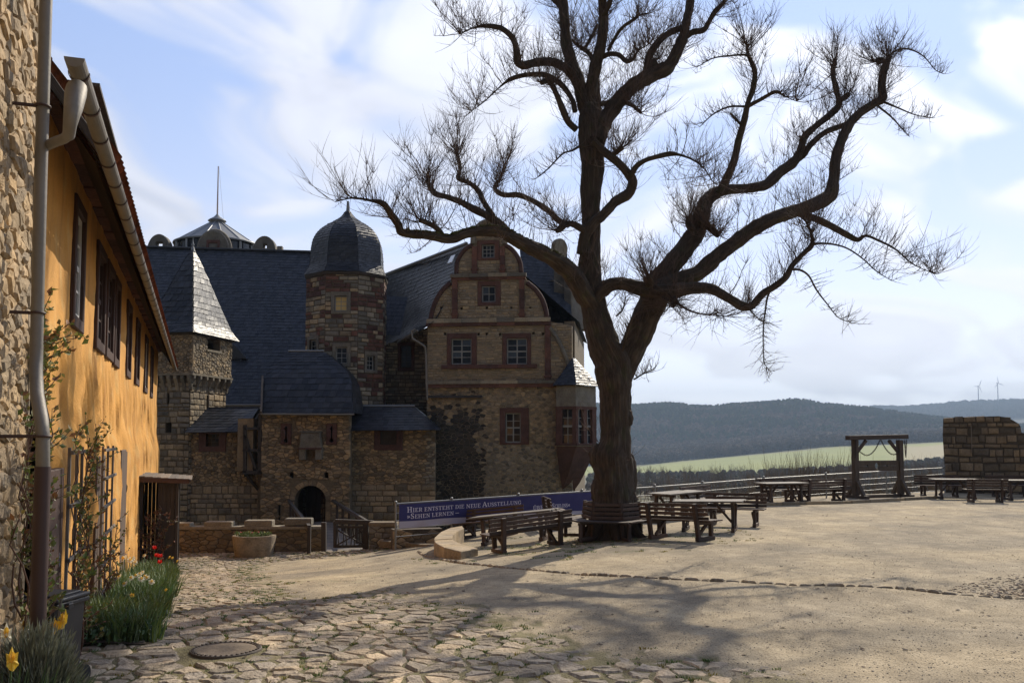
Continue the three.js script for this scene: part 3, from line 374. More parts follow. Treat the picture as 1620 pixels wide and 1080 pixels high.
// [name, points, depth0, depth1, options]
const LIMBS = [
  // low left limb
  [[[940, 486, 30], [925, 466, 34], [903, 430, 30], [875, 409, 26], [847, 395, 23], [819, 381, 22], [794, 368, 20], [767, 365, 17], [736, 370, 16], [711, 378, 15], [680, 373, 14], [650, 370, 13], [634, 366, 13], [630, 355, 13], [619, 339, 12], [606, 322, 10], [585, 317, 4.5], [558, 313, 3], [530, 319, 1.2]], -0.1, -3.2, { sprout: 0.8, tip: 0.38 }],
  [[[800, 366, 17], [789, 352, 14], [772, 342, 13], [750, 331, 12], [728, 319, 10], [706, 311, 9], [688, 306, 9], [680, 295, 8], [675, 283, 6]], -1.1, -1.9],
  [[[780, 342, 11], [764, 317, 9], [758, 303, 9], [742, 289, 8], [725, 281, 8], [728, 269, 6], [724, 246, 6], [722, 240, 4]], -1.3, -0.5],
  [[[700, 371, 8], [692, 362, 9], [678, 353, 9], [664, 348, 8]], -1.9, -2.4],
  // left sprig crossing above
  [[[932, 372, 12], [919, 361, 11], [905, 354, 10], [895, 355, 11], [886, 362, 11], [880, 365, 9]], -0.35, -0.7, { sprout: 0.4 }],
  [[[900, 356, 10], [886, 350, 11], [867, 333, 10], [842, 317, 9], [819, 308, 9], [796, 308, 9], [784, 300, 8], [784, 292, 6], [792, 282, 4], [797, 262, 3]], -0.5, 0.6],
  // limb in front of the trunk
  [[[920, 402, 16], [925, 375, 20], [938, 353, 18], [956, 338, 16], [974, 319, 16], [994, 306, 17], [1001, 288, 17], [992, 272, 15], [974, 254, 13], [954, 238, 13], [938, 222, 12]], -0.3, -0.5, { sprout: 0.6, tip: 0 }],
  [[[996, 280, 11], [1008, 262, 9], [1022, 253, 8], [1042, 247, 8], [1062, 243, 8], [1076, 245, 4], [1095, 252, 3], [1112, 264, 2.5], [1130, 290, 1.5]], -0.5, -1.2],
  [[[966, 247, 9], [976, 240, 9], [986, 233, 7]], -0.45, -0.6],
  [[[917, 231, 5], [905, 238, 3.5], [892, 242, 3], [867, 267, 2.5], [847, 283, 1.3]], -0.3, -0.8],
  // crown
  [[[934, 215, 26], [929, 180, 24], [919, 142, 22], [907, 106, 21], [896, 70, 20], [894, 42, 17], [890, 0, 18], [880, -40, 15], [872, -80, 9]], 0, 0.5],
  [[[938, 200, 22], [934, 150, 20], [942, 106, 20], [951, 70, 18], [955, 30, 17], [953, 0, 14], [956, -45, 12], [958, -90, 7]], 0.1, -0.3],
  [[[894, 20, 12], [884, 6, 11], [872, -6, 9], [858, -25, 6]], 0.5, 0.9],
  [[[955, 25, 9], [963, 8, 9], [970, -12, 7], [978, -45, 4]], -0.2, -0.7],
  [[[946, 190, 13], [945, 150, 11], [944, 125, 10]], 0.2, 0.25, { tip: 0 }],
  [[[944, 225, 30], [955, 194, 28], [976, 163, 25], [1000, 137, 24], [1033, 118, 25], [1056, 106, 22], [1068, 88, 19], [1079, 64, 18], [1085, 40, 15], [1093, 0, 13], [1098, -40, 9], [1100, -70, 6]], -0.2, 0.7],
  [[[950, 165, 9], [966, 161, 9], [980, 158, 9]], -0.1, 0.0, { sprout: 0.4, tip: 0 }],
  [[[1030, 118, 22], [1034, 102, 18], [1036, 96, 10]], 0.2, 0.2, { tip: 0.6 }],
  [[[1022, 116, 12], [1027, 90, 13], [1034, 76, 12], [1050, 58, 11], [1068, 48, 11], [1084, 42, 9]], 0.1, 0.6, { tip: 0.2 }],
  [[[1082, 60, 11], [1096, 51, 10], [1114, 47, 9], [1122, 34, 9], [1130, 20, 9], [1144, 5, 7], [1155, -20, 5]], 0.5, 0.2],
  [[[918, 145, 15], [905, 118, 15], [892, 106, 15], [872, 98, 15], [847, 99, 14], [826, 103, 14], [819, 98, 13], [817, 80, 11], [811, 60, 10], [794, 45, 9], [772, 41, 8], [752, 43, 3], [728, 53, 2]], 0.1, -1.0],
  [[[910, 176, 9], [906, 160, 9], [893, 139, 9], [878, 126, 9], [860, 118, 9], [836, 118, 8], [810, 124, 8], [800, 130, 4], [789, 139, 2.5], [769, 158, 2], [747, 175, 1.2]], 0, 0.8],
  [[[912, 205, 11], [899, 192, 11], [888, 167, 10], [874, 136, 9], [866, 128, 9], [856, 131, 8]], -0.1, -0.7, { sprout: 0.7 }],
  [[[952, 90, 9], [966, 85, 8], [980, 87, 8], [992, 97, 8], [1002, 93, 6], [1008, 82, 2.5], [1026, 70, 1.6]], 0, -0.8],
  [[[962, 80, 6], [972, 62, 6], [984, 44, 6], [1004, 30, 6], [1012, 24, 3], [1030, 20, 2]], -0.1, -0.9],
  [[[940, 100, 8], [932, 84, 8], [920, 76, 7], [908, 66, 5]], 0, 0.6], [[[926, 76, 6], [936, 58, 6], [945, 40, 5]], 0.3, 0.7],
  [[[982, 160, 8], [1000, 166, 7], [1014, 178, 6]], -0.1, -0.6],
  // the great right stem
  [[[972, 640, 30], [984, 590, 42], [1000, 552, 44], [1014, 520, 46], [1026, 494, 46], [1036, 470, 48], [1042, 450, 44]], 0.05, 0.1, { sprout: 0.5, tip: 0 }],
  [[[1030, 470, 40], [1042, 445, 36], [1060, 421, 34], [1084, 392, 33], [1102, 366, 31], [1108, 345, 30], [1114, 326, 25], [1124, 311, 21], [1140, 302, 18], [1161, 299, 16], [1189, 297, 16], [1214, 291, 17], [1232, 274, 17], [1256, 256, 17], [1266, 238, 11], [1273, 217, 11], [1290, 200, 11], [1314, 181, 11], [1328, 165, 10], [1323, 140, 9], [1318, 112, 8], [1322, 98, 6]], 0.1, 2.4],
  [[[1258, 254, 13], [1270, 246, 11], [1284, 227, 10], [1308, 208, 9], [1336, 197, 9], [1356, 183, 8], [1376, 168, 7], [1392, 160, 6]], 1.75, 2.0, { tip: 0.3 }],
  [[[1326, 162, 9], [1336, 154, 10], [1343, 149, 9]], 2.1, 2.2, { tip: 0.5 }],
  [[[1110, 350, 14], [1126, 362, 12], [1136, 372, 10]], 0.5, 0.0], [[[1096, 366, 12], [1089, 352, 12], [1090, 344, 8]], 0.4, 0.6],
  [[[1136, 306, 14], [1148, 286, 14], [1161, 256, 13], [1169, 222, 12], [1178, 189, 11], [1184, 161, 9], [1192, 139, 9], [1194, 111, 9], [1184, 86, 6], [1181, 70, 4]], 0.6, -0.3],
  [[[1184, 168, 7], [1206, 156, 6], [1228, 145, 6], [1240, 151, 2], [1260, 160, 1]], 0.0, -0.6],
  [[[1188, 92, 4], [1180, 87, 4], [1156, 88, 3], [1128, 92, 2.5], [1103, 106, 1.2]], -0.3, -0.9], [[[1178, 168, 4], [1153, 169, 3.5], [1128, 181, 2.5], [1108, 200, 1.3]], 0, 0.6], [[[1172, 196, 5], [1162, 186, 5], [1157, 180, 4]], 0, 0.3],
  [[[1036, 462, 36], [1060, 450, 30], [1084, 440, 28], [1107, 430, 26], [1134, 406, 25], [1167, 381, 24], [1197, 359, 23], [1231, 343, 22], [1267, 331, 22], [1292, 322, 24], [1314, 308, 23], [1319, 286, 18], [1322, 255, 17], [1333, 219, 16], [1345, 195, 15], [1362, 178, 14], [1383, 164, 14], [1396, 156, 14], [1395, 133, 13], [1400, 108, 13], [1408, 88, 9]], -0.1, 1.9],
  [[[1400, 95, 9], [1392, 96, 11], [1386, 98, 10]], 1.9, 2.0],
  [[[1404, 92, 4], [1418, 80, 3.5], [1434, 77, 3], [1453, 83, 2.5], [1467, 94, 2], [1481, 111, 1.6], [1494, 117, 1]], 1.9, 2.4],
  [[[1396, 160, 5], [1420, 170, 3], [1450, 182, 2], [1476, 186, 1]], 1.6, 1.0], [[[1390, 168, 4], [1412, 186, 3], [1430, 206, 2], [1440, 216, 1]], 1.5, 2.0],
  [[[1262, 336, 13], [1280, 342, 12], [1300, 350, 12], [1322, 361, 11], [1342, 372, 11], [1358, 379, 9], [1369, 373, 4.5], [1392, 381, 4], [1417, 394, 3], [1444, 417, 2], [1478, 433, 1]], 0.75, 0.2],
  // low right limb
  [[[935, 500, 20], [944, 470, 22], [962, 453, 22], [982, 448, 21], [1011, 456, 23], [1050, 462, 27], [1092, 456, 21], [1125, 457, 17], [1153, 471, 15], [1176, 484, 15], [1188, 484, 13], [1208, 464, 12], [1230, 450, 11], [1245, 436, 11], [1252, 422, 9], [1269, 403, 8], [1285, 387, 8], [1284, 370, 5], [1278, 354, 3]], -0.15, -0.8],
  [[[1284, 387, 5], [1298, 385, 4], [1316, 386, 3.5], [1339, 392, 3], [1364, 408, 2.5], [1386, 428, 2], [1411, 444, 1]], -0.75, -1.2], [[[1252, 426, 4.5], [1266, 427, 4], [1279, 435, 3.5], [1292, 458, 3], [1311, 483, 2.2], [1328, 503, 1.6], [1350, 511, 1]], -0.7, -0.3, { up: 0.2 }],
  [[[1219, 458, 4], [1214, 472, 3.5], [1211, 492, 3], [1208, 517, 2.5], [1208, 550, 2], [1210, 575, 1.5], [1222, 590, 0.9]], -0.6, -0.9, { up: -0.4 }],
  [[[1180, 482, 4], [1196, 500, 2], [1212, 512, 1]], -0.9, -0.4, { up: 0 }], [[[1048, 470, 6], [1072, 480, 4.5], [1092, 492, 3], [1120, 498, 2], [1150, 500, 1]], -0.5, -1.2, { up: -0.2 }],
  [[[1020, 460, 14], [1030, 446, 14], [1026, 436, 10]], -0.35, -0.6, { sprout: 2.5 }], [[[1058, 466, 12], [1068, 476, 11], [1064, 484, 8]], -0.4, -0.7, { sprout: 2, up: 0 }],
  [[[975, 500, 3], [985, 490, 3], [990, 470, 2]], -0.2, -0.6], [[[985, 555, 4], [992, 530, 3], [1000, 505, 2]], -0.5, -0.9], [[[1003, 600, 3], [1020, 590, 2.5], [1036, 584, 1.5]], 0.2, 0.5],
];
for (const [pts, a, b, o] of LIMBS) limb(pts[0][2] > 6 ? 'limb' : 'branch', pts, a, b, o);
{ // the brooms of water shoots
  const pos = [], nor = [], uv = [], idx = []; let count = 0;
  const thin = (pts, r0) => { // three-sided tapering twig
    const n = pts.length, base = pos.length / 3, t = pts[n - 1].clone().sub(pts[0]).normalize(), a = (Math.abs(t.y) < 0.9 ? V(0, 1, 0) : V(1, 0, 0)).cross(t).normalize(), b = t.clone().cross(a);
    for (let i = 0; i < n; i++) { const r = r0 * (1 - 0.72 * i / (n - 1)); for (let k = 0; k < 3; k++) { const g = k * 2.0944, c = Math.cos(g), s = Math.sin(g), x = a.x * c + b.x * s, y = a.y * c + b.y * s, z = a.z * c + b.z * s; pos.push(pts[i].x + x * r, pts[i].y + y * r, pts[i].z + z * r); nor.push(x, y, z); uv.push(k / 3, i * 0.1); } if (i) for (let k = 0; k < 3; k++) { const p = base + (i - 1) * 3 + k, q = base + (i - 1) * 3 + (k + 1) % 3; idx.push(p, q, p + 3, q, q + 3, p + 3); } }
  };
  const shoot = (p, dir, L, r, lift, kids) => {
    const pts = [p.clone()], S = L > 0.5 ? 6 : 4; let d = dir.clone().normalize(); const q = p.clone();
    for (let i = 1; i <= S; i++) { d.add(V(rr(-0.16, 0.16), rr(-0.1, 0.1) + lift * 0.16, rr(-0.16, 0.16))).normalize(); q.addScaledVector(d, L / S); pts.push(q.clone()); }
    thin(pts, r); count++;
    for (let k = 0; k < kids; k++) { const i = 1 + Math.floor(rnd() * (S - 1)), b = pts[i], t = pts[i + 1] ? pts[i + 1].clone().sub(b).normalize() : d; const side = V(rr(-1, 1), rr(-0.3, 0.9), rr(-1, 1)).normalize(); shoot(b, t.clone().multiplyScalar(0.8).addScaledVector(side, 0.75), L * rr(0.25, 0.5), r * 0.62, lift * 0.8, 0); }
  };
  // a side branch that carries shoots of its own
  const bough = (p, dir, L, r, up) => { const pts = [p.clone()], d = dir.clone().normalize(), q = p.clone(), S = 6; for (let i = 1; i <= S; i++) { d.add(V(rr(-0.28, 0.28), rr(-0.2, 0.22) + 0.10 * up, rr(-0.28, 0.28))).normalize(); q.addScaledVector(d, L / S); pts.push(q.clone()); } thin(pts, r); for (let k = 0, m = Math.round(L * 17); k < m; k++) { const i = 1 + Math.floor(Math.pow(rnd(), 0.6) * (S - 1)), b = pts[i], t = pts[Math.min(S, i + 1)].clone().sub(pts[i - 1]).normalize(), s = V(rr(-1, 1), rr(-0.5, 1), rr(-1, 1)).normalize().addScaledVector(t, 0.55).add(V(0, 0.35 * up, 0)); shoot(b, s, 0.12 + 0.62 * Math.pow(rnd(), 1.3), rr(0.004, 0.0065), 0.6 * up, rnd() < 0.5 ? 1 : 0); } };
  for (const l of limbs) {
    const n = l.v.length; let L = 0; for (let i = 1; i < n; i++) L += l.v[i].distanceTo(l.v[i - 1]);
    const pick = (pw) => Math.min(n - 2, Math.floor(Math.pow(rnd(), pw) * (n - 1)));
    const outDir = (i, upw) => { const t = l.v[i + 1].clone().sub(l.v[i]).normalize(), s = V(rr(-1, 1), rr(-0.6, 1), rr(-1, 1)); s.addScaledVector(t, -s.dot(t)).normalize(); return s.addScaledVector(t, 0.25).add(V(0, upw * l.up, 0)); };
    const many = Math.round(L * (l.w > 8 ? 62 : 52) * l.sprout);
    for (let k = 0; k < many; k++) { const i = pick(0.75), clump = fbm3(l.v[i].x * 1.6, l.v[i].y * 1.6, l.v[i].z * 1.6, 2); if (clump < rr(-0.6, 0.25)) continue; const s = outDir(i, 0.45); shoot(l.v[i].clone().addScaledVector(s, l.r[i] * 0.3), s, (l.w > 8 ? 0.16 + 0.85 * Math.pow(rnd(), 1.5) : rr(0.12, 0.55)), rr(0.0045, 0.0075), 0.65 * l.up, rnd() < 0.6 ? 2 : 1); }
    if (l.w > 7) for (let k = 0, m = Math.round(L * 3.6 * Math.min(1, l.sprout)); k < m; k++) { const i = pick(0.8), s = outDir(i, 0.30); bough(l.v[i], s, rr(0.4, 1.15), rr(0.009, 0.017), l.up); }
    const e = l.v[n - 1], te = e.clone().sub(l.v[n - 3]).normalize(), tips = Math.round((l.w > 5 ? 44 : 16) * l.tip);
    for (let k = 0; k < tips; k++) { const s = V(rr(-1, 1), rr(-0.5, 0.9), rr(-1, 1)).normalize().addScaledVector(te, 0.45).add(V(0, 0.36 * l.up, 0)), b = l.v[Math.max(0, n - 1 - Math.floor(rnd() * Math.min(9, n - 1)))]; shoot(b, s, l.w > 5 ? 0.3 + 1.1 * Math.pow(rnd(), 1.2) : rr(0.2, 0.6), rr(0.005, 0.009), 0.6 * l.up, rnd() < 0.7 ? 3 : 2); }
    if (l.w > 6 && l.tip > 0.4) for (let k = 0; k < 7; k++) { const s = V(rr(-1, 1), rr(-0.3, 0.8), rr(-1, 1)).normalize().addScaledVector(te, 0.6).add(V(0, 0.3 * l.up, 0)); bough(e, s, rr(0.5, 1.25), rr(0.009, 0.014), l.up); }
  }
  const g = new THREE.BufferGeometry(); g.setAttribute('position', new THREE.Float32BufferAttribute(pos, 3)); g.setAttribute('normal', new THREE.Float32BufferAttribute(nor, 3)); g.setAttribute('uv', new THREE.Float32BufferAttribute(uv, 2)); g.setIndex(idx);
  stuffPart('twigs', g, M.twig, linden);
}
{ // moss on the upper side of the low left limb: a rough crust of its own
  const [v, r] = sampleLimb(LIMBS[0][0], LIMBS[0][1], LIMBS[0][2], 3), mm = mat(0.055, 0.062, 0.02, { roughness: 1 }), gs = [];
  for (let i = 10; i < v.length * 0.62; i++) for (let k = 0; k < 5; k++) { if (fbm3(v[i].x * 2, v[i].y * 2, k, 3) < -0.12) continue; const g = new THREE.IcosahedronGeometry(rr(0.025, 0.06), 0); g.scale(1.3, 0.5, 1.3); g.translate(v[i].x + rr(-0.03, 0.03), v[i].y + r[i] * 0.96, v[i].z + rr(-0.75, 0.75) * r[i]); gs.push(g); }
  stuffPart('moss', merge(gs), mm, linden);
}
// ================= masonry, windows, slates =================
const rectPts = ([x0, x1, y0, y1]) => [[x0, y0], [x1, y0], [x1, y1], [x0, y1]];
const stoneUnits = Array.from({ length: 12 }, (_, i) => { // a block of unit size, chamfered, its face uneven; front at z = 1
  const j = () => rr(-0.05, 0.05), c = [[-0.5, -0.5], [0.5, -0.5], [0.5, 0.5], [-0.5, 0.5]], f = c.map(([x, y]) => [x * rr(0.80, 0.94) + j() * 0.4, y * rr(0.72, 0.92) + j() * 0.4, rr(0.75, 1.05)]);
  const pos = [], tri = (a, b, d) => pos.push(...a, ...b, ...d), q = (a, b, d, e) => { tri(a, b, d); tri(a, d, e); };
  const mid = [j(), j(), rr(0.9, 1.25)]; for (let k = 0; k < 4; k++) { const a = [...c[k], 0], b = [...c[(k + 1) % 4], 0]; q(a, b, f[(k + 1) % 4], f[k]); tri(f[k], f[(k + 1) % 4], mid); }
  const g = new THREE.BufferGeometry(); g.setAttribute('position', new THREE.Float32BufferAttribute(pos, 3)); g.computeVertexNormals(); const uv = [], o = [rnd() * 4, rnd() * 4]; for (let k = 0; k < pos.length; k += 3) uv.push(pos[k] * 0.5 + o[0], pos[k + 1] * 0.25 + o[1]); g.setAttribute('uv', new THREE.Float32BufferAttribute(uv, 2)); return g;
});
const stoneAll = stoneMat(1, 1, 1); stoneAll.vertexColors = true;
// courses of stones over an outline (local x, y), leaving out the holes (rects)
function stones(W, outline, holes, o) {
  const { h = [0.16, 0.28], l = [0.25, 0.6], mats = M.tan, gap = 0.018, proud = 0.035, wild = 0.1, most = 220, parent = W.root, z = 0, matAt, minPx = 10, name = 'stone' } = o;
  const ys = outline.map((p) => p[1]), y1 = Math.max(...ys), y0 = Math.min(...ys), list = [];
  for (let y = y0; y < y1 - 0.03;) {
    let ch = rr(...h); if (y + ch > y1 - 0.08) ch = y1 - y; const ym = y + ch / 2, cross = [];
    for (let i = 0; i < outline.length; i++) { const a = outline[i], b = outline[(i + 1) % outline.length]; if ((a[1] > ym) !== (b[1] > ym)) cross.push(a[0] + (b[0] - a[0]) * (ym - a[1]) / (b[1] - a[1])); }
    cross.sort((a, b) => a - b); let spans = []; for (let i = 0; i + 1 < cross.length; i += 2) spans.push([cross[i], cross[i + 1]]);
    for (const [hx0, hx1, hy0, hy1] of holes) if (hy1 > y + ch * 0.3 && hy0 < y + ch * 0.7) spans = spans.flatMap(([a, b]) => hx1 <= a || hx0 >= b ? [[a, b]] : [[a, hx0], [hx1, b]].filter(([c, d]) => d - c > 0.04));
    for (const [a, b] of spans) for (let x = a; x < b - 0.02;) { let w = rr(...l) * (rnd() < 0.2 ? 0.6 : 1); if (x + w > b - l[0] * 0.5) w = b - x; list.push([x + w / 2, ym, w, ch]); x += w; }
    y += ch;
  }
  list.sort((p, q) => q[2] * q[3] - p[2] * p[3]); const rest = [], mmx = new THREE.Matrix4(); let n = 0;
  for (const [x, y, w, ch] of list) {
    const sw = Math.max(0.03, w - gap * rr(0.6, 1.6)), sh = Math.max(0.03, ch * (1 - wild * rnd()) - gap), dz = proud * rr(0.45, 1.25), rz = wild * rr(-0.25, 0.25);
    const L = new THREE.Matrix4().compose(V(x + rr(-0.2, 0.2) * gap, y + wild * ch * rr(-0.35, 0.35), z - 0.012), new THREE.Quaternion().setFromEuler(new THREE.Euler(0, 0, rz)), V(sw, sh, dz + 0.012)); mmx.multiplyMatrices(W.mx, L);
    const set = matAt ? matAt(x, y) ?? mats : mats, g = stoneUnits[Math.floor(rnd() * 12)], m = set[Math.floor(rnd() * set.length)];
    if (n < most && w * F / W.dist >= minPx) { const s = part(name, g, m, parent); mmx.decompose(s.position, s.quaternion, s.scale); n++; }
    else rest.push(paint(g.clone().applyMatrix4(mmx), m.color.r, m.color.g, m.color.b));
  }
  if (rest.length) stuffPart('small_stones', merge(rest), stoneAll, parent);
}
// irregular rubble: cells of a jittered field, each stone its own polygon
function rubble(W, outline, holes, o) {
  const { size = 0.3, aspect = 1.7, mats = M.tan, gap = 0.012, proud = 0.05, most = 220, parent = W.root, z = 0, matAt, minPx = 10, name = 'stone' } = o;
  const xs = outline.map((p) => p[0]), ys = outline.map((p) => p[1]), x0 = Math.min(...xs), x1 = Math.max(...xs), y0 = Math.min(...ys), y1 = Math.max(...ys), pts = [], cells = new Map(), CS = size * 1.5, key = (x, y) => Math.floor(x / CS) * 4096 + Math.floor(y / CS);
  const near = (x, y) => { const out = []; for (let i = -3; i <= 3; i++) for (let j = -3; j <= 3; j++) { const c = cells.get(key(x + i * CS, y + j * CS)); if (c) out.push(...c); } return out; };
  const tries = Math.round((x1 - x0) * (y1 - y0) / (size * size) * 26); for (let n = 0; n < tries; n++) { const x = rr(x0, x1), y = rr(y0, y1) * aspect, s = size * rr(0.42, 1.6); if (near(x, y).some((q) => Math.hypot(q[0] - x, q[1] - y) < s * 0.85)) continue; const p = [x, y], k = key(x, y); if (!cells.has(k)) cells.set(k, []); cells.get(k).push(p); pts.push(p); }
  const list = []; for (const c of pts) {
    const cy = c[1] / aspect; if (!inside(outline, c[0], cy)) continue; const hit = holes.find((h) => c[0] > h[0] && c[0] < h[1] && cy > h[2] && cy < h[3]); if (hit) continue;
    let cell = clipCell(c, near(c[0], c[1]), size * 1.4); if (!cell) continue; cell = cell.map(([x, y]) => { let px = clamp(c[0] + x, x0, x1), py = clamp(cy + y / aspect, y0, y1); for (const h of holes) if (px > h[0] && px < h[1] && py > h[2] && py < h[3]) { if (c[0] <= h[0]) px = h[0]; else if (c[0] >= h[1]) px = h[1]; else if (cy >= h[3]) py = h[3]; else py = h[2]; } return [px - c[0], py - cy]; });
    let area = 0; for (let i = 0; i < cell.length; i++) { const a = cell[i], b = cell[(i + 1) % cell.length]; area += (a[0] * b[1] - b[0] * a[1]) / 2; } if (area > 0.003) list.push([c[0], cy, cell, area]);
  }
  list.sort((a, b) => b[3] - a[3]); const rest = []; let n = 0;
  for (const [x, y, cell, area] of list) { const set = matAt ? matAt(x, y) ?? mats : mats, g = stoneFrom(cell, gap * rr(0.6, 1.5) * (set.tight ?? 1), proud * rr(0.35, 1.2), 0.05, !!o.fine); if (!g) continue; g.rotateX(Math.PI / 2); g.translate(x, y, z); g.applyMatrix4(W.mx); const m = set[Math.floor(rnd() * set.length)]; if (n < most && Math.sqrt(area * aspect) * F / W.dist >= minPx) { part(name, g, m, parent); n++; } else rest.push(paint(g, m.color.r, m.color.g, m.color.b)); }
  if (rest.length) stuffPart('small_stones', merge(rest), stoneAll, parent);
}
// a window in a wall plane: surround rect and opening rect in local metres
function windowIn(W, sur, op, o = {}) {
  const { stone = M.red[1], cols = 2, rows = 3, glass = M.glass, bar = M.bars, parent = W.root, deep = 0.16, proud = 0.06, sill = 0, cross = false, barW = 0.028, name = 'window' } = o;
  const out = W.put(name, slab(rectPts(sur), -0.05, proud, [rectPts(op).reverse()], 0.012), stone, parent), mx = W.mx;
  const add = (n, g, m) => { g.applyMatrix4(mx); return part(n, g, m, out); };
  const [x0, x1, y0, y1] = op, fw = barW * 1.9, cas = [];
  add('reveal', merge([box(x0 - 0.02, x0, y0, y1, -deep - 0.05, -0.05), box(x1, x1 + 0.02, y0, y1, -deep - 0.05, -0.05), box(x0 - 0.02, x1 + 0.02, y1, y1 + 0.02, -deep - 0.05, -0.05), box(x0 - 0.02, x1 + 0.02, y0 - 0.02, y0, -deep - 0.05, -0.05)]), stone);
  cas.push(box(x0, x0 + fw, y0, y1, -deep, -deep + 0.05), box(x1 - fw, x1, y0, y1, -deep, -deep + 0.05), box(x0 + fw, x1 - fw, y1 - fw, y1, -deep, -deep + 0.05), box(x0 + fw, x1 - fw, y0, y0 + fw, -deep, -deep + 0.05)); add('casement', merge(cas), bar);
  const ix0 = x0 + fw, ix1 = x1 - fw, iy0 = y0 + fw, iy1 = y1 - fw, pw = (ix1 - ix0) / cols, ph = (iy1 - iy0) / rows;
  for (let c = 1; c < cols; c++) { const x = ix0 + pw * c, k = cross && c === Math.round(cols / 2) ? 1.8 : 1; add('glazing_bar', box(x - barW / 2 * k, x + barW / 2 * k, iy0, iy1, -deep, -deep + 0.04), bar); }
  for (let r = 1; r < rows; r++) { const y = iy0 + ph * r, k = cross && r === Math.round(rows / 2) ? 2.2 : 1; add('glazing_bar', box(ix0, ix1, y - barW / 2 * k, y + barW / 2 * k, -deep + 0.003, -deep + 0.037), bar); }
  for (let c = 0; c < cols; c++) for (let r = 0; r < rows; r++) { const g = box(-pw / 2, pw / 2, -ph / 2, ph / 2, -0.004, 0.004); g.rotateY(rr(-0.02, 0.02)); g.rotateX(rr(-0.02, 0.02)); g.translate(ix0 + pw * (c + 0.5), iy0 + ph * (r + 0.5), -deep + 0.02); add('pane', g, Array.isArray(glass) ? glass[(c + r * cols) % glass.length] : glass); }
  if (o.back) add('curtain', box(x0, x1, y0, y1, -deep - 0.05, -deep - 0.03), o.back);
  if (sill) add('sill', box(sur[0] - 0.05, sur[1] + 0.05, sur[2] - sill, sur[2] - 0.002, -0.05, proud + 0.08), stone);
  return out;
}
// slates over a surface S(u, v), v from eave to ridge; flip when the normal would look inside
function slates(name, root, S, o) {
  const { rows = 12, across = 16, mats = M.slate, most = 0, slant = 0.25, lift = 0.014, thick = 0.012, flip = false, parent = root, under = M.slate[1] } = o, rest = [], quads = [];
  const nU = 14, nV = Math.max(8, rows), up = [], ui = []; const N = (u, v) => { const e = 0.01, a = S(clamp(u + e), v).sub(S(clamp(u - e), v)), b = S(u, clamp(v + e)).sub(S(u, clamp(v - e))); const n = a.cross(b).normalize(); return flip ? n.negate() : n; };
  for (let j = 0; j <= nV; j++) for (let i = 0; i <= nU; i++) { const p = S(i / nU, j / nV).addScaledVector(N(i / nU, j / nV), -0.012); up.push(p.x, p.y, p.z); }
  for (let j = 0; j < nV; j++) for (let i = 0; i < nU; i++) { const a = j * (nU + 1) + i; flip ? ui.push(a, a + nU + 1, a + 1, a + 1, a + nU + 1, a + nU + 2) : ui.push(a, a + 1, a + nU + 1, a + 1, a + nU + 2, a + nU + 1); }
  const ug = new THREE.BufferGeometry(); ug.setAttribute('position', new THREE.Float32BufferAttribute(up, 3)); ug.setIndex(ui); ug.computeVertexNormals(); const skin = part(name, boxUV(ug), under, parent);
  for (let r = 0; r < rows; r++) { const v0 = Math.max(0, (r - 0.18) / rows), v1 = Math.min(1, (r + 1.12) / rows), off = (r % 2) * 0.5 + rr(-0.12, 0.12), wm = S(1, v0).distanceTo(S(0, v0)), w0 = S(1, 0).distanceTo(S(0, 0)), n = Math.max(1, Math.round(across * wm / w0));
    for (let c = -1; c <= n; c++) { const u0 = clamp((c + off) / n), u1 = clamp((c + 1 + off - 0.03) / n), sl = slant / n; if (u1 - u0 < 0.15 / n) continue; const t0 = clamp(u0 + sl), t1 = clamp(u1 + sl), um = (u0 + u1) / 2, nn = N(um, (v0 + v1) / 2), k = lift * rr(0.6, 1.5); const b0 = S(u0, v0).addScaledVector(nn, k), b1 = S(u1, v0 + rr(0, 0.12) / rows).addScaledVector(nn, k * rr(0.7, 1.3)), a1 = S(t1, v1).addScaledVector(nn, 0.002), a0 = S(t0, v1).addScaledVector(nn, 0.002); quads.push([b0, b1, a1, a0, nn]); } }
  const keep = most >= quads.length ? quads.length : most; let kept = 0;
  for (const [b0, b1, a1, a0, nn] of quads) {
    const d = nn.clone().multiplyScalar(-thick), c0 = b0.clone().add(d), c1 = b1.clone().add(d), pos = []; const tri = (a, b, c) => pos.push(a.x, a.y, a.z, b.x, b.y, b.z, c.x, c.y, c.z), q = (a, b, c, e) => flip ? (tri(a, c, b), tri(a, e, c)) : (tri(a, b, c), tri(a, c, e));
    q(b0, b1, a1, a0); q(c0, c1, b1, b0); flip ? (tri(b0, c0, a0), tri(b1, a1, c1)) : (tri(b0, a0, c0), tri(b1, c1, a1));
    const g = new THREE.BufferGeometry(); g.setAttribute('position', new THREE.Float32BufferAttribute(pos, 3)); g.computeVertexNormals(); const uv = [], o1 = rnd() * 5, o2 = rnd() * 5; for (let i = 0; i < pos.length; i += 3) uv.push(pos[i] + pos[i + 2] * 0.6 + o1, pos[i + 1] + o2); g.setAttribute('uv', new THREE.Float32BufferAttribute(uv, 2));
    const m = mats[Math.floor(rnd() * mats.length)]; if (kept < keep) { part('slate', g, m, skin); kept++; } else rest.push(paint(g, m.color.r, m.color.g, m.color.b));
  }
  if (rest.length) stuffPart('slates', merge(rest), slateAll, skin);
  return skin;
}
const slateAll = slateMat(1, 1, 1); slateAll.vertexColors = true;
const bil = (a, b, c, d) => (u, v) => a.clone().lerp(b, u).lerp(d.clone().lerp(c, u), v);       // a b along the eave, d c along the ridge
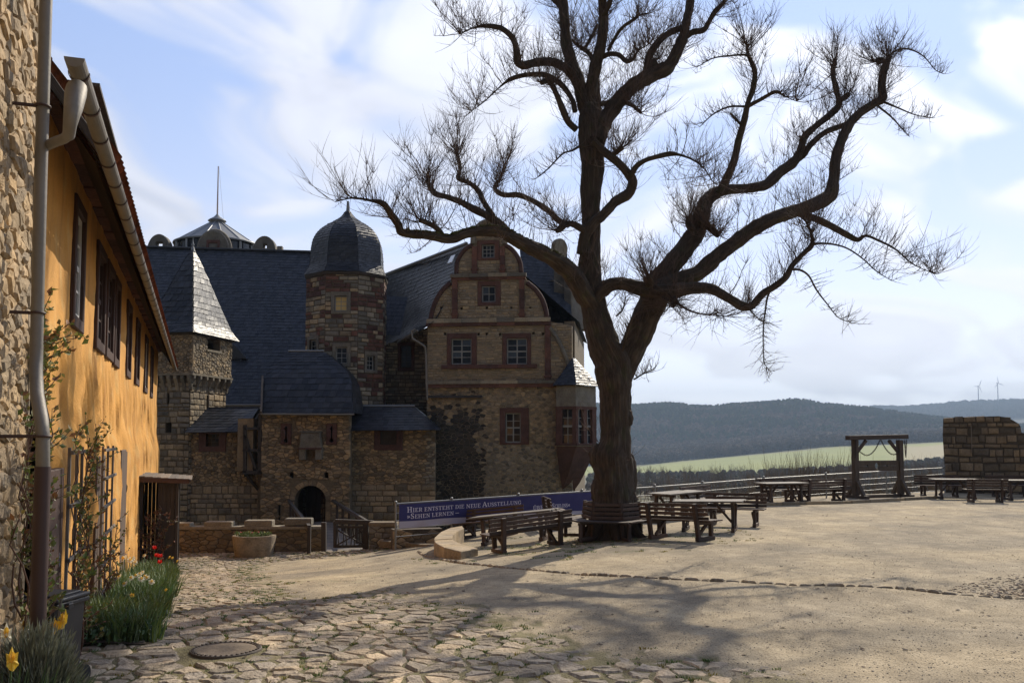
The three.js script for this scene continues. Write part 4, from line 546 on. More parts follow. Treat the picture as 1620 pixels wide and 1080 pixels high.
function loft(rows) { // rows: [left point, right point] from eave to ridge
  const L = new THREE.CatmullRomCurve3(rows.map((r) => r[0]), false, 'centripetal'), R = new THREE.CatmullRomCurve3(rows.map((r) => r[1]), false, 'centripetal');
  return (u, v) => L.getPoint(clamp(v)).lerp(R.getPoint(clamp(v)), u);
}
// a plain wall box with its stones: outline px polygon
function masonry(W, pxPoly, holePx, o) {
  const outline = W.pts(pxPoly), holes = holePx.map((h) => W.rect(...h)), t = o.thick ?? 0.5;
  if (THREE.ShapeUtils.area(outline.map(([x, y]) => new THREE.Vector2(x, y))) < 0) outline.reverse();
  const wall = W.put(o.wallName ?? 'wall', slab(outline, -t, 0, [...holes.map((h) => rectPts(h).reverse()), ...(o.cuts ?? []).map((c) => c.slice())]), o.mortar ?? M.mortar, o.parent ?? W.root);
  const avoid = [...holes, ...(o.keep ?? [])]; if (o.split !== undefined) { const ys = W.at(0, o.split)[1], cut = (lo) => { const xs = outline.map((p) => p[0]), yv = outline.map((p) => p[1]); return lo ? [[Math.min(...xs), Math.min(...yv)], [Math.max(...xs), Math.min(...yv)], [Math.max(...xs), ys], [Math.min(...xs), ys]] : outline.map(([x, y]) => [x, Math.max(y, ys)]); }; const lower = { ...o, parent: wall, most: o.most / 2 }; (o.rubbleLow ? rubble : stones)(W, cut(true), avoid, lower); (o.rubbleLow ? stones : rubble)(W, cut(false), avoid, { ...lower, name: 'upper_stone' }); } else (o.rubble ? rubble : stones)(W, outline, avoid, { ...o, parent: wall });
  return wall;
}
// ================= the castle =================
const darkStain = tones(stoneMat, 0.075, 0.068, 0.06, 4, 0.35); darkStain.tight = 0.15;
const gableStone = tones(stoneMat, 0.42, 0.355, 0.255, 6, 0.2);
function building(name, label, px, d, yaw, y = -6) { const p = P(px, 700, d); return thing(name, label, 'building', [p.x, y, p.z], yaw); }
const L3 = (root, px, py, d) => P(px, py, d).applyMatrix4(root.matrixWorld.clone().invert());
const faceMx = (cx, cz, yaw) => new THREE.Matrix4().makeRotationY(yaw).setPosition(cx, 0, cz);

{ // ---- gate tower ----
  const t = building('gate_tower', 'squat stone gate tower with round arched doorway and bulging slate roof', 484, 42, 0), W = new Wall(t);
  const arch = []; const [ax0, ay] = W.at(466, 790), [ax1] = W.at(515, 790), ar = (ax1 - ax0) / 2, acx = (ax0 + ax1) / 2; const top = W.at(490, 768)[1];
  const archPts = [[ax0, W.at(0, 852)[1]], [ax1, W.at(0, 852)[1]]]; for (let i = 0; i <= 14; i++) { const a = i / 14 * Math.PI; archPts.push([acx + ar * Math.cos(a), top - ar * 0.95 + ar * 0.95 * Math.sin(a)]); }
  const slits = [[448, 674, 453, 699], [521, 674, 526, 699]].map((r) => W.rect(...r)), put = [[458, 747, 464, 756], [513, 747, 519, 756], [440, 797, 443, 823]];
  masonry(W, [[414, 900], [552, 900], [552, 654], [414, 654]], [...put, [448, 673, 457, 700], [520, 673, 529, 700]], { rubble: true, size: 0.34, aspect: 1.9, proud: 0.05, mats: M.warm, thick: 0.7, most: 260, mortar: M.mortar, cuts: [archPts], keep: [[ax0 - 0.22, ax1 + 0.22, -9, top + 0.26], W.rect(473, 684, 508, 727), W.rect(444, 669, 461, 704), W.rect(516, 669, 533, 704)] });
  const D = 3.6; W.put('side_wall', box(W.at(414, 0)[0], W.at(414, 0)[0] + 0.6, -1, W.at(0, 654)[1], -D, -0.7), M.mortar); W.put('side_wall', box(W.at(552, 0)[0] - 0.6, W.at(552, 0)[0], -1, W.at(0, 654)[1], -D, -0.7), M.mortar); W.put('back_wall', box(W.at(414, 0)[0], W.at(552, 0)[0], -1, W.at(0, 654)[1], -D - 0.5, -D), M.mortar);
  // voussoirs
  for (let i = 0; i < 13; i++) { const a0 = i / 13 * Math.PI + 0.012, a1 = (i + 1) / 13 * Math.PI - 0.012, cy = top - ar * 0.95, q = (a, r) => [acx + (ar + r) * Math.cos(a), cy + (ar * 0.95 + r) * Math.sin(a)]; W.put('arch_stone', slab([q(a0, 0.005), q(a0, 0.24), q(a1, 0.24), q(a1, 0.005)], -0.3, rr(0.02, 0.05), [], 0.01), M.warm[i % 5]); }
  for (let y = W.at(0, 852)[1]; y < top - ar - 0.1; y += 0.42) for (const [a, b] of [[ax0 - 0.22, ax0 - 0.005], [ax1 + 0.005, ax1 + 0.22]]) W.put('jamb_stone', box(a, b, y, y + 0.4, -0.3, rr(0.02, 0.05)), M.warm[Math.floor(rnd() * 5)]);
  W.put('gate_leaf', box(ax0 + 0.05, ax1 - 0.05, W.at(0, 852)[1], top + 0.3, -2.4, -2.3), M.timber);
  const g = []; for (let i = 0; i < 6; i++) W.put('portcullis_bar', box(lerp(ax0, ax1, (i + 0.7) / 6.4) - 0.02, lerp(ax0, ax1, (i + 0.7) / 6.4) + 0.02, W.at(0, 850)[1], top + 0.2, -1.7, -1.66), M.timber);
  for (const [r, sx] of [[slits[0], 452.5], [slits[1], 524.5]]) { const s = W.rect(sx - 8, 670, sx + 8, 703), cx = (s[0] + s[1]) / 2, hy = W.at(0, 694)[1]; const hole = [[cx - 0.035, hy], [cx - 0.09, hy - 0.02], [cx - 0.10, hy - 0.12], [cx, hy - 0.19], [cx + 0.10, hy - 0.12], [cx + 0.09, hy - 0.02], [cx + 0.035, hy], [cx + 0.035, W.at(0, 679)[1]], [cx + 0.09, W.at(0, 679)[1]], [cx + 0.09, W.at(0, 677)[1]], [cx + 0.035, W.at(0, 677)[1]], [cx + 0.035, W.at(0, 674)[1]], [cx - 0.035, W.at(0, 674)[1]], [cx - 0.035, W.at(0, 677)[1]], [cx - 0.09, W.at(0, 677)[1]], [cx - 0.09, W.at(0, 679)[1]], [cx - 0.035, W.at(0, 679)[1]]]; const w = W.put('arrow_slit', slab(rectPts(s), 0.004, 0.05, [hole], 0.008), M.red[1]); }
  // machicolation box
  const mb = W.rect(473, 709, 508, 727, 0.35), mt = W.rect(476, 684, 505, 709, 0.3); 
  const box1 = W.put('machicolation', merge([slab([[mb[0], mt[2]], [mb[1], mt[2]], [mt[1], mt[3]], [mt[0], mt[3]]], 0.01, 0.36, [], 0.02), box(mb[0], mb[0] + 0.28, mb[2], mt[2], 0.01, 0.34), box(mb[1] - 0.28, mb[1], mb[2], mt[2], 0.01, 0.34)]), M.grey[1]); part('cap', box(mt[0] - 0.04, mt[1] + 0.04, mt[3], mt[3] + 0.07, 0.01, 0.42), M.grey[0], box1); part('ledge', box(mb[0] - 0.03, mb[1] + 0.03, mt[2] - 0.05, mt[2] + 0.03, 0.37, 0.42), M.red[0], box1);
  // roof
  const q = (x, y, d) => L3(t, x, y, d), rows = [[414, 559, 653, 41.55], [415, 557, 628, 41.9], [417, 555, 600, 42.4], [427, 541, 580, 42.85], [442, 526, 567, 43.15], [457, 511, 556, 43.45]];
  slates('roof', t, loft(rows.map(([a, b, y, d]) => [q(a, y, d), q(b, y, d)])), { rows: 14, across: 13, most: 230, slant: 0.45, lift: 0.022 });
  const side = (k) => rows.map(([a, b, y, d]) => { const p = q(k ? b : a, y, d), r = p.clone(); r.z = -3.9 + (k ? 0 : 0); return [p, r]; });
  slates('roof', t, loft(side(1)), { rows: 14, across: 10, slant: 0.4 }); slates('roof', t, loft(side(0)), { rows: 14, across: 10, slant: 0.4, flip: true });
  part('ridge_cap', pipe([q(456, 555, 43.45), q(512, 555, 43.45)], 0.05, 8), M.lead, t); part('gutter', pipe([q(412, 655, 41.45), q(560, 655.5, 41.45)], 0.05, 8), M.zinc, t);
  part('barge_board', beam(q(413, 655, 41.5), q(415, 598, 42.3), 0.08, 0.5, 0.01), M.greyWood[1], t);
}
{ // ---- curtain wall with lean-to roof and timbered bay, between turret and gate ----
  const t = building('curtain_wall', 'stone curtain wall with small barred window and timbered bay, left of the gate tower', 356, 42.9, 0), W = new Wall(t);
  const wr = W.rect(326, 686, 346, 706);
  masonry(W, [[285, 900], [414, 900], [414, 676], [285, 676]], [[326, 686, 346, 706]], { split: 768, size: 0.27, aspect: 1.5, proud: 0.06, mats: M.warm, h: [0.2, 0.34], l: [0.3, 0.62], wild: 0.06, most: 280, thick: 0.6, keep: [W.rect(315, 679, 357, 714)], matAt: (x, y) => y < W.at(0, 765)[1] ? M.tan : null });
  windowIn(W, W.rect(315, 679, 357, 714), wr, { cols: 3, rows: 3, bar: M.timber, stone: M.red[1], barW: 0.02 });
  // iron stain block
  const q = (x, y, d) => L3(t, x, y, d);
  slates('roof', t, bil(q(291, 684, 42.3), q(386, 683, 42.3), q(409, 645, 44.3), q(314, 645, 44.3)), { rows: 9, across: 16, most: 150, slant: 0.6, mats: M.slate });
  part('ridge_cap', beam(q(312, 645, 44.35), q(411, 645, 44.35), 0.16, 0.06), M.slate[0], t); part('barge_board', beam(q(388, 684, 42.25), q(412, 655, 43.6), 0.10, 0.16), M.timber, t);
  part('back_wall', box(q(300, 680, 44.4).x, q(411, 680, 44.4).x, 2, q(300, 648, 44.4).y, -1.9, -1.5), M.mortar, t);
  // timbered bay beside the gate
  const bw = (x, y, z = 0.75) => { const a = W.at(x, y, z); return V(a[0], a[1], z); };
  const infill = W.put('bay_infill', box(W.at(388, 0, 0.7)[0], W.at(412, 0, 0.7)[0], W.at(0, 745, 0.7)[1], W.at(0, 662, 0.7)[1], 0.02, 0.66), M.warm[2]);
  for (const [a, b, w] of [[[387, 748], [387, 672], 0.15], [[411, 748], [411, 656], 0.16], [[384, 747], [413, 747], 0.16], [[384, 712], [413, 712], 0.12], [[386, 678], [412, 678], 0.12], [[387, 688], [404, 742], 0.12]]) part('timber', beam(bw(...a), bw(...b), w, 0.14, 0.01, V(0, 0, 1)), M.timber, t);
  part('bracket', beam(bw(390, 752, 0.6), bw(411, 778, 0.05), 0.12, 0.12, 0.01, V(0, 0, 1)), M.timber, t); part('bracket', beam(bw(388, 748, 0.75), bw(388, 752, 0.02), 0.12, 0.12), M.timber, t);
}
{ // ---- right curtain wall ----
  const t = building('curtain_wall', 'stone curtain wall under a low hipped slate roof, right of the gate tower', 625, 43.0, 0), W = new Wall(t), q = (x, y, d) => L3(t, x, y, d);
  masonry(W, [[552, 900], [688, 900], [688, 676], [552, 676]], [[602, 682, 627, 703]], { split: 766, size: 0.30, aspect: 1.8, proud: 0.05, mats: M.warm, h: [0.2, 0.34], l: [0.35, 0.75], wild: 0.06, most: 290, thick: 0.6, keep: [W.rect(592, 676, 637, 712)], matAt: (x, y) => y < W.at(0, 768)[1] ? M.tan : x > W.at(677, 0)[0] ? M.grey : null });
  windowIn(W, W.rect(592, 676.5, 637, 712), W.rect(602, 682, 627, 703), { cols: 1, rows: 1, glass: M.timber, bar: M.timber, stone: M.red[0] });
  W.put('side_wall', box(W.at(688, 0)[0] - 0.6, W.at(688, 0)[0], -1, W.at(0, 677)[1], -2.4, -0.6), M.mortar);
  slates('roof', t, bil(q(553, 681, 42.4), q(697, 680, 42.4), q(655, 643, 44.6), q(555, 643, 44.6)), { rows: 9, across: 17, most: 170, slant: 0.5 });
  slates('roof', t, bil(q(697, 680, 42.4), q(697.5, 676, 46), q(656, 643, 44.8), q(655, 643, 44.6)), { rows: 9, across: 12, slant: 0.4 });
  part('ridge_cap', pipe([q(554, 642, 44.6), q(656, 642, 44.6)], 0.06, 8), M.lead, t);
}
{ // ---- rectangular turret with corbelled chamber ----
  const yaw = -11 * Math.PI / 180, bx = 1.17, bz = 1.84, ov = 0.17, c0 = P(303, 590, 42.5), c = c0.clone().sub(V(bx, 0, bz).applyAxisAngle(V(0, 1, 0), yaw));
  const t = thing('corner_turret', 'square stone turret with corbelled top chamber and steep pointed slate roof', 'tower', [c.x, -6, c.z], yaw);
  const F1 = (h, k) => new Wall(t, faceMx(h * Math.sin(k), h * Math.cos(k), k)), HP = Math.PI / 2;
  const WR = F1(bx, HP), WF = F1(bz, 0), sF = F1(bz - ov, 0), sR = F1(bx - ov, HP);
  const yE = WF.at(303, 529)[1], yL = WF.at(303, 590)[1];
  for (const [i, W] of [WF, WR].entries()) {
    const b = i ? bz : bx, a = b - ov, win = i ? W.rect(328, 529, 347, 556) : [W.at(260, 0)[0], W.at(277, 0)[0], W.at(0, 555)[1], W.at(0, 530)[1]], ol = [[-b, yL], [b, yL], [b, yE], [-b, yE]];
    const w = W.put('chamber_wall', slab(ol, -0.35, 0, [rectPts(win).reverse()]), M.mortar); rubble(W, ol, [win], { mats: i ? M.pale : M.tan, size: i ? 0.26 : 0.22, aspect: 1.3, most: 110, parent: w, gap: 0.014, proud: 0.05, minPx: i ? 11 : 8 });
    const br = W.put('window', merge([box(win[0] - 0.1, win[0] + 0.004, win[2] + 0.5, win[3], -0.3, 0.10), box(win[1] - 0.004, win[1] + 0.1, win[2] + 0.5, win[3], -0.3, 0.10), box(win[0] - 0.12, win[1] + 0.12, win[2] - 0.1, win[2], -0.34, 0.07)]), M.grey[3]);
    const S = i ? sR : sF, so = [[-a, 0], [a, 0], [a, yL + 0.02], [-a, yL + 0.02]], slit = i ? S.rect(326, 625, 329, 645) : S.rect(264, 622, 267, 640), slit2 = i ? null : S.rect(261.5, 668, 270.5, 684), hl = [slit, slit2].filter(Boolean);
    const sw = S.put('shaft_wall', slab(so, -0.4, 0, hl.map((h) => rectPts(h).reverse())), M.mortar); stones(S, so, hl, { mats: M.tan, h: [0.16, 0.34], l: [0.25, 0.6], wild: 0.2, most: 170, parent: sw, matAt: (x, y) => (y > S.at(280, 690)[1] ? (i ? M.pale : M.grey) : null) });
    for (let k = 0; k < 7; k++) { const x = lerp(-b + 0.12, b - 0.12, k / 6); const g = slab([[0, 0], [-ov - 0.10, 0], [-ov - 0.10, -0.14], [-0.10, -0.42], [-0.05, -0.66], [0, -0.72]], -0.08, 0.08, [], 0.012); g.rotateY(HP); g.translate(x, yL - 0.1, -ov); W.put('corbel', g, M.grey[k % 5]); }
    W.put('ledge', box(-b - 0.07, b + 0.07, yL - 0.09, yL - 0.002, -0.3, 0.08 + i * 0.003), M.grey[3]); W.put('wall_plate', box(-b - 0.12, b + 0.12, yE + 0.002, yE + 0.11, -0.3, 0.13 + i * 0.003), M.timber);
  }
  for (const [k, h, b] of [[Math.PI, bz, bx], [-HP, bx, bz]]) { const W = F1(h, k), S = F1(h - ov, k); W.put('chamber_wall', box(-b, b, yL, yE, -0.35, 0), M.mortar); S.put('shaft_wall', box(-b + ov, b - ov, 0, yL, -0.4, 0), M.mortar); }
  part('chamber_floor', box(-bx, bx, yL - 0.05, yL, -bz, bz), M.timber, t);
  // flared pyramid roof
  const yA = WF.at(303, 391, -bz)[1], prof = [[1.2, 0], [1.01, 0.10], [0.78, 0.30], [0.46, 0.60], [0.2, 0.84], [0.0, 1.0]], yR = yE + 0.08;
  for (const [i, k] of [0, HP, Math.PI, -HP].entries()) { const hw = i % 2 ? bz : bx, dd = i % 2 ? bx : bz, rot = (v) => v.applyAxisAngle(V(0, 1, 0), k); const rows = prof.map(([w, h]) => [rot(V(-hw * w - 0.002, yR + (yA - yR) * h, dd * w + 0.002)), rot(V(hw * w + 0.002, yR + (yA - yR) * h, dd * w + 0.002))]); slates('roof', t, loft(rows), { rows: 20, across: i % 2 ? 12 : 9, most: i === 1 ? 150 : i === 0 ? 90 : 0, slant: 0.4, lift: 0.024, mats: M.slate }); }
  part('finial', new THREE.LatheGeometry([[0.13, -0.24], [0.06, 0], [0.035, 0.06], [0.075, 0.13], [0.035, 0.2], [0.02, 0.34], [0.0, 0.55]].map((p) => new THREE.Vector2(...p)), 14).translate(0, yA, 0), M.lead, t);
}
{ // ---- great hall with the huge slate roof ----
  const t = building('great_hall', 'great hall under a huge dark slate roof behind the gate', 360, 56, 0), q = (x, y, d) => L3(t, x, y, d);
  slates('roof', t, bil(q(140, 648, 50), q(498, 648, 50), q(520, 400, 58), q(190, 390, 58)), { rows: 52, across: 56, mats: M.slate, slant: 0.3, lift: 0.016 });
  part('ridge_cap', beam(q(188, 389, 58), q(521, 399, 58), 0.3, 0.12, 0.03), M.slate[3], t);
  const e0 = q(140, 648, 50.3), e1 = q(498, 648, 50.3), b0 = q(190, 392, 58.2), b1 = q(520, 402, 58.2); part('wall', box(e0.x, e1.x, 0, e0.y, e0.z - 14, e0.z), M.mortar, t);
  slates('roof', t, bil(V(b1.x, b1.y, b1.z), V(b0.x, b0.y, b0.z), V(e0.x, e0.y, b0.z - 8.2), V(e1.x, e1.y, b0.z - 8.2)), { rows: 10, across: 20, flip: true });
  part('gutter', pipe([q(300, 641, 49.9), q(500, 641, 49.9)], 0.07, 8), M.zinc, t);
  // dormer beside the turret
  const dz = 52.2, Wd = new Wall(t, new THREE.Matrix4().makeTranslation(0, 0, q(375, 580, dz).z)), r = Wd.rect(362, 565, 382, 601);
  Wd.put('dormer', merge([box(r[0] - 0.1, r[1] + 0.12, r[2] - 0.1, r[3] + 0.05, -2, -0.12), slab([[r[0] - 0.3, r[3] + 0.02], [r[1] + 0.3, r[3] - 0.1], [(r[0] + r[1]) / 2 - 0.1, r[3] + 0.75]], -2.2, 0.1, [], 0.01)]), M.slate[1]); windowIn(Wd, [r[0], r[1], r[2], r[3]], [r[0] + 0.1, r[1] - 0.1, r[2] + 0.1, r[3] - 0.12], { cols: 2, rows: 3, stone: M.slate[0] });
}
{ // ---- rotunda with flagpole and round gables, behind the hall ----
  const d = 62, t = building('rotunda', 'glazed conical rotunda roof with flagpole and round stone gables behind the hall', 336, d, 0, 0), q = (x, y, dd = d) => L3(t, x, y, dd), s = d / F, cy = q(336, 388).y, R = 65 * s, n = 14;
  const apex = q(336, 353).y, top = 11 * s;
  for (let i = 0; i < n; i++) { const a = i / n * Math.PI * 2, b = (i + 1) / n * Math.PI * 2, p = (r, y, g) => V(Math.sin(g) * r, y, Math.cos(g) * r), g = new THREE.BufferGeometry(); const A = p(R, cy, a), B = p(R, cy, b), C = p(top, apex, b), D = p(top, apex, a); g.setAttribute('position', new THREE.Float32BufferAttribute([A, B, C, A, C, D].flatMap((v) => v.toArray()), 3)); g.computeVertexNormals(); part('roof_panel', boxUV(g), M.lead, t); part('roof_rib', pipe([A, D], 0.045, 6), M.steel, t); part('drum_post', box(-0.06, 0.06, cy - 1.2, cy, -0.06, 0.06).translate(A.x * 0.98, 0, A.z * 0.98), M.steel, t); }
  part('drum', new THREE.CylinderGeometry(R * 0.94, R * 0.94, 3, 28, 1).translate(0, cy - 1.5, 0), M.glassSky, t); part('eave_ring', new THREE.TorusGeometry(R, 0.08, 8, 42).rotateX(Math.PI / 2).translate(0, cy, 0), M.lead, t);
  part('lantern', new THREE.LatheGeometry([[top * 1.0, apex - 0.02], [top, apex + 0.10], [top * 1.32, apex + 0.13], [top * 1.2, apex + 0.22], [top * 0.5, apex + 0.42], [0.06, apex + 0.62]].map((p) => new THREE.Vector2(...p)), 16), M.lead, t);
  const polTop = q(336, 263).y; part('flagpole', tube([V(0, apex + 0.5, 0), V(0, polTop, 0)], [0.06, 0.035], 8), mat(0.5, 0.4, 0.36, { roughness: 0.6 }), t); part('halyard', pipe([V(0.05, polTop, 0), V(0.45, apex + 0.25, 0.1)], 0.008, 4), M.steel, t);
  const ring = (px, py, rx, hole, zz, label) => { const k = zz / F, w = rx * k, c = q(px, 398, zz), h = (398 - py) * k, pts = [[-w, -2], [w, -2]]; for (let i = 0; i <= 18; i++) { const a = i / 18 * Math.PI; pts.push([w * Math.cos(a), h * Math.sin(a)]); } const holes = hole ? [[[hole[0] * k, hole[2] * k], [hole[1] * k, hole[2] * k], [hole[1] * k, hole[3] * k], [hole[0] * k, hole[3] * k]]] : []; const g = slab(pts, -0.35, 0.35, holes, 0.05).translate(c.x, c.y, c.z); return [part('round_gable', g, M.grey[1], t), c, k, w, h]; };
  ring(253, 371, 18.5, [-5, 6, 4, 14], 60.5); ring(419.5, 374, 18, [-2, 4, 4, 11], 60.5); const [rg, c, k, w, h] = ring(339, 365, 25.5, null, 58.9);
  const Wg = new Wall(t, new THREE.Matrix4().makeTranslation(c.x, c.y, c.z + 0.36)); windowIn(Wg, [-10 * k, 11 * k, -1 * k, 17 * k], [-6.5 * k, 7.5 * k, -1 * k + 0.05, 12 * k], { cols: 2, rows: 2, glass: M.glassSky, stone: M.red[2] });
  const arcPts = []; for (let i = 0; i <= 20; i++) { const a = i / 20 * Math.PI; arcPts.push(V(c.x + (w + 0.02) * Math.cos(a), c.y + (h + 0.02) * Math.sin(a), c.z + 0.05)); } part('gable_coping', pipe(arcPts, 0.13, 8), M.grey[3], rg);
  for (const x of [214, 222, 443]) part('chimney', box(-0.16, 0.16, -2, 0.42, -0.2, 0.2).translate(q(x, 392, 60).x, q(x, x > 400 ? 400 : 391, 60).y, q(x, 392, 60).z), M.grey[2], t);
}
{ // ---- octagonal stair tower with onion dome ----
  const d = 46.2, t = building('stair_tower', 'octagonal red and grey stone stair tower with onion shaped slate dome', 546, d, 0), s = d / F, R = 65 * s, a0 = (10.3 + 15) * Math.PI / 180, yT = L3(t, 546, 440, d).y, ap = R * Math.cos(Math.PI / 8), hw = R * Math.sin(Math.PI / 8);
  for (let k = -4; k < 4; k++) {
    const mid = a0 + (k - 0.5) * Math.PI / 4, W = new Wall(t, faceMx(Math.sin(mid) * ap, Math.cos(mid) * ap, mid)), ol = [[-hw, 0], [hw, 0], [hw, yT], [-hw, yT]], seen = k >= -1 && k <= 2;
    const wins = { [-1]: [[490, 538, 501, 556, 2, 2]], 0: [[529, 468, 549, 492, 2, 3], [531, 549, 549, 575, 2, 3]], 1: [[580, 562, 592, 586, 2, 3]] }[k] ?? [];
    const ops = wins.map((w) => W.rect(w[0], w[1], w[2], w[3])), sur = ops.map(([x0, x1, y0, y1]) => [x0 - 0.16, x1 + 0.16, y0 - 0.14, y1 + 0.2]);
    const wall = W.put('wall', slab(ol, -0.4, 0, ops.map((o) => rectPts(o).reverse())), M.mortarDark);
    if (seen) stones(W, ol, sur, { mats: [...M.red, ...M.grey], h: [0.14, 0.28], l: [0.25, 0.75], wild: 0.12, most: 90, parent: wall, matAt: (x, y) => { const r = n3(k + x * 0.8, y * 0.75, 3) + rr(-0.5, 0.5); return r > 0.05 ? M.red : r > -0.15 ? M.tan : M.grey; } });
    wins.forEach((w, i) => windowIn(W, sur[i], ops[i], { cols: w[4], rows: w[5], stone: M.grey[1], glass: w[0] === 529 ? M.curtain : M.glass, deep: 0.14 }));
  }
  const prof = [[69, 440], [65, 433], [60.5, 424], [59.5, 410], [58.5, 398], [55.5, 384], [48.5, 371], [37, 360.5], [23, 352], [11.5, 344], [4, 334]].map(([r, y]) => [r * s, L3(t, 546, y, d).y]);
  for (let k = -4; k < 4; k++) { const A = a0 + (k - 1) * Math.PI / 4, B = a0 + k * Math.PI / 4, rows = prof.map(([r, y]) => [V(Math.sin(A) * r, y, Math.cos(A) * r), V(Math.sin(B) * r, y, Math.cos(B) * r)]); slates('dome', t, loft(rows), { rows: 30, across: 8, slant: 0.35, lift: 0.02, most: k === 2 || k === 1 ? 90 : 0 }); }
  part('eave_board', new THREE.LatheGeometry([[64, 446], [67, 445], [68.5, 440], [66, 438]].map(([r, y]) => new THREE.Vector2(r * s, L3(t, 546, y, d).y)), 8, a0).toNonIndexed(), M.timber, t); part('finial', tube([V(0, prof[10][1], 0), V(0, L3(t, 546, 318, d).y, 0)], [0.10, 0.05], 8), M.lead, t);
}
{ // ---- palace with the curved gable ----
  const yaw = -7 * Math.PI / 180, t = building('palace_house', 'tall stone house with curved stepped gable, sash windows and corner bay window behind the tree', 775, 44, yaw), W = new Wall(t), q = (x, y, d) => L3(t, x, y, d);
  const R = (a, b, c, d, z = 0) => W.rect(a, b, c, d, z);
  const outlinePx = [[676, 900], [676, 511], [681, 508], [683, 494], [689, 476], [699, 459], [712, 447], [716, 438], [721, 430], [722, 417], [728, 404], [738, 393], [747, 388], [748, 372], [755, 360], [764, 352], [773, 349], [783, 352], [792, 360], [799, 373], [800, 388], [808, 393], [818, 404], [824, 417], [826, 430], [831, 438], [836, 447], [848, 458], [858, 473], [864, 491], [866, 508], [905, 515], [906, 900]];
  const wins = [ // surround, opening, cols, rows
    [[707.5, 527.5, 754, 577], [714, 535.5, 746, 576], 2, 4], [[795, 527.5, 840, 577], [801.5, 535, 834, 576], 2, 4], [[756, 445, 792, 483], [762, 452, 784, 477.5], 2, 2], [[755, 381, 790, 411], [762, 386.5, 782.5, 407.5], 3, 3], [[791, 645, 837, 703], [799.5, 653, 824, 700], 2, 4]];
  const ops = wins.map((w) => w[1]), putlog = [[698, 487], [730, 488], [770, 487], [809, 487], [839, 487], [704, 528], [757, 528.5], [770, 528], [791, 529], [844, 527], [859, 528]].map(([x, y]) => [x - 1.8, y - 2, x + 1.8, y + 2]);
  const stain = (x, y) => { const k = n2(x * 0.9, y * 0.6) * 8 + rr(-9, 9); return x > W.at(688 + k, 0)[0] && x < W.at(764 + k, 0)[0] && y < W.at(0, 648 + k * 2)[1]; };
  masonry(W, outlinePx, [...ops, ...putlog], { split: 612, rubbleLow: true, size: 0.30, aspect: 1.5, mats: M.tan, h: [0.09, 0.18], l: [0.16, 0.55], wild: 0.16, most: 290, thick: 0.55, mortar: M.mortarPale, gap: 0.016, proud: 0.03, keep: wins.map((w) => R(...w[0])), matAt: (x, y) => (stain(x, y) ? darkStain : y < W.at(0, 700)[1] ? M.grey : y > W.at(0, 605)[1] ? gableStone : null) });
  for (const [s, o, c, r] of wins) windowIn(W, R(...s), R(...o), { cols: c, rows: r, cross: r === 4, stone: M.red[1 + (c % 2)], barW: 0.032, glass: [M.glass, M.glass, M.glassSky, M.glass, M.glass] });
  // strings, pilasters, ledges in red sandstone, in blocks
  const blocks = (name, x0, x1, y0, y1, z1, mats, len = 0.9) => { const n = Math.max(1, Math.round((x1 - x0) / len)); for (let i = 0; i < n; i++) W.put(name, box(lerp(x0, x1, i / n) + 0.004, lerp(x0, x1, (i + 1) / n) - 0.004, y0, y1, -0.02, z1 + rr(-0.008, 0.008)), mats[Math.floor(rnd() * mats.length)]); };
  for (const [a, z, m] of [[[675, 509, 872, 514], 0.16, M.red], [[676, 505.5, 871, 508.8], 0.22, M.grey], [[714, 437.5, 832, 441.5], 0.14, M.red], [[713, 434.5, 833, 437.3], 0.2, M.grey], [[674, 606.5, 908, 612], 0.17, M.red], [[674, 603, 909, 606.3], 0.23, M.grey], [[699, 577.5, 850, 582], 0.18, M.red], [[677, 626, 763, 629], 0.20, M.slate]]) { const r = R(...a); blocks('string_course', r[0], r[1], r[2], r[3], z, m); }
  for (const [x, y0, y1, w] of [[720, 442, 505, 4], [826, 442, 505, 4], [751, 390, 434, 4], [795, 390, 434, 4], [867, 515, 602.5, 4.6]]) { const r = R(x - w, y0, x + w, y1); for (let i = 0, n = Math.round((r[3] - r[2]) / 0.5); i < n; i++) W.put('pilaster_block', box(r[0], r[1], lerp(r[2], r[3], i / n) + 0.003, lerp(r[2], r[3], (i + 1) / n) - 0.003, -0.02, 0.13 + rr(-0.006, 0.006)), M.red[Math.floor(rnd() * 4)]); const b = R(x - w - 1.5, y1 - 9, x + w + 1.5, y1 - 6); W.put('pilaster_base', box(b[0], b[1], b[2], b[3], -0.02, 0.16), M.red[2]); }
  const arc = (pts, r, m = M.red[0], z = 0.03) => { const c = new THREE.CatmullRomCurve3(W.pts(pts).map(([x, y]) => V(x, y, z)), false, 'centripetal'); W.put('gable_coping', tube(c.getPoints(24), new Array(25).fill(r), 8), m); };
  arc([[681, 506], [684, 491], [690, 475], [700, 459], [713, 447]], 0.12, M.red[0]); arc([[866, 506], [863, 489], [857, 472], [847, 458], [834, 447]], 0.12, M.red[0]); arc([[722, 433], [723, 416], [729, 403], [739, 392], [748, 388]], 0.11, M.red[0]); arc([[825, 433], [823, 416], [817, 403], [807, 392], [799, 388]], 0.11, M.red[0]); arc([[870, 519], [881, 535], [892, 557], [900, 580], [905, 603]], 0.10, M.grey[1], 0.06); arc([[748, 386], [750, 368], [760, 355], [773, 350], [787, 355], [797, 368], [799, 386]], 0.13, M.grey[2]);
  // side walls and roof of the house
  const zb = -11, xl = W.at(676, 0)[0], xr = W.at(906, 0)[0], ye = W.at(0, 520)[1]; W.put('side_wall', box(xr - 0.5, xr, 0, ye, zb, -0.55), M.mortar);
  W.put('side_wall', box(xl, xl + 0.5, 0, ye, -4.2, -0.55), M.mortar); W.put('inner_wall', box(xl + 0.5, xr - 0.5, 0, W.at(0, 440)[1], -4.6, -4.2), M.mortarPale);
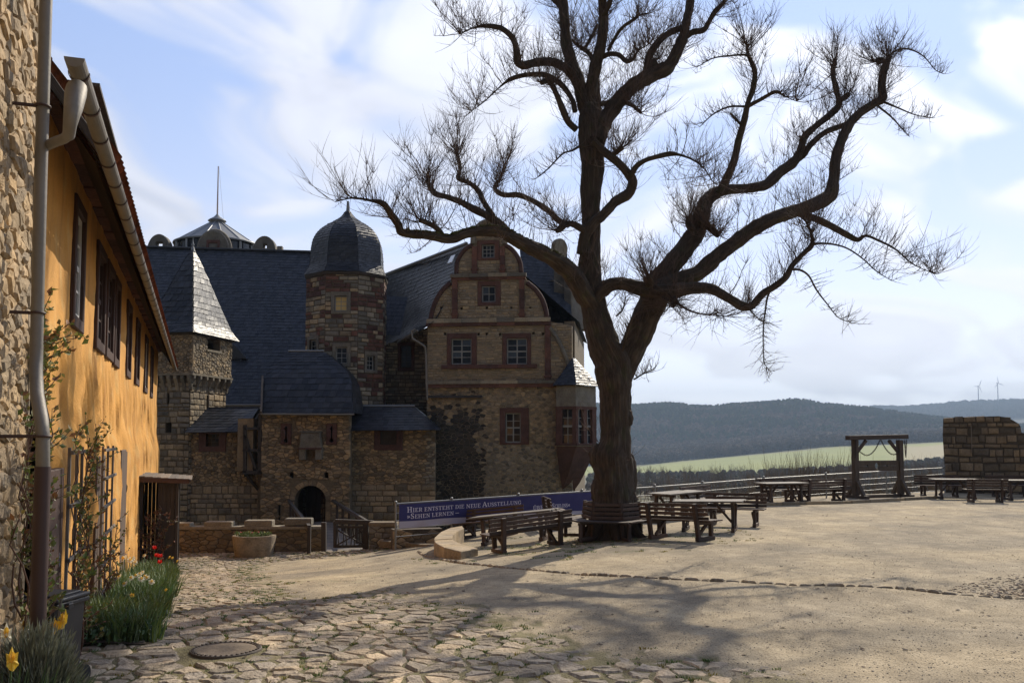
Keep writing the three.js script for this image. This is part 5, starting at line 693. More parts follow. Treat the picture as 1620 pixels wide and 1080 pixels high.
  slates('roof', t, loft([[q(606, 556, 52.6), q(664, 524, 43.6)], [q(608, 540, 52.6), q(690, 503, 44.15)], [q(609, 500, 52.5), q(714, 453, 44.3)], [q(610, 434, 52.4), q(748, 383, 44.5)]]), { rows: 34, across: 34, mats: M.slate, slant: 0.3, lift: 0.02 });
  const rg0 = q(738, 385, 44.4), rg1 = q(610, 434, 52.4); slates('roof', t, bil(V(xr + 0.2, ye, -0.8), V(xr + 0.2, ye, zb), V(rg1.x + 3.4, rg1.y, zb), V(rg0.x + 1.2, rg0.y - 0.1, -0.8)), { rows: 26, across: 40, slant: 0.3 });
  slates('roof', t, bil(q(833, 518, 46), q(906, 519, 46), q(897, 398, 49.2), q(822, 392, 49.2)), { rows: 26, across: 13, slant: 0.3 });
  part('ridge_cap', pipe([rg0, rg1], 0.09, 8), M.lead, t); part('skylight', beam(q(711, 416, 44.15), q(717, 404, 44.35), 0.35, 0.04, 0.01, V(-1, 1, 1)), mat(0.6, 0.62, 0.65, { roughness: 0.25, metalness: 0.4 }), t);
  // recessed wall towards the stair tower, with window and rain pipe
  { const d = 48, Wb = new Wall(t, new THREE.Matrix4().makeRotationY(-yaw).setPosition(q(640, 700, d))); const op = Wb.rect(634, 546, 651, 582);
    const ol = [Wb.at(600, 900), Wb.at(682, 900), Wb.at(682, 515), Wb.at(600, 550)], w = Wb.put('recessed_wall', slab(ol, -0.5, 0, [rectPts(op).reverse()]), M.mortarDark); stones(Wb, ol, [[op[0] - 0.15, op[1] + 0.15, op[2] - 0.15, op[3] + 0.15]], { mats: M.grey, h: [0.12, 0.24], l: [0.2, 0.5], wild: 0.2, most: 60, parent: w }); windowIn(Wb, [op[0] - 0.15, op[1] + 0.15, op[2] - 0.15, op[3] + 0.15], op, { cols: 2, rows: 4, stone: M.red[0], bar: M.timber }); }
  part('rain_pipe', pipe([q(657, 521, 43.5), q(651, 523, 43.5), q(652, 535, 43.55), q(672, 548, 43.7), q(673.5, 560, 43.8), q(675.5, 632, 43.8)], 0.055, 8), M.zinc, t); part('gutter', pipe([q(660, 523, 43.4), q(606, 556, 52.4)], 0.07, 8), M.zinc, t);
  slates('roof', t, bil(q(604, 530, 47.4), q(632, 530, 47.4), q(645, 470, 49), q(610, 468, 49)), { rows: 10, across: 7, slant: 0.3 });
  // far gable seen edge-on, with its round finial
  { const g = slab([[0, 0], [2.2, 0], [2.1, 0.9], [1.6, 1.6], [0.9, 2.1], [0.5, 3.0], [0, 3.4]], -0.22, 0.22, [], 0.04); g.rotateY(1.15); const p = q(898, 517, 47); g.translate(p.x, p.y, p.z); part('far_gable', g, M.grey[0], t); const f = slab(Array.from({ length: 24 }, (_, i) => [0.46 * Math.cos(i / 24 * 6.283), 0.52 * Math.sin(i / 24 * 6.283)]), -0.16, 0.16, [], 0.04); f.rotateY(0.75); const c = q(885, 393, 47.6); f.translate(c.x, c.y, c.z); part('round_finial', f, M.grey[2], t); const b2 = rbox(0.8, 0.14, 0.5, 0.02); b2.translate(c.x, c.y - 0.6, c.z); part('finial_base', b2, M.grey[0], t); const b3 = rbox(0.55, 3.4, 0.45, 0.02); b3.translate(c.x, c.y - 2.35, c.z); part('finial_pier', b3, M.grey[0], t); }
  // corner bay window
  const px = (x, y, z) => { const a = W.at(x, y, z); return V(a[0], a[1], z); }, A0 = px(880, 650, 0.02), A = px(880, 650, 0.75), B = px(911, 650, 1.0), C = px(943, 650, -0.35), yTop = px(905, 609, 0.9).y, yBot = px(905, 706, 0.9).y, ySill = px(905, 701, 0.9).y, yHead = px(905, 647, 0.9).y;
  const oriel = part('bay_window', new THREE.BoxGeometry(0.02, 0.02, 0.02).translate((A.x + C.x) / 2, yTop - 0.3, 0.2), M.grey[1], t), wallsG = [];
  const facet = (p, r, panes) => { const yawF = Math.atan2(-(r.z - p.z), r.x - p.x), L = Math.hypot(r.x - p.x, r.z - p.z), mx = new THREE.Matrix4().makeRotationY(yawF).setPosition(p.x, 0, p.z), put = (n, g, m) => { g.applyMatrix4(mx); return part(n, g, m, oriel); };
    put('bay_panel', box(0, L, yHead + 0.14, yTop, -0.2, 0), M.grey[2]); put('bay_panel', box(0, L, yBot, ySill - 0.02, -0.2, 0), M.grey[2]); put('bay_head', box(-0.02, L + 0.02, yHead, yHead + 0.135, -0.2, 0.04), M.red[1]); put('bay_sill', box(-0.03, L + 0.03, ySill - 0.10, ySill, -0.2, 0.08), M.red[0]);
    const edges = [0, ...panes.flat().map((f) => f * L), L]; for (let i = 0; i < edges.length; i += 2) put('mullion', box(edges[i], edges[i + 1], ySill, yHead, -0.2, 0.025), M.red[1]);
    for (const [a, b] of panes) { const x0 = a * L, x1 = b * L; for (let c = 0; c < 2; c++) for (let r2 = 0; r2 < 4; r2++) { const w = (x1 - x0) / 2, h = (yHead - ySill) / 4, g = box(x0 + c * w + 0.015, x0 + (c + 1) * w - 0.015, ySill + r2 * h + (r2 === 2 ? 0.05 : 0.015), ySill + (r2 + 1) * h - 0.015, -0.13, -0.12); put('pane', g, r2 % 2 ? M.glass : M.glassSky); } put('casement', merge([box((x0 + x1) / 2 - 0.016, (x0 + x1) / 2 + 0.016, ySill, yHead, -0.15, -0.10), box(x0, x1, (ySill + yHead) / 2 - 0.05, (ySill + yHead) / 2 + 0.05, -0.16, -0.08), box(x0, x1, ySill + (yHead - ySill) / 4 - 0.014, ySill + (yHead - ySill) / 4 + 0.014, -0.15, -0.10), box(x0, x1, ySill + (yHead - ySill) * 0.75 - 0.014, ySill + (yHead - ySill) * 0.75 + 0.014, -0.15, -0.10)]), M.bars); } };
  facet(A0, A, []); facet(A, B, [[0.3, 0.82]]); facet(B, C, [[0.1, 0.36], [0.52, 0.8]]);
  { // console below and hipped roof above
    const n = 7, pos = [], idx = []; const rim = [A0, A, B, C]; for (let j = 0; j <= n; j++) { const f = j / n, k = Math.pow(1 - f, 0.8), y = lerp(yBot, px(905, 775, 0.4).y, f); for (const p of rim) { const b = p === C ? V(xr, 0, -0.4) : V(lerp(xl, xr, 0.92), 0, 0.02); pos.push(lerp(b.x, p.x, k), y, lerp(Math.min(0.02, b.z), p.z, k)); } } for (let j = 0; j < n; j++) for (let i = 0; i < 3; i++) { const a = j * 4 + i; idx.push(a, a + 4, a + 1, a + 1, a + 4, a + 5); } const g = new THREE.BufferGeometry(); g.setAttribute('position', new THREE.Float32BufferAttribute(pos, 3)); g.setIndex(idx); part('bay_console', boxUV(flat(g)), M.red[0], t);
    const ex = (p, k) => V(p.x + k[0], yTop, p.z + k[1]), a0 = ex(A0, [-0.12, 0]), a = ex(A, [-0.14, 0.12]), b = ex(B, [0.02, 0.2]), c = ex(C, [0.2, 0.0]), ap = px(906, 566, 0.0), ap2 = V(ap.x + 0.1, ap.y, -0.3);
    slates('bay_roof', t, bil(a0, a, ap.clone(), ap.clone()), { rows: 8, across: 4 }); slates('bay_roof', t, bil(a, b, ap.clone(), ap.clone()), { rows: 10, across: 6 }); slates('bay_roof', t, bil(b, c, ap2, ap.clone()), { rows: 10, across: 8, mats: M.slate, most: 70, lift: 0.022 });
    const bb = new THREE.BufferGeometry(); bb.setAttribute('position', new THREE.Float32BufferAttribute([a0, a, b, a0, b, c].flatMap((p) => [p.x, p.y - 0.03, p.z]), 3)); bb.computeVertexNormals(); part('bay_soffit', boxUV(bb), M.red[0], t); }
}
// ================= the ochre house and the stone house on the left =================
const HYAW = Math.atan2(Math.cos(18.9 * Math.PI / 180), -Math.sin(18.9 * Math.PI / 180)), hx = (d) => -(1.5 / Math.cos(18.9 * Math.PI / 180) + d * Math.tan(18.9 * Math.PI / 180));
const house = thing('ochre_house', 'long two storey house with ochre plaster, brown window frames and a hanging gutter', 'building', [hx(20), -1.8, -20], HYAW), HW = new Wall(house);
const hpt = (px, py, z) => { const a = HW.at(px, py, z); return V(a[0], a[1], z); };
const hWorld = (v) => v.clone().applyMatrix4(house.matrixWorld), hDepth = (px) => -hWorld(hpt(px, 690, 0)).z;
{
  const x0 = HW.at(57, 500)[0], x1 = HW.at(246.5, 690)[0], top = HW.at(107, 270)[1] + 0.22;
  const F0 = HW.at(205, 540)[1];
  const wins = [[112.5, 295, 129.5, 527, 1], [149.5, 374, 163, 564, 0], [165.5, 402, 177, 575, 0], [178.5, 431, 186.5, 587.5, 0], [198, 471, 205, 604, 0], [213, 500, 218.5, 614, 0], [227, 525, 231.5, 625, 1], [236.5, 546, 240.2, 630, 0]].map(([a, b, c, d, w]) => { const m = (b + d) / 2, p = HW.at(a, b), q = HW.at(c, d); return { s: [HW.at(a, m)[0], HW.at(c, m)[0], q[1], p[1]], w }; });
  const yb = wins.slice(0, 5).reduce((a, w) => a + w.s[2], 0) / 5, yt = wins.slice(0, 5).reduce((a, w) => a + w.s[3], 0) / 5; for (const w of wins) { w.s[2] = lerp(w.s[2], yb, 0.7); w.s[3] = lerp(w.s[3], yt, 0.7); w.o = [w.s[0] + 0.13, w.s[1] - 0.13, w.s[2] + 0.16, w.s[3] - 0.16]; }
  const doors = [[138, 152, 722], [180, 190, 712]].map(([a, b, y]) => [HW.at(a, y)[0], HW.at(b, y)[0], 0, HW.at(a, y)[1]]);
  const ripple = (x, y) => { const low = sstep(yb + 0.3, yb - 0.7, y), warp = 0.16 * Math.sin(y * 2.6 + n2(x * 0.3, 2) * 3) + 0.22 * n2(x * 0.35, y * 0.9), foot = 0.10 * sstep(4.3, 3.7, y + 0.25 * n2(x * 0.5, 8)); return foot + 0.012 * n2(x * 0.5, y * 0.5) + (0.008 + 0.050 * low) * (n2((x + warp) * 1.7, y * 0.16) + 0.45 * n2((x + warp) * 3.7 + 9, y * 0.2)) + 0.004 * n2(x * 4, y * 4); };
  const holes = [...wins.map((w) => [w.o[0] - 0.06, w.o[1] + 0.06, w.o[2] - 0.06, w.o[3] + 0.06]), ...doors.map((d) => [d[0] + 0.04, d[1] - 0.04, -1, d[3] - 0.04])];
  const nx = Math.round((x1 - x0) / 0.07), ny = Math.round(top / 0.08), pos = [], uv = [], idx = []; for (let j = 0; j <= ny; j++) for (let i = 0; i <= nx; i++) { const x = lerp(x0, x1, i / nx), y = top * j / ny; pos.push(x, y, ripple(x, y)); uv.push(x, y); } for (let j = 0; j < ny; j++) for (let i = 0; i < nx; i++) { const x = lerp(x0, x1, (i + 0.5) / nx), y = top * (j + 0.5) / ny; if (holes.some((h) => x > h[0] && x < h[1] && y > h[2] && y < h[3])) continue; const a = j * (nx + 1) + i; idx.push(a, a + 1, a + nx + 1, a + 1, a + nx + 2, a + nx + 1); }
  const g = new THREE.BufferGeometry(); g.setAttribute('position', new THREE.Float32BufferAttribute(pos, 3)); g.setAttribute('uv', new THREE.Float32BufferAttribute(uv, 2)); g.setIndex(idx); g.computeVertexNormals();
  { const c = []; for (let i = 0; i < pos.length; i += 3) { const x = pos[i], y = pos[i + 1], w = 1 + 0.16 * fbm2(x * 0.5, y * 0.5, 4), run = sstep(0.12, 0.5, fbm2(x * 2.6, y * 0.22 + 7, 4)) * 0.22, chip = sstep(0.30, 0.42, fbm2(x * 1.1 + 30, y * 1.1, 5)); c.push(lerp(w - run, 0.95, chip * 0.35), lerp((w - run) * (1 - run * 0.2), 1.35, chip * 0.35), lerp((w - run), 2.4, chip * 0.35)); } g.setAttribute('color', new THREE.Float32BufferAttribute(c, 3)); }
  part('wall', g, mat(0.76, 0.385, 0.09, { map: T.plasterC, bumpMap: T.plasterB, bumpScale: 0.008, roughness: 0.95, vertexColors: true }), house);
  const out = mat(0.5, 0.26, 0.07); part('end_wall', box(x1 - 0.02, x1, 0, top, -7, -0.02), out, house); part('inner_wall', box(x0, x1 - 0.03, 0, top, -3.2, -3.0), mat(0.45, 0.42, 0.36), house); part('ceiling', box(x0, x1 - 0.03, top - 0.05, top, -3.0, -0.03), mat(0.45, 0.42, 0.36), house); part('end_wall', box(x0, x0 + 0.3, 0, top, -7, -0.62), out, house);
  wins.forEach((w, i) => windowIn(HW, w.s, w.o, { cols: 2, rows: 4, cross: true, stone: M.brownWood, bar: w.w ? M.whitePaint : M.brownWood, glass: M.glassSky, deep: 0.05, proud: 0.05, barW: 0.032 }));
  for (const [a, b, , y] of doors) { const f = HW.put('door', slab([[a, 0], [b, 0], [b, y], [a, y]], 0.05, 0.135, [[[a + 0.09, 0.01], [a + 0.09, y - 0.1], [b - 0.09, y - 0.1], [b - 0.09, 0.01]]], 0.01), mat(0.13, 0.085, 0.06, { roughness: 0.8, map: T.woodC })); for (let i = 0; i < 5; i++) part('door_board', box(lerp(a + 0.09, b - 0.09, i / 5) + 0.004, lerp(a + 0.09, b - 0.09, (i + 1) / 5) - 0.004, 0.02, y - 0.1, 0.03, 0.06 + rr(0, 0.006)), M.brownWood, f); part('handle', rbox(0.03, 0.16, 0.05, 0.01).translate(b - 0.18, y * 0.55, 0.1), M.steel, f); }
  // eaves: rough cornice, rafters' soffit, gutter and the tile edge
  const yg = HW.at(175, 270, 0.62)[1], zg = 0.62, cor = []; const NC = Math.round((x1 - x0) / 0.55);
  for (let i = 0; i < NC; i++) { const a = lerp(x0, x1, i / NC), b = lerp(x0, x1, (i + 1) / NC); part('cornice_stone', box(a + 0.004, b - 0.004, top - 0.03 + rr(-0.02, 0.02), top + 0.16, 0, 0.22 + rr(-0.03, 0.03)), M.red[i % 4], house); }
  part('soffit', box(x0, x1 + 0.3, top + 0.162, top + 0.20, -0.1, 0.5), M.timber, house);
  const sec = []; for (let i = 0; i <= 10; i++) { const a = Math.PI + i / 10 * Math.PI; sec.push([Math.cos(a) * 0.068, Math.sin(a) * 0.068]); } for (let i = 10; i >= 0; i--) { const a = Math.PI + i / 10 * Math.PI; sec.push([Math.cos(a) * 0.064, Math.sin(a) * 0.064]); }
  const gx0 = HW.at(116, 130, zg)[0], yG = yg; const gut = slab(sec, 0, x1 + 0.3 - gx0); gut.rotateY(Math.PI / 2); gut.translate(gx0, yG, zg); part('gutter', gut, M.zinc, house); { const e = slab(sec.slice(0, 11).map(([u, v]) => [u, v]), 0, 0.012); e.rotateY(Math.PI / 2); e.translate(gx0 - 0.012, yG, zg); part('gutter_end', e, M.zinc, house); }
  for (let x = gx0 + 0.25; x < x1 + 0.2; x += 0.75) { const g2 = slab(sec.map(([u, v]) => [u * 1.09, v * 1.09]), 0, 0.035); g2.rotateY(Math.PI / 2); g2.translate(x, yG - 0.004, zg); part('gutter_bracket', g2, M.castIron, house); }
  const slope = 0.95, rl = 3.2, rs = (x, k, h = 0) => V(x, yG + 0.07 + k * Math.sin(slope) + h * Math.cos(slope), zg - 0.03 - k * Math.cos(slope) + h * Math.sin(slope));
  const rx1 = x1 + 0.35, rx0 = x0 - 0.2; part('roof', beam(rs((rx0 + rx1) / 2, 0), rs((rx0 + rx1) / 2, rl), rx1 - rx0, 0.08, 0.01, V(0, 1, 1)), M.timber, house);
  const tileM = tones(stoneMat, 0.36, 0.13, 0.07, 4, 0.25), tile = new THREE.CylinderGeometry(0.085, 0.10, 0.34, 8, 1, true, 0, Math.PI); tile.rotateX(0); const tg = boxUV(tile); const lay = (k, x) => { const o = part('roof_tile', tg, tileM[Math.floor(rnd() * 4)], house); const p = rs(x, k, 0.04); o.position.copy(p); o.rotation.set(-(Math.PI / 2 - slope), 0, 0); o.rotation.order = 'YXZ'; o.rotation.y = 0; return o; };
  for (let x = rx0 + 0.1; x < rx1; x += 0.2) lay(0.12, x);
  for (let k = 0.4; k < 2.4; k += 0.28) for (let j = 0; j < 4; j++) lay(k, rx0 + 0.1 + j * 0.2);
  // hopper and swan neck from the gutter to the rain pipe
  const pz = 0.30, a = hpt(121, 128, zg), b = hpt(108, 210, zg - 0.05), c = hpt(104, 219, zg - 0.08), e = hpt(66, 233, pz);
  part('hopper', tube([hpt(121, 139, zg), hpt(119, 148, zg), hpt(115, 172, zg), hpt(110, 197, zg - 0.02), hpt(108, 214, zg - 0.05)], [0.07, 0.074, 0.062, 0.045, 0.042], 16), M.zinc, house); part('swan_neck', pipe([hpt(108.5, 208, zg - 0.05), hpt(107, 214, zg - 0.06), hpt(101, 219, zg - 0.10), hpt(85, 225, 0.42), e], 0.038, 12), M.zinc, house);
}
{ // rain pipe in front of the corner: a fitting of its own
  const z = 0.32, base = hWorld(hpt(60, 900, z)), t = thing('rain_pipe', 'grey zinc rain pipe down the corner between stone and ochre house', 'pipe', [base.x, groundH(base.x, -base.z), base.z]); const w = (px, py, zz = z) => hWorld(hpt(px, py, zz)).sub(t.position);
  const top = w(71, 0).add(V(0, 1.6, 0)), fall = w(71, 0), x0 = w(57, 545); top.x = fall.x; top.z = fall.z; const low = x0.clone();
  part('pipe', pipe([top, fall.clone().lerp(x0, 0.5), x0], 0.046, 16), M.zinc, t); part('offset', pipe([x0, w(56, 585), w(58, 625, 0.36), w(65, 665, 0.42), w(67, 690, 0.44), w(67, 742, 0.44)], 0.048, 16), M.zinc, t);
  const b0 = w(67, 738, 0.44); part('standpipe', pipe([b0, V(b0.x, -0.05, b0.z)], 0.055, 16), M.castIron, t);
  for (const py of [168, 495, 690]) { const p = w(lerp(71, 57, clamp(py / 545)), py, py > 600 ? 0.44 : z); if (py === 690) p.copy(w(67, 690, 0.44)); part('clamp', new THREE.TorusGeometry(0.052, 0.010, 6, 20).rotateX(Math.PI / 2).translate(p.x, p.y, p.z), M.castIron, t); part('clamp_arm', beam(p.clone(), p.clone().add(V(-0.28, 0, 0.1)), 0.025, 0.025), M.castIron, t); }
}
const stoneHouse = thing('stone_house', 'rough rubble stone house wall at the left edge of the courtyard', 'building', hWorld(V(HW.at(30, 700)[0], 0, 0.1)).setY(-1.0), HYAW), SW = new Wall(stoneHouse);
{
  const x1 = SW.at(50, 300)[0], x0 = x1 - 5.5, H = 9.5, dy = 1.0, dx0 = SW.at(58, 800)[0], ol = [[x0, 0], [x1, 0], [x1, H], [x0, H]];
  const w = SW.put('wall', slab(ol, -0.6, 0), stoneMat(0.50, 0.39, 0.25)); rubble(SW, ol, [], { mats: tones((r, g, b, k) => { const m = stoneMat(r, g, b, k); m.bumpScale = 0.05; return m; }, 0.54, 0.42, 0.27, 6, 0.25), fine: true, size: 0.30, aspect: 1.7, gap: 0.008, proud: 0.032, most: 290, parent: w });
  SW.put('quoin', box(x1 - 0.02, x1 + 0.05, 0, H, -0.6, 0.03), M.pale[2]);
  // brown door beside the rain pipe, in the ochre house's end bay
  const a = HW.at(64, 738, 0.16)[0], b = HW.at(91, 745, 0.16)[0], y = HW.at(80, 742, 0.16)[1]; const d = thing('cellar_door', 'dark brown boarded door beside the rain pipe behind the bin', 'door', hWorld(V((a + b) / 2, 1.8, 0.12)), HYAW); const w2 = (b - a) / 2; part('door_frame', slab([[-w2, -0.05], [w2, -0.05], [w2, y - 1.8], [-w2, y - 1.8]], 0, 0.10, [[[-w2 + 0.07, -0.04], [-w2 + 0.07, y - 1.87], [w2 - 0.07, y - 1.87], [w2 - 0.07, -0.04]]], 0.01), M.brownWood, d); for (let i = 0; i < 6; i++) part('board', box(lerp(-w2 + 0.07, w2 - 0.07, i / 6) + 0.004, lerp(-w2 + 0.07, w2 - 0.07, (i + 1) / 6) - 0.004, -0.05, y - 1.87, 0.02, 0.05 + rr(0, 0.008)), mat(0.035, 0.018, 0.012, { roughness: 0.6, map: T.woodC }), d); part('latch', rbox(0.04, 0.14, 0.05, 0.01).translate(w2 - 0.16, 1.0, 0.08), M.steel, d);
}
{ // wheeled bin
  const p = P(78, 1000, 8.3), t = thing('wheeled_bin', 'black plastic wheeled rubbish bin standing by the brown door', 'bin', [p.x, groundH(p.x, 8.3), p.z], -0.12), bm = mat(0.022, 0.022, 0.024, { roughness: 0.5 });
  const rows = [[0.19, 0.20, 0.06], [0.215, 0.235, 0.5], [0.235, 0.265, 0.86]], pos = [], idx = []; const g = slab([[-0.235, 0.88], [0.235, 0.88], [0.19, 0.07], [-0.19, 0.07]].reverse(), -0.25, 0.25, [], 0.03); part('body', g, bm, t); part('rim', rbox(0.52, 0.05, 0.56, 0.015).translate(0, 0.885, 0), bm, t); part('lid', rbox(0.53, 0.045, 0.57, 0.02, 2).translate(0, 0.935, 0), bm, t); part('lid_ridge', rbox(0.40, 0.03, 0.44, 0.014).translate(0, 0.965, 0), bm, t); part('handle', pipe([V(-0.2, 0.9, -0.31), V(0.2, 0.9, -0.31)], 0.018, 10), bm, t);
  for (const s of [-1, 1]) { part('wheel', new THREE.CylinderGeometry(0.10, 0.10, 0.05, 20).rotateZ(Math.PI / 2).translate(s * 0.225, 0.10, -0.25), mat(0.015, 0.015, 0.015), t); part('lug', rbox(0.05, 0.06, 0.08, 0.01).translate(s * 0.28, 0.87, 0.12), bm, t); }
  t.scale.setScalar(0.87);
  const q = P(84, 1000, 7.55), st = thing('wooden_stake', 'short wooden stake leaning in front of the black bin', 'stake', [q.x, groundH(q.x, 7.55), q.z]); part('stick', beam(V(-0.06, -0.05, 0), V(0.03, 0.86, -0.04), 0.022, 0.022), M.greyWood[2], st); part('tip', beam(V(0.03, 0.86, -0.04), V(0.034, 0.9, -0.042), 0.016, 0.016), M.greyWood[0], st);
}
{ // timber porch at the far end of the house
  const wx = HW.at(213, 760)[0], ctr = hWorld(V(wx, 0, 0)), gy = groundH(ctr.x + 0.6, -ctr.z), t = thing('timber_porch', 'dark timber lean-to porch against the far end of the ochre house', 'porch', [ctr.x, gy - 0.08, ctr.z], HYAW), q = P(272, 760, -ctr.z), H = q.y - t.position.y, Z = 1.02, L = 2.2;
  for (const [x, z] of [[0, Z], [L, Z], [0, 0.16]]) part('post', beam(V(x, -0.15, z), V(x, H, z), 0.08, 0.08), M.timber, t);
  for (let i = 0; i < 4; i++) part('board', box(-0.012, 0.012, 0, H - 0.02, lerp(0.56, Z - 0.05, i / 4) + 0.003, lerp(0.56, Z - 0.05, (i + 1) / 4) - 0.003), M.timber, t);
  for (let i = 0; i < 11; i++) part('board', box(lerp(0.05, L - 0.05, i / 11) + 0.003, lerp(0.05, L - 0.05, (i + 1) / 11) - 0.003, 0, H - 0.02, Z - 0.012, Z + 0.012), M.timber, t);
  for (let i = 0; i < 9; i++) part('back_board', box(L - 0.01, L + 0.01, 0, H, lerp(0.12, Z, i / 9) + 0.003, lerp(0.12, Z, (i + 1) / 9) - 0.003), M.timber, t);
  for (let i = 0; i < 7; i++) part('roof_board', beam(V(-0.35, H + 0.11 - i * 0.016, lerp(0.16, Z + 0.26, i / 6)), V(L + 0.3, H + 0.11 - i * 0.016, lerp(0.16, Z + 0.26, i / 6)), 0.19, 0.03, 0.006), M.greyWood[i % 4], t); part('fascia', beam(V(-0.37, H + 0.03, 0.14), V(-0.37, H - 0.02, Z + 0.3), 0.03, 0.12), M.brownWood, t); part('bearer', beam(V(-0.1, H + 0.0, 0.14), V(-0.1, H - 0.05, Z + 0.2), 0.06, 0.08), M.timber, t);
}
// ================= furniture of the courtyard =================
function under(px, py, h) { let d = 25; for (let k = 0; k < 60; k++) { const p = P(px, py, d), want = groundH(p.x, d) + h; d = clamp(d * 0.5 + 0.5 * (EYE - want) / Math.max(1e-3, -ray(px, py).y), 3, 60); } const p = P(px, py, d); p.y = groundH(p.x, -p.z); return p; } // ground point h below that pixel
const wd = () => M.wood[Math.floor(rnd() * 5)];
function makeBench() {
  const t = thing('slatted_bench', 'x', 'bench', [0, 0, 0], 0, 'dark slatted benches of the beer garden');
  for (const x of [-0.55, 0.55]) {
    part('rear_post', beam(V(x, 0, -0.30), V(x, 0.82, -0.42), 0.075, 0.085), wd(), t); part('front_leg', beam(V(x, 0, 0.16), V(x, 0.42, 0.16), 0.075, 0.075), wd(), t); part('foot_rail', beam(V(x * 1.0 + 0.002, 0.045, -0.36), V(x * 1.0 + 0.002, 0.045, 0.24), 0.09, 0.09), wd(), t); part('seat_bearer', beam(V(x, 0.385, -0.36), V(x, 0.385, 0.22), 0.07, 0.07), wd(), t); part('brace', beam(V(x + 0.06 * Math.sign(-x), 0.09, -0.24), V(x + 0.06 * Math.sign(-x), 0.36, 0.12), 0.045, 0.07), wd(), t);
  }
  for (let i = 0; i < 3; i++) part('seat_slat', beam(V(-0.80, 0.44, -0.20 + i * 0.165), V(0.80, 0.44, -0.20 + i * 0.165), 0.145, 0.034), wd(), t);
  for (let i = 0; i < 4; i++) part('back_slat', beam(V(-0.80, 0.50 + i * 0.095, -0.325 - i * 0.014), V(0.80, 0.50 + i * 0.095, -0.325 - i * 0.014), 0.03, 0.07), wd(), t);
  return t;
}
function makeTable() {
  const t = thing('plank_table', 'x', 'table', [0, 0, 0], 0, 'plank tables of the beer garden');
  for (let i = 0; i < 6; i++) part('top_plank', beam(V(-0.98 + rr(-0.02, 0.02), 0.715, -0.36 + i * 0.144), V(0.98 + rr(-0.02, 0.02), 0.715, -0.36 + i * 0.144), 0.138, 0.04), M.greyWood[i % 4], t);
  for (const x of [-0.68, 0.68]) { for (const z of [-0.31, 0.31]) part('leg', beam(V(x, 0, z * 1.05), V(x, 0.66, z * 0.85), 0.085, 0.085), wd(), t); part('foot_rail', beam(V(x, 0.05, -0.42), V(x, 0.05, 0.42), 0.095, 0.09), wd(), t); part('top_bearer', beam(V(x, 0.665, -0.40), V(x, 0.665, 0.40), 0.08, 0.06), wd(), t); part('brace', beam(V(x + 0.062, 0.10, 0.27), V(x + 0.062, 0.62, -0.20), 0.04, 0.075), wd(), t); part('stay', beam(V(x, 0.14, 0.0), V(x * 0.25, 0.66, 0.0), 0.06, 0.06), wd(), t); }
  return t;
}
const bench0 = makeBench(), table0 = makeTable(); let bUsed = 0, tUsed = 0;
function placeRow(proto, used, a, b, len, back, label) { // a, b: ground points of the two ends along local -x, +x
  const t = used ? copy(proto, label) : relabel(proto, label), c = a.clone().lerp(b, 0.5), yaw = Math.atan2(-(b.z - a.z), b.x - a.x); const off = V(0, 0, back).applyAxisAngle(V(0, 1, 0), yaw); c.add(off);
  t.position.set(c.x, groundH(c.x, -c.z), c.z); const L = Math.hypot(b.x - a.x, b.z - a.z); t.scale.set(clamp(L / len, 0.85, 1.4), 1, 1);
  const e = groundH(c.x + Math.cos(yaw) * 0.8, -(c.z - Math.sin(yaw) * 0.8)) - groundH(c.x - Math.cos(yaw) * 0.8, -(c.z + Math.sin(yaw) * 0.8)); t.rotation.set(0, yaw, Math.atan2(e, 1.6)); return t;
}
const tableW = (n, p, label) => placeRow(table0, tUsed++, ...[n, p].map(([px, d]) => P(px, 800, d)), 1.96, 0, label), benchF = (n, p, label) => placeRow(bench0, bUsed++, G(...n), G(...p), 1.1, 0.30, label), benchT = (n, p, label) => placeRow(bench0, bUsed++, under(...n, 0.82), under(...p, 0.82), 1.6, 0.40, label), benchW = (n, p, label) => placeRow(bench0, bUsed++, ...[n, p].map(([px, d]) => P(px, 800, d)), 1.6, 0.40, label), tableT = (n, p, label) => placeRow(table0, tUsed++, under(...n, 0.73), under(...p, 0.73), 1.96, 0, label);
tableT([754, 818], [885, 805], 'plank table beside the curved stone seat, in front of the banner');
benchF([887, 862], [797, 875], 'bench with its back to us before the table by the curved stone seat');
benchT([727, 806], [847, 795], 'bench behind the table by the curved stone seat, before the banner');
benchW([870, 25.6], [858, 27.4], 'bench seen end-on between the banner and the tree bench');
tableT([1068, 792], [1179, 792], 'nearest plank table to the right of the linden trunk');
benchF([1106, 857], [1031, 853], 'bench with its back to us just right of the linden trunk');
benchW([1117, 24.2], [1214, 23.6], 'bench facing us behind the table nearest right of the trunk');
tableW([1044, 25.6], [1100, 26.6], 'sunlit plank table half hidden behind the trunk, near the railing');
benchW([1070, 26.4], [1126, 28.6], 'bench beside the sunlit table near the railing');
tableW([1208, 31.2], [1266, 31.6], 'plank table left of the pillory before the railing');
benchW([1196, 32.6], [1250, 32.9], 'bench facing us behind the table left of the pillory');
benchF([1337, 793.5], [1277, 795.5], 'bench with its back to us immediately left of the pillory');
tableW([1480, 34.4], [1545, 34.2], 'plank table right of the pillory below the ruined wall');
benchW([1447, 35.9], [1520, 35.6], 'bench facing us nearest the pillory on its right side');
benchW([1596, 32.0], [1534, 32.2], 'bench with its back to us below the ruined wall');
tableW([1584, 33.6], [1660, 33.4], 'plank table cut by the right edge of the picture');
benchW([1560, 35.8], [1632, 35.6], 'bench facing us at the foot of the ruined wall, farthest right');
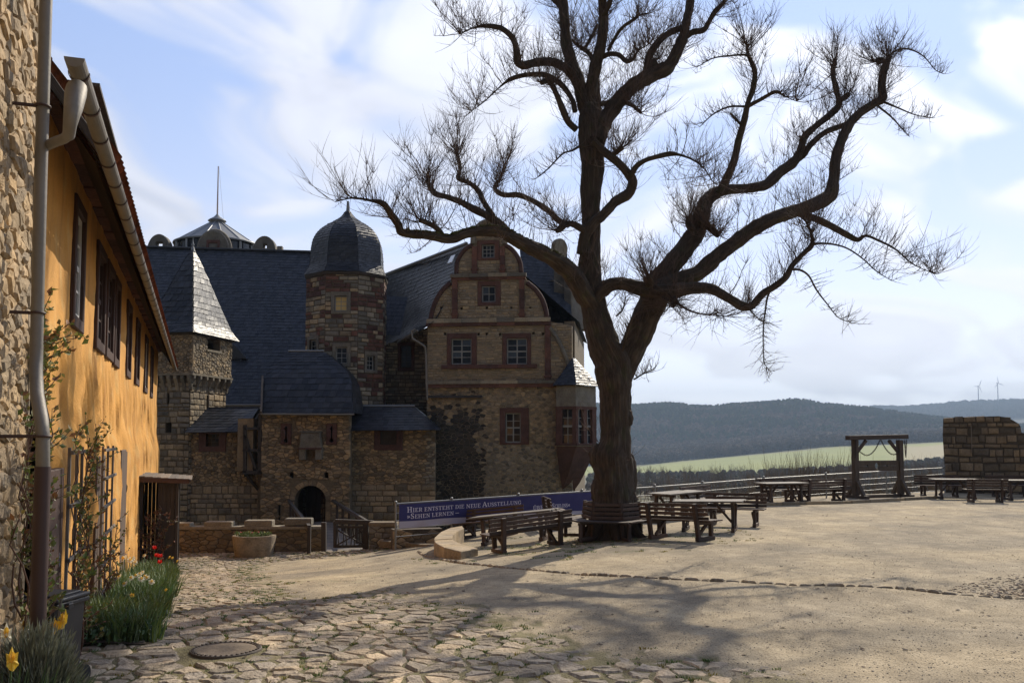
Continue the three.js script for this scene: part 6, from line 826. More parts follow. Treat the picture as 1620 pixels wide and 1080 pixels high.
{ // six-sided seat round the trunk
  const gx = TREE_BASE.x, gz = TREE_BASE.z, t = thing('tree_bench', 'six sided slatted bench built round the foot of the linden', 'bench', [gx, groundH(gx, -gz), gz], 0.25), Rb = 0.72, Rs = 1.16;
  for (let k = 0; k < 6; k++) {
    const a0 = k * Math.PI / 3, a1 = a0 + Math.PI / 3, at = (a, r, y) => V(Math.sin(a) * r, y, Math.cos(a) * r);
    for (let i = 0; i < 3; i++) part('seat_slat', beam(at(a0, Rb + 0.1 + i * 0.15, 0.45).lerp(at(a1, Rb + 0.1 + i * 0.15, 0.45), 0.006), at(a0, Rb + 0.1 + i * 0.15, 0.45).lerp(at(a1, Rb + 0.1 + i * 0.15, 0.45), 0.994), 0.125, 0.035), wd(), t);
    for (let i = 0; i < 4; i++) part('back_slat', beam(at(a0, Rb - i * 0.014, 0.52 + i * 0.1).lerp(at(a1, Rb - i * 0.014, 0.52 + i * 0.1), 0.01), at(a0, Rb - i * 0.014, 0.52 + i * 0.1).lerp(at(a1, Rb - i * 0.014, 0.52 + i * 0.1), 0.99), 0.03, 0.075), wd(), t);
    part('post', beam(at(a0, Rb - 0.03, 0), at(a0, Rb - 0.08, 0.88), 0.08, 0.08), wd(), t); part('front_leg', beam(at(a0, Rs - 0.04, 0), at(a0, Rs - 0.04, 0.42), 0.075, 0.075), wd(), t); part('bearer', beam(at(a0, Rb - 0.05, 0.40), at(a0, Rs + 0.02, 0.40), 0.06, 0.06), wd(), t); part('foot_rail', beam(at(a0, Rb - 0.08, 0.05), at(a0, Rs + 0.02, 0.05), 0.07, 0.07), wd(), t);
  }
}
{ // curved stone seat
  const mid = G(706, 873), yT = G(727, 881).y + 0.21, top = (px, py) => { const r = ray(px, py), d = (yT - EYE) / r.y; return [r.x * d - mid.x, d + mid.z]; };
  const t = thing('curved_stone_seat', 'low curved seat of pale stone blocks at the end of the terrace', 'stone seat', [mid.x, mid.y, mid.z]);
  for (const [i, pts] of [[[731, 832], [712, 835], [697, 841.5], [687.5, 850], [686.5, 853.5], [715.5, 852], [716, 846.5], [722, 841], [734, 835.5]], [[686.6, 854], [689, 858], [696, 862.3], [703, 865.6], [731, 860.4], [722, 856.5], [715.5, 852.5]], [[703.6, 866], [716, 869.2], [729, 872.3], [756, 867.4], [744, 864.2], [731.6, 860.8]]].entries()) { const q = pts.map(([x, y]) => top(x, y)); const g = slab(q, mid.y - yT - 0.75 + (yT - mid.y), yT - mid.y, [], 0.012); g.rotateX(-Math.PI / 2); part('stone_block', g, M.pale[[4, 5, 4][i]], t).position.y = [0.004, -0.004, 0][i]; }
}
{ // pillory
  const a = G(1355, 788), b = G(1426, 786), c = a.clone().lerp(b, 0.5), yaw = Math.atan2(-(b.z - a.z), b.x - a.x), t = thing('pillory', 'timber pillory frame with head hole board and hanging chains', 'pillory', [c.x, groundH(c.x, -c.z), c.z], yaw), hw = a.distanceTo(b) / 2, H = 2.18, W = new Wall(t);
  const tm = [woodMat(0.10, 0.075, 0.055), woodMat(0.085, 0.06, 0.045), woodMat(0.115, 0.085, 0.06)];
  for (const s of [-1, 1]) { part('post', beam(V(s * hw, 0, 0), V(s * hw, H, 0), 0.20, 0.20, 0.02), tm[0], t); part('brace', beam(V(s * (hw - 0.05), H - 0.50, 0), V(s * (hw - 0.52), H - 0.02, 0), 0.10, 0.11, 0.01, V(0, 0, 1)), tm[1], t); for (const z of [-1, 1]) part('foot_prop', beam(V(s * hw, 0.62, z * 0.08), V(s * hw, 0.02, z * 0.46), 0.13, 0.12, 0.01), tm[2], t); part('sill', beam(V(s * hw, 0.05, -0.62), V(s * hw, 0.05, 0.62), 0.16, 0.14, 0.015), tm[1], t); }
  part('top_beam', beam(V(-hw - 0.34, H + 0.08, 0), V(hw + 0.34, H + 0.13, 0), 0.26, 0.17, 0.02), tm[1], t); part('bottom_beam', beam(V(-hw + 0.1, 0.06, 0), V(hw - 0.1, 0.06, 0), 0.13, 0.13, 0.01), tm[2], t);
  const yc = W.at(1387, 736.5)[1], hx0 = W.at(1387, 736)[0], half = [], circ = (cx, r, up) => Array.from({ length: 13 }, (_, i) => [cx + (up ? -1 : 1) * r * Math.cos(i / 12 * Math.PI) * 1, yc + (up ? 1 : -1) * r * Math.sin(i / 12 * Math.PI)]);
  for (const up of [true, false]) { const pts = [], holes = [[hx0 - 0.47, 0.052], [hx0, 0.12], [hx0 + 0.47, 0.052]]; pts.push([-hw + 0.08, yc + (up ? 0.004 : -0.004)]); const seq = up ? holes : holes; for (const [cx, r] of seq) { for (let i = 0; i <= 12; i++) { const an = Math.PI - i / 12 * Math.PI; pts.push([cx + r * Math.cos(an), yc + (up ? 1 : -1) * Math.max(0.004, r * Math.sin(an))]); } } pts.push([hw - 0.08, yc + (up ? 0.004 : -0.004)], [hw - 0.08, yc + (up ? 0.2 : -0.2)], [-hw + 0.08, yc + (up ? 0.2 : -0.2)]); part('neck_board', slab(up ? pts : pts.slice().reverse(), -0.05, 0.05), tm[2], t); }
  const chainM = mat(0.05, 0.035, 0.028, { metalness: 0.5, roughness: 0.7 }), link = new THREE.TorusGeometry(0.026, 0.008, 6, 10); link.scale(1, 1.45, 1);
  const chain = (pts) => { const cv = new THREE.CatmullRomCurve3(pts), L = cv.getLength(), n = Math.round(L / 0.055), gs = []; for (let i = 0; i <= n; i++) { const p = cv.getPointAt(i / n), d = cv.getTangentAt(i / n), g = link.clone(); g.rotateY(i % 2 ? Math.PI / 2 : 0); g.applyQuaternion(new THREE.Quaternion().setFromUnitVectors(V(0, 1, 0), d)); g.translate(p.x, p.y, p.z); gs.push(g); } stuffPart('chain', merge(gs), chainM, t); };
  const sag = (x0, y0, x1, y1, dip) => chain([0, 0.25, 0.5, 0.75, 1].map((u) => V(lerp(x0, x1, u), lerp(y0, y1, u) - dip * 4 * u * (1 - u), 0.13)));
  sag(-hw + 0.13, H - 0.45, 0.0, H - 0.02, 0.30); sag(hw - 0.13, H - 0.42, 0.06, H - 0.02, 0.30); sag(-hw - 0.06, H - 0.02, -hw - 0.12, H - 0.65, 0.02); sag(hw + 0.12, H - 0.02, hw + 0.16, H - 0.62, 0.02); sag(hw + 0.16, H - 0.62, hw + 0.22, H - 0.02, 0.02);
}
// ---------- railing along the rim and the banner on it ----------
const RA = V(-3.3, 0, -26), RB = V(17.8, 0, -38), railAt = (t) => { const p = RA.clone().lerp(RB, t); p.y = groundH(p.x, -p.z); return p; }, railTop = [[627, 797], [820, 784], [1010, 772], [1110, 764.5], [1207, 757], [1340, 748.5], [1490, 740]];
const railT = (px) => { const k = (px - 810) / F; return (3.3 + k * 26) / (21.1 - k * 12); }, railY = (px) => { const t = railT(px), p = railAt(t), py = tab(railTop, px); return P(px, py, -p.z).y; };
{
  const o = railAt(railT(1010)), t = thing('steel_railing', 'grey steel railing with horizontal bars along the rim of the courtyard', 'railing', [o.x, o.y, o.z]), pxs = [627, 715, 820, 920, 1035, 1110, 1207, 1305, 1400, 1492], top = pxs.map((px) => { const p = railAt(railT(px)); p.y = railY(px); return p.sub(o); });
  const sm = mat(0.24, 0.24, 0.235, { metalness: 0.55, roughness: 0.5 });
  pxs.forEach((px, i) => { const p = top[i], g = railAt(railT(px)).sub(o); part('post', pipe([V(p.x, g.y - 0.1, p.z), V(p.x, p.y + 0.02, p.z)], 0.028, 10), sm, t); part('post_cap', new THREE.SphereGeometry(0.045, 12, 8).translate(p.x, p.y + 0.05, p.z), sm, t); });
  for (let i = 0; i < top.length - 1; i++) for (const [dy, r] of [[0, 0.024], [-0.26, 0.014], [-0.48, 0.014], [-0.70, 0.014], [-0.92, 0.014]]) part('rail', pipe([top[i].clone().add(V(0, dy, 0)), top[i + 1].clone().add(V(0, dy, 0))], r, 8), sm, t);
}
{
  const p0 = 631, p1 = 946, n = 60, cvs = document.createElement('canvas'); cvs.width = 2048; cvs.height = 256; const c = cvs.getContext('2d');
  c.fillStyle = '#2b2a63'; c.fillRect(0, 0, 2048, 256); c.fillStyle = '#b3adba'; c.beginPath(); c.moveTo(0, 182); c.quadraticCurveTo(900, 196, 2048, 222); c.lineTo(2048, 256); c.lineTo(0, 256); c.fill();
  c.fillStyle = '#e6e1e8';
  const small = (s, x, y, big, sml) => { let run = x; for (const ch of s) { const up = ch === ch.toUpperCase() && ch !== ch.toLowerCase(); c.font = `${up || /[»«–]/.test(ch) ? big : sml}px serif`; const o = ch.toUpperCase(); c.fillText(o, run, y); run += c.measureText(o).width + 1.5; } return run; };
  const fit = (s, x, y, w, big, sml) => { const end = small(s, x, -500, big, sml), k = w / (end - x); c.save(); c.translate(x, y); c.scale(k, 1); small(s, 0, 0, big, sml); c.restore(); };
  const X = (px) => { const t = railT(px), a = railT(p0), b = railT(p1); return (t - a) / (b - a) * 2048; };
  fit('Hier entsteht die neue Ausstellung', X(643), 90, X(823) - X(643), 78, 60); fit('»Sehen lernen –', X(643), 160, X(725) - X(643), 78, 60); fit('übers', X(841), 164, X(868) - X(841), 78, 60); fit('Schloss«', X(871), 165, X(900) - X(871), 78, 60);
  const tx = new THREE.CanvasTexture(cvs); tx.colorSpace = THREE.SRGBColorSpace; tx.magFilter = THREE.LinearFilter; tx.anisotropy = 8;
  const o = railAt(railT(780)), t = thing('banner', 'long blue exhibition banner with white lettering tied to the railing', 'banner', [o.x, o.y, o.z]);
  const nrm = V(-(RB.z - RA.z), 0, RB.x - RA.x).normalize(); if (nrm.z < 0) nrm.negate(); const H = 0.66, pos = [], uv = [], idx = [], m = 8;
  for (let i = 0; i <= n; i++) { const px = lerp(p0, p1, i / n), tt = railT(px), p = railAt(tt); p.y = railY(px) - 0.02; const a = (tt - railT(p0)) / (railT(p1) - railT(p0)); for (let j = 0; j <= m; j++) { const w = 0.02 * n2(a * 14, j * 0.3) + 0.012 * Math.sin(a * 60) * (j / m); const q = p.clone().addScaledVector(nrm, 0.07 + w).sub(o); pos.push(q.x, q.y - j / m * H - 0.012 * Math.sin(a * 22) * (j / m), q.z); uv.push(a, 1 - j / m); } }
  for (let i = 0; i < n; i++) for (let j = 0; j < m; j++) { const a = i * (m + 1) + j, b = a + m + 1; idx.push(a, a + 1, b, b, a + 1, b + 1); }
  const g = new THREE.BufferGeometry(); g.setAttribute('position', new THREE.Float32BufferAttribute(pos, 3)); g.setAttribute('uv', new THREE.Float32BufferAttribute(uv, 2)); g.setIndex(idx); g.computeVertexNormals(); const bm = mat(1, 1, 1, { map: tx, roughness: 0.65, side: THREE.DoubleSide }); part('banner_sheet', g, bm, t);
  for (const px of [632, 715, 820, 920]) for (const dy of [0.03, 0.6]) { const p = railAt(railT(px)); p.y = railY(px) - dy; p.sub(o); part('cable_tie', new THREE.TorusGeometry(0.045, 0.007, 5, 14).rotateX(Math.PI / 2).translate(p.x, p.y, p.z), M.steel, t); }
}
// ---------- low wall, planter and gate before the moat ----------
function rubbleRun(name, label, poly, d, yaw, o) { const xs = poly.map((p) => p[0]), px = (Math.min(...xs) + Math.max(...xs)) / 2, p = P(px, 860, d), t = thing(name, label, 'wall', [p.x, groundH(p.x, d) - 0.15, p.z], yaw), W = new Wall(t); masonry(W, poly, [], { thick: 0.42, most: 120, minPx: 9, rubble: true, size: 0.34, aspect: 1.9, gap: 0.006, proud: 0.022, mats: M.grey, mortar: M.mortarDark, ...o }); return [t, W]; }
{
  const [t, W] = rubbleRun('parapet_wall', 'low mossy stone parapet with raised coping blocks before the castle moat', [[262, 892], [511, 888], [511, 833], [430, 836], [262, 838]], 28.6, 0.03, { mats: tones(stoneMat, 0.24, 0.19, 0.12, 5, 0.25) });
  const r = W.rect(262, 838, 511, 834); W.put('coping_bed', box(r[0] - 0.3, r[1] + 0.02, r[3] - 0.05, r[3] + 0.03, -0.46, 0.05), M.grey[3]);
  for (const [a, b, y0, y1] of [[271, 300, 829, 837], [322, 366, 827, 836], [386, 430, 825, 835], [449.5, 492, 822, 833]]) { const k = W.rect(a, y0, b, y1); const g = rbox(k[1] - k[0], k[3] - k[2], 0.42, 0.03).translate((k[0] + k[1]) / 2, (k[2] + k[3]) / 2 + 0.035, -0.2); W.put('coping_block', g, M.grey[Math.floor(rnd() * 5)]); }
  const [t2, W2] = rubbleRun('parapet_wall', 'short stone parapet pier between the wooden gate and the banner', [[584, 880], [628, 880], [628, 832], [584, 834]], 27.2, 0, { mats: M.grey }); const k = W2.rect(583, 826, 628, 833); W2.put('coping_block', rbox(k[1] - k[0], k[3] - k[2], 0.46, 0.03).translate((k[0] + k[1]) / 2, (k[2] + k[3]) / 2, -0.2), M.tan[1]);
  rubbleRun('retaining_wall', 'low rubble wall under the banner', [[622, 885], [700, 880], [700, 836], [622, 838]], 26.5, 0.3, { mats: M.tan, wild: 0.25 });
  { const a = G(606, 867.5), b = G(700, 861), c = a.clone().lerp(b, 0.5), s = thing('stone_step', 'long low stone step below the banner', 'step', [c.x, c.y - 0.02, c.z], Math.atan2(-(b.z - a.z), b.x - a.x)); const L = a.distanceTo(b); for (let i = 0; i < 3; i++) part('step_stone', rbox(L / 3 - 0.01, 0.2, 0.35, 0.015).translate((i - 1) * L / 3, 0.03, 0), M.tan[i + 1], s); }
  // wooden gate at the head of the bridge
  const gp = P(548, 850, 27.6), gt = thing('wooden_gate', 'dark wooden gate and lattice rail at the head of the moat bridge', 'gate', [gp.x, groundH(gp.x, 27.6), gp.z]), Wg = new Wall(gt), at = (x, y, z = 0) => { const q = Wg.at(x, y, z); return V(q[0], q[1], z); };
  for (const [x, y0, y1, w] of [[512, 826, 872, 0.14], [578.5, 829, 868, 0.17], [530, 824, 866, 0.10]]) part('post', beam(at(x, y1), at(x, y0), w, w), M.timber, gt); part('top_rail', beam(at(530, 824.5), at(590, 826.5), 0.14, 0.13), M.timber, gt); part('bottom_rail', beam(at(531, 864), at(577, 864), 0.06, 0.08), M.timber, gt); part('mid_rail', beam(at(531, 833), at(577, 834), 0.05, 0.07), M.timber, gt);
  for (let i = 0; i < 7; i++) { const x = lerp(536, 574, i / 6); part('picket', beam(at(x, 864, -0.03), at(x + (i % 2 ? 2.5 : -2.5), 834, -0.03), 0.06, 0.03), M.timber, gt); } part('lattice_bar', beam(at(533, 862, 0.04), at(576, 838, 0.04), 0.05, 0.04), M.timber, gt); part('lattice_bar', beam(at(533, 838, 0.08), at(576, 862, 0.08), 0.05, 0.04), M.timber, gt);
  // the bridge deck behind it
  const b0 = P(545, 868, 28.2), br = thing('moat_bridge', 'plank bridge leading from the wooden gate to the arched doorway', 'bridge', [b0.x, groundH(b0.x, 28.2) - 0.02, b0.z]), e = P(490, 826, 42.2).sub(br.position), s0 = V(0, -0.05, 0.4); for (let i = 0; i < 46; i++) { const c = s0.clone().lerp(e, (i + 0.5) / 46); const o = part('deck_plank', rbox(2.1, 0.06, 0.28, 0.008), M.greyWood[i % 4], br); o.position.copy(c); } for (const sd of [-1, 1]) { part('rail', beam(s0.clone().add(V(sd * 1.0, 1.0, 0)), e.clone().add(V(sd * 1.0, 1.0, 0)), 0.10, 0.12), M.timber, br); part('girder', beam(s0.clone().add(V(sd * 0.8, -0.2, 0)), e.clone().add(V(sd * 0.8, -0.2, 0)), 0.2, 0.25), M.timber, br); for (let i = 0; i <= 6; i++) { const c = s0.clone().lerp(e, i / 6).add(V(sd * 1.0, 0, 0)); part('rail_post', beam(c.clone().add(V(0, -0.1, 0)), c.clone().add(V(0, 1.0, 0)), 0.1, 0.1), M.timber, br); } }
}
{ // ruined wall by the right edge
  const p = P(1560, 760, 37.6), t = thing('ruined_wall', 'broken end of a squared rubble wall beside the railing', 'wall', [p.x, groundH(p.x, 37) - 0.3, p.z], -0.46), W = new Wall(t);
  masonry(W, [[1497, 790], [1494, 720], [1492, 690], [1493, 662], [1512, 660], [1545, 659], [1580, 658], [1594, 660], [1606, 666], [1615, 673], [1617, 684], [1640, 690], [1660, 700], [1660, 790]], [], { mats: tones(stoneMat, 0.27, 0.22, 0.155, 6, 0.4), h: [0.14, 0.36], l: [0.2, 0.62], wild: 0.26, gap: 0.022, thick: 0.9, most: 240, minPx: 9, mortar: M.mortarDark, proud: 0.05 });
  const a = W.at(1537, 673, 0.1), b = W.at(1538.5, 716, 0.1); W.put('lath', beam(V(b[0], b[1], 0.1), V(a[0], a[1], 0.1), 0.08, 0.03), M.greyWood[3]);
}
// ================= valley, woods, turbines =================
function bareTree(seed, H, levels, spread) { // a leafless tree or shrub as one thin-stemmed geometry
  const R = mulberry(seed), pos = [], nor = [], idx = []; const seg = (a, b, r0, r1) => { const t = b.clone().sub(a).normalize(), n = (Math.abs(t.y) < 0.9 ? V(0, 1, 0) : V(1, 0, 0)).cross(t).normalize(), m = t.clone().cross(n), o = pos.length / 3; for (const [p, r] of [[a, r0], [b, r1]]) for (let k = 0; k < 3; k++) { const c = Math.cos(k * 2.094), s = Math.sin(k * 2.094), x = n.x * c + m.x * s, y = n.y * c + m.y * s, z = n.z * c + m.z * s; pos.push(p.x + x * r, p.y + y * r, p.z + z * r); nor.push(x, y, z); } for (let k = 0; k < 3; k++) { const q = (k + 1) % 3; idx.push(o + k, o + q, o + 3 + k, o + q, o + 3 + q, o + 3 + k); } };
  const grow = (p, d, L, r, lv) => { let q = p.clone(), dir = d.clone(); const n = 3; for (let i = 0; i < n; i++) { const e = q.clone().addScaledVector(dir, L / n); seg(q, e, r * (1 - 0.22 * i), r * (1 - 0.22 * (i + 1))); if (lv > 0) { const kids = i === n - 1 ? 2 : 1 + (R() < 0.5 ? 1 : 0); for (let k = 0; k < kids; k++) { const a = R() * 6.28, s = V(Math.cos(a), 0.25 * R(), Math.sin(a)); grow(e, dir.clone().addScaledVector(s, spread * (0.5 + R() * 0.6)).normalize(), L * (0.48 + 0.22 * R()), r * 0.48, lv - 1); } } q = e; dir.add(V((R() - 0.5) * 0.25, 0.1, (R() - 0.5) * 0.25)).normalize(); } };
  const stems = levels > 2 ? 1 : 5; for (let s = 0; s < stems; s++) grow(V((R() - 0.5) * (stems > 1 ? 0.012 : 0), 0, (R() - 0.5) * (stems > 1 ? 0.012 : 0)), V((R() - 0.5) * (stems > 1 ? 0.7 : 0.1), 1, (R() - 0.5) * (stems > 1 ? 0.7 : 0.1)).normalize(), H * 0.5, H * (stems > 1 ? 0.008 : 0.022), levels);
  const g = new THREE.BufferGeometry(); g.setAttribute('position', new THREE.Float32BufferAttribute(pos, 3)); g.setAttribute('normal', new THREE.Float32BufferAttribute(nor, 3)); g.setAttribute('uv', new THREE.Float32BufferAttribute(new Array(pos.length / 3 * 2).fill(0), 2)); g.setIndex(idx); return g;
}
function crown(seed, conifer) { // a lumpy crown of leaf-clump faces for woods kilometres away
  const R = mulberry(seed), gs = []; for (let i = 0; i < (conifer ? 46 : 60); i++) { const u = R(), y = conifer ? 0.12 + 0.86 * u : 0.35 + 0.6 * Math.pow(u, 0.8), rad = conifer ? 0.26 * (1.02 - y) + 0.015 : 0.34 * Math.sin(Math.PI * clamp((y - 0.25) / 0.78)), a = R() * 6.28, r = rad * Math.sqrt(R()); const g = new THREE.TetrahedronGeometry(conifer ? 0.12 : 0.14, 0); g.rotateX(R() * 6); g.rotateY(R() * 6); g.translate(Math.cos(a) * r, y, Math.sin(a) * r); gs.push(g.index ? g.toNonIndexed() : g); } const t = new THREE.CylinderGeometry(0.012, 0.025, 0.6, 4).translate(0, 0.3, 0).toNonIndexed(); gs.push(t); const m = merge(gs); m.computeVertexNormals(); return m;
}
{
  const wood = (name, label, geo, n, d0, d1, pxs, H, cols, keep) => { const list = []; const R = mulberry(name.length * 31 + n); for (let i = 0; i < n * 3 && list.length < n; i++) { const d = d0 + (d1 - d0) * R(), px = lerp(pxs[0], pxs[1], R()), x = (px - 810) / F * d; const pick = keep ? keep(px, d, x, R) : 0; if (pick < 0) continue; const y = groundH(x, d), h = lerp(H[0], H[1], R()); list.push({ m: new THREE.Matrix4().compose(V(x, y - 0.4, -d), new THREE.Quaternion().setFromEuler(new THREE.Euler(0, R() * 6.28, 0)), V(h * (0.85 + 0.5 * R()), h, h * (0.85 + 0.5 * R()))), c: cols[pick] ?? cols[0] }); } return scatter(name, label, 'wood', geo, mat(1, 1, 1, { roughness: 1, side: THREE.DoubleSide }), list, (q) => { const k = rr(0.7, 1.3); return q.c.map((v) => v * k); }); };
  const dk = [0.034, 0.062, 0.030], br = [0.135, 0.10, 0.07], pl = [0.075, 0.095, 0.04];
  wood('hill_pine_wood', 'dark pine wood covering the long hill across the valley', crown(5, true), 15000, 2020, 2720, [880, 1700], [12, 25], [dk, pl], (px, d, x, R) => (fbm2(x / 160, d / 220, 3) + (d - 2300) / 1500 > rr(-0.35, 0.2) ? (R() < 0.8 ? 0 : 1) : -1));
  wood('hill_beech_wood', 'bare brown beech wood mixed into the long hill', crown(6, false), 13000, 1625, 2700, [880, 1700], [11, 20], [br, [0.09, 0.075, 0.055]], (px, d, x, R) => (d < 2080 || fbm2(x / 160, d / 220, 3) < 0.05 ? (R() < 0.6 ? 0 : 1) : -1));
  wood('far_ridge_wood', 'wood along the farthest ridge below the wind turbines', crown(8, false), 9000, 4300, 5500, [1180, 1720], [16, 30], [[0.06, 0.065, 0.045], [0.09, 0.08, 0.06]], () => (rnd() < 0.6 ? 0 : 1));
  wood('valley_scrub', 'bare scrub and hedges on the valley floor below the field', crown(9, false), 3600, 380, 960, [930, 1700], [2.5, 5.5], [[0.12, 0.098, 0.068], [0.10, 0.10, 0.05], [0.14, 0.10, 0.066]], (px, d, x, R) => (fbm2(x / 60 + 3, d / 60, 3) > -0.25 ? Math.floor(R() * 3) : -1));
  const bt = bareTree(3, 1, 4, 0.62); const list = []; const R = mulberry(99);
  for (let i = 0; i < 460; i++) { const d = 330 + 560 * R(), px = lerp(980, 1660, R()), x = (px - 810) / F * d, h = lerp(6, 13, R()) * (d > 600 ? 0.55 : 1); list.push({ m: new THREE.Matrix4().compose(V(x, groundH(x, d) - 0.3, -d), new THREE.Quaternion().setFromEuler(new THREE.Euler(0, R() * 6.28, 0)), V(h, h, h)) }); }
  scatter('valley_trees', 'leafless trees standing in the valley in front of the field', 'wood', bt, mat(1, 1, 1, { roughness: 1 }), list, () => { const k = rr(0.6, 1.3); return [0.13 * k, 0.10 * k, 0.072 * k]; });
}
{ // shrubs and young trees just beyond the railing
  const gs = [11, 12, 13, 14].map((s) => bareTree(s, 1, 2, 0.42)), tm = mat(0.16, 0.115, 0.075, { roughness: 0.9 }), where = { 0: 'left of the pillory', 1: 'seen through the pillory', 2: 'between the pillory and the ruined wall', 3: 'right behind the linden trunk' };
  const R = mulberry(5), spots = [];
  for (const [a, b, n, top, k] of [[1010, 1110, 9, [738, 762], 3], [1112, 1225, 9, [735, 755], 3], [1225, 1340, 17, [708, 735], 0], [1345, 1440, 9, [722, 745], 1], [1440, 1500, 6, [718, 745], 2]]) for (let i = 0; i < n; i++) spots.push([lerp(a, b, (i + 0.2 + 0.6 * R()) / n), lerp(top[0], top[1], R()), 40 + 12 * R(), k]);
  spots.sort((p, q) => p[0] - q[0]); const ord = (n) => n + (n % 10 === 1 && n !== 11 ? 'st' : n % 10 === 2 && n !== 12 ? 'nd' : n % 10 === 3 && n !== 13 ? 'rd' : 'th');
  spots.forEach(([px, py, d, k], i) => { const tp = P(px, py, d), gy = groundH(tp.x, d), h = tp.y - gy, t = thing('bare_shrub', `${['tall leafless', 'slender leafless', 'leafless', 'low leafless'][k]} shrub beyond the railing, ${ord(i + 1)} counting right from the linden trunk`, 'shrub', [tp.x, gy - 0.1, tp.z], R() * 6, 'shrubs beyond the railing'); const m = part('branches', gs[i % 4], tm, t); m.scale.set(h * 0.72, h * 1.05, h * 0.72); });
}
for (const [px, hub, foot, label, turn] of [[1549, 611, 640, 'wind turbine on the far ridge, the lower of two', 0.5], [1580, 606, 640, 'wind turbine on the far ridge, the one farther right', -0.2]]) {
  const d = 5350, b = P(px, foot, d), H = (foot - hub) / F * d, t = thing('wind_turbine', label, 'wind turbine', [b.x, groundH(b.x, d), b.z], 0.3), wm = mat(0.75, 0.75, 0.76, { roughness: 0.5 }), hy = P(px, hub, d).y - t.position.y;
  part('tower', tube([V(0, -5, 0), V(0, hy, 0)], [3.4, 1.8], 12), wm, t); part('nacelle', rbox(5, 5, 12, 1).translate(0, hy, 0), wm, t); for (let k = 0; k < 3; k++) { const a = turn + k * 2.094; part('blade', tube([V(0, hy, 7), V(Math.sin(a) * 12, hy + Math.cos(a) * 12, 7), V(Math.sin(a) * 42, hy + Math.cos(a) * 42, 7)], [1.2, 2.0, 0.5], 6), wm, t); }
}
// ================= plants along the houses, planter =================
function leafGeo(w, l, fold = 0.25) { const g = new THREE.BufferGeometry(), z = fold * w; g.setAttribute('position', new THREE.Float32BufferAttribute([0, 0, 0, w / 2, l * 0.45, z, 0, l * 0.5, 0, 0, 0, 0, 0, l * 0.5, 0, -w / 2, l * 0.45, z, 0, l * 0.5, 0, w / 2, l * 0.45, z, 0, l, z * 0.3, 0, l * 0.5, 0, 0, l, z * 0.3, -w / 2, l * 0.45, z], 3)); g.setAttribute('uv', new THREE.Float32BufferAttribute(new Array(24).fill(0), 2)); g.computeVertexNormals(); return g; }
const leafV = leafMat(1, 1, 1); leafV.vertexColors = true;
function leafCloud(list) { // list: [pos, dir, size, colour]
  const gs = []; for (const [p, d, s, c] of list) { const g = leafGeo(s * 0.62, s); g.rotateY(rnd() * 6.28); g.applyQuaternion(new THREE.Quaternion().setFromUnitVectors(V(0, 1, 0), d.clone().normalize())); g.translate(p.x, p.y, p.z); const k = rr(0.7, 1.3); gs.push(paint(g, c[0] * k, c[1] * k, c[2] * k)); } return merge(gs);
}
const rose = [[0.16, 0.20, 0.04], [0.20, 0.16, 0.04], [0.22, 0.10, 0.035], [0.12, 0.16, 0.03], [0.26, 0.24, 0.06]], roseRed = [[0.16, 0.06, 0.03], [0.12, 0.07, 0.03], [0.20, 0.08, 0.04], [0.10, 0.09, 0.03]];
function climber(label, base, turn, x0, x1, H, z, nStem, perM, cols, leaf = 0.05) {
  const t = thing('climbing_rose', label, 'plant', base, turn), leaves = [], sm = mat(0.11, 0.06, 0.04, { roughness: 0.85 });
  for (let s = 0; s < nStem; s++) {
    const pts = [], h = H * rr(0.55, 1.0), xb = lerp(x0, x1, rr(0.3, 0.7)), xt = lerp(x0, x1, (s + 0.5) / nStem), n = 12, w = rnd() * 9; for (let i = 0; i <= n; i++) { const u = i / n; pts.push(V(lerp(xb, xt, Math.pow(u, 0.7)) + 0.10 * n2(w, u * 3), u * h, z + 0.10 * n2(w + 5, u * 3) + 0.03)); }
    part('stem', tube(pts, pts.map((_, i) => 0.011 * (1 - 0.6 * i / n)), 6), sm, t);
    const side = (p0, L, lv) => { const a = rr(-1, 1), q = [p0.clone()], d = V(a, rr(0.1, 0.9), rr(-0.2, 0.7)).normalize(); for (let i = 1; i <= 4; i++) { d.add(V(rr(-0.2, 0.2), rr(-0.15, 0.2), rr(-0.2, 0.2))).normalize(); q.push(q[i - 1].clone().addScaledVector(d, L / 4)); } part('shoot', tube(q, q.map((_, i) => 0.005 * (1 - 0.15 * i)), 4), sm, t); for (let k = 0; k < L * perM; k++) { const i = Math.floor(rnd() * 4), p = q[i].clone().lerp(q[i + 1], rnd()); leaves.push([p.add(V(rr(-0.02, 0.02), rr(-0.02, 0.02), rr(-0.02, 0.02))), V(rr(-1, 1), rr(-0.3, 1), rr(-0.3, 1)), leaf * rr(0.6, 1.3), cols[Math.floor(rnd() * cols.length)]]); } };
    for (let k = 0; k < h * 6; k++) { const u = Math.min(0.999, Math.pow(rnd(), 0.7)) * n, i = Math.floor(u); side(pts[i].clone().lerp(pts[i + 1], u - i), rr(0.12, 0.4), 0); }
  }
  stuffPart('leaves', leafCloud(leaves), leafV, t); return t;
}
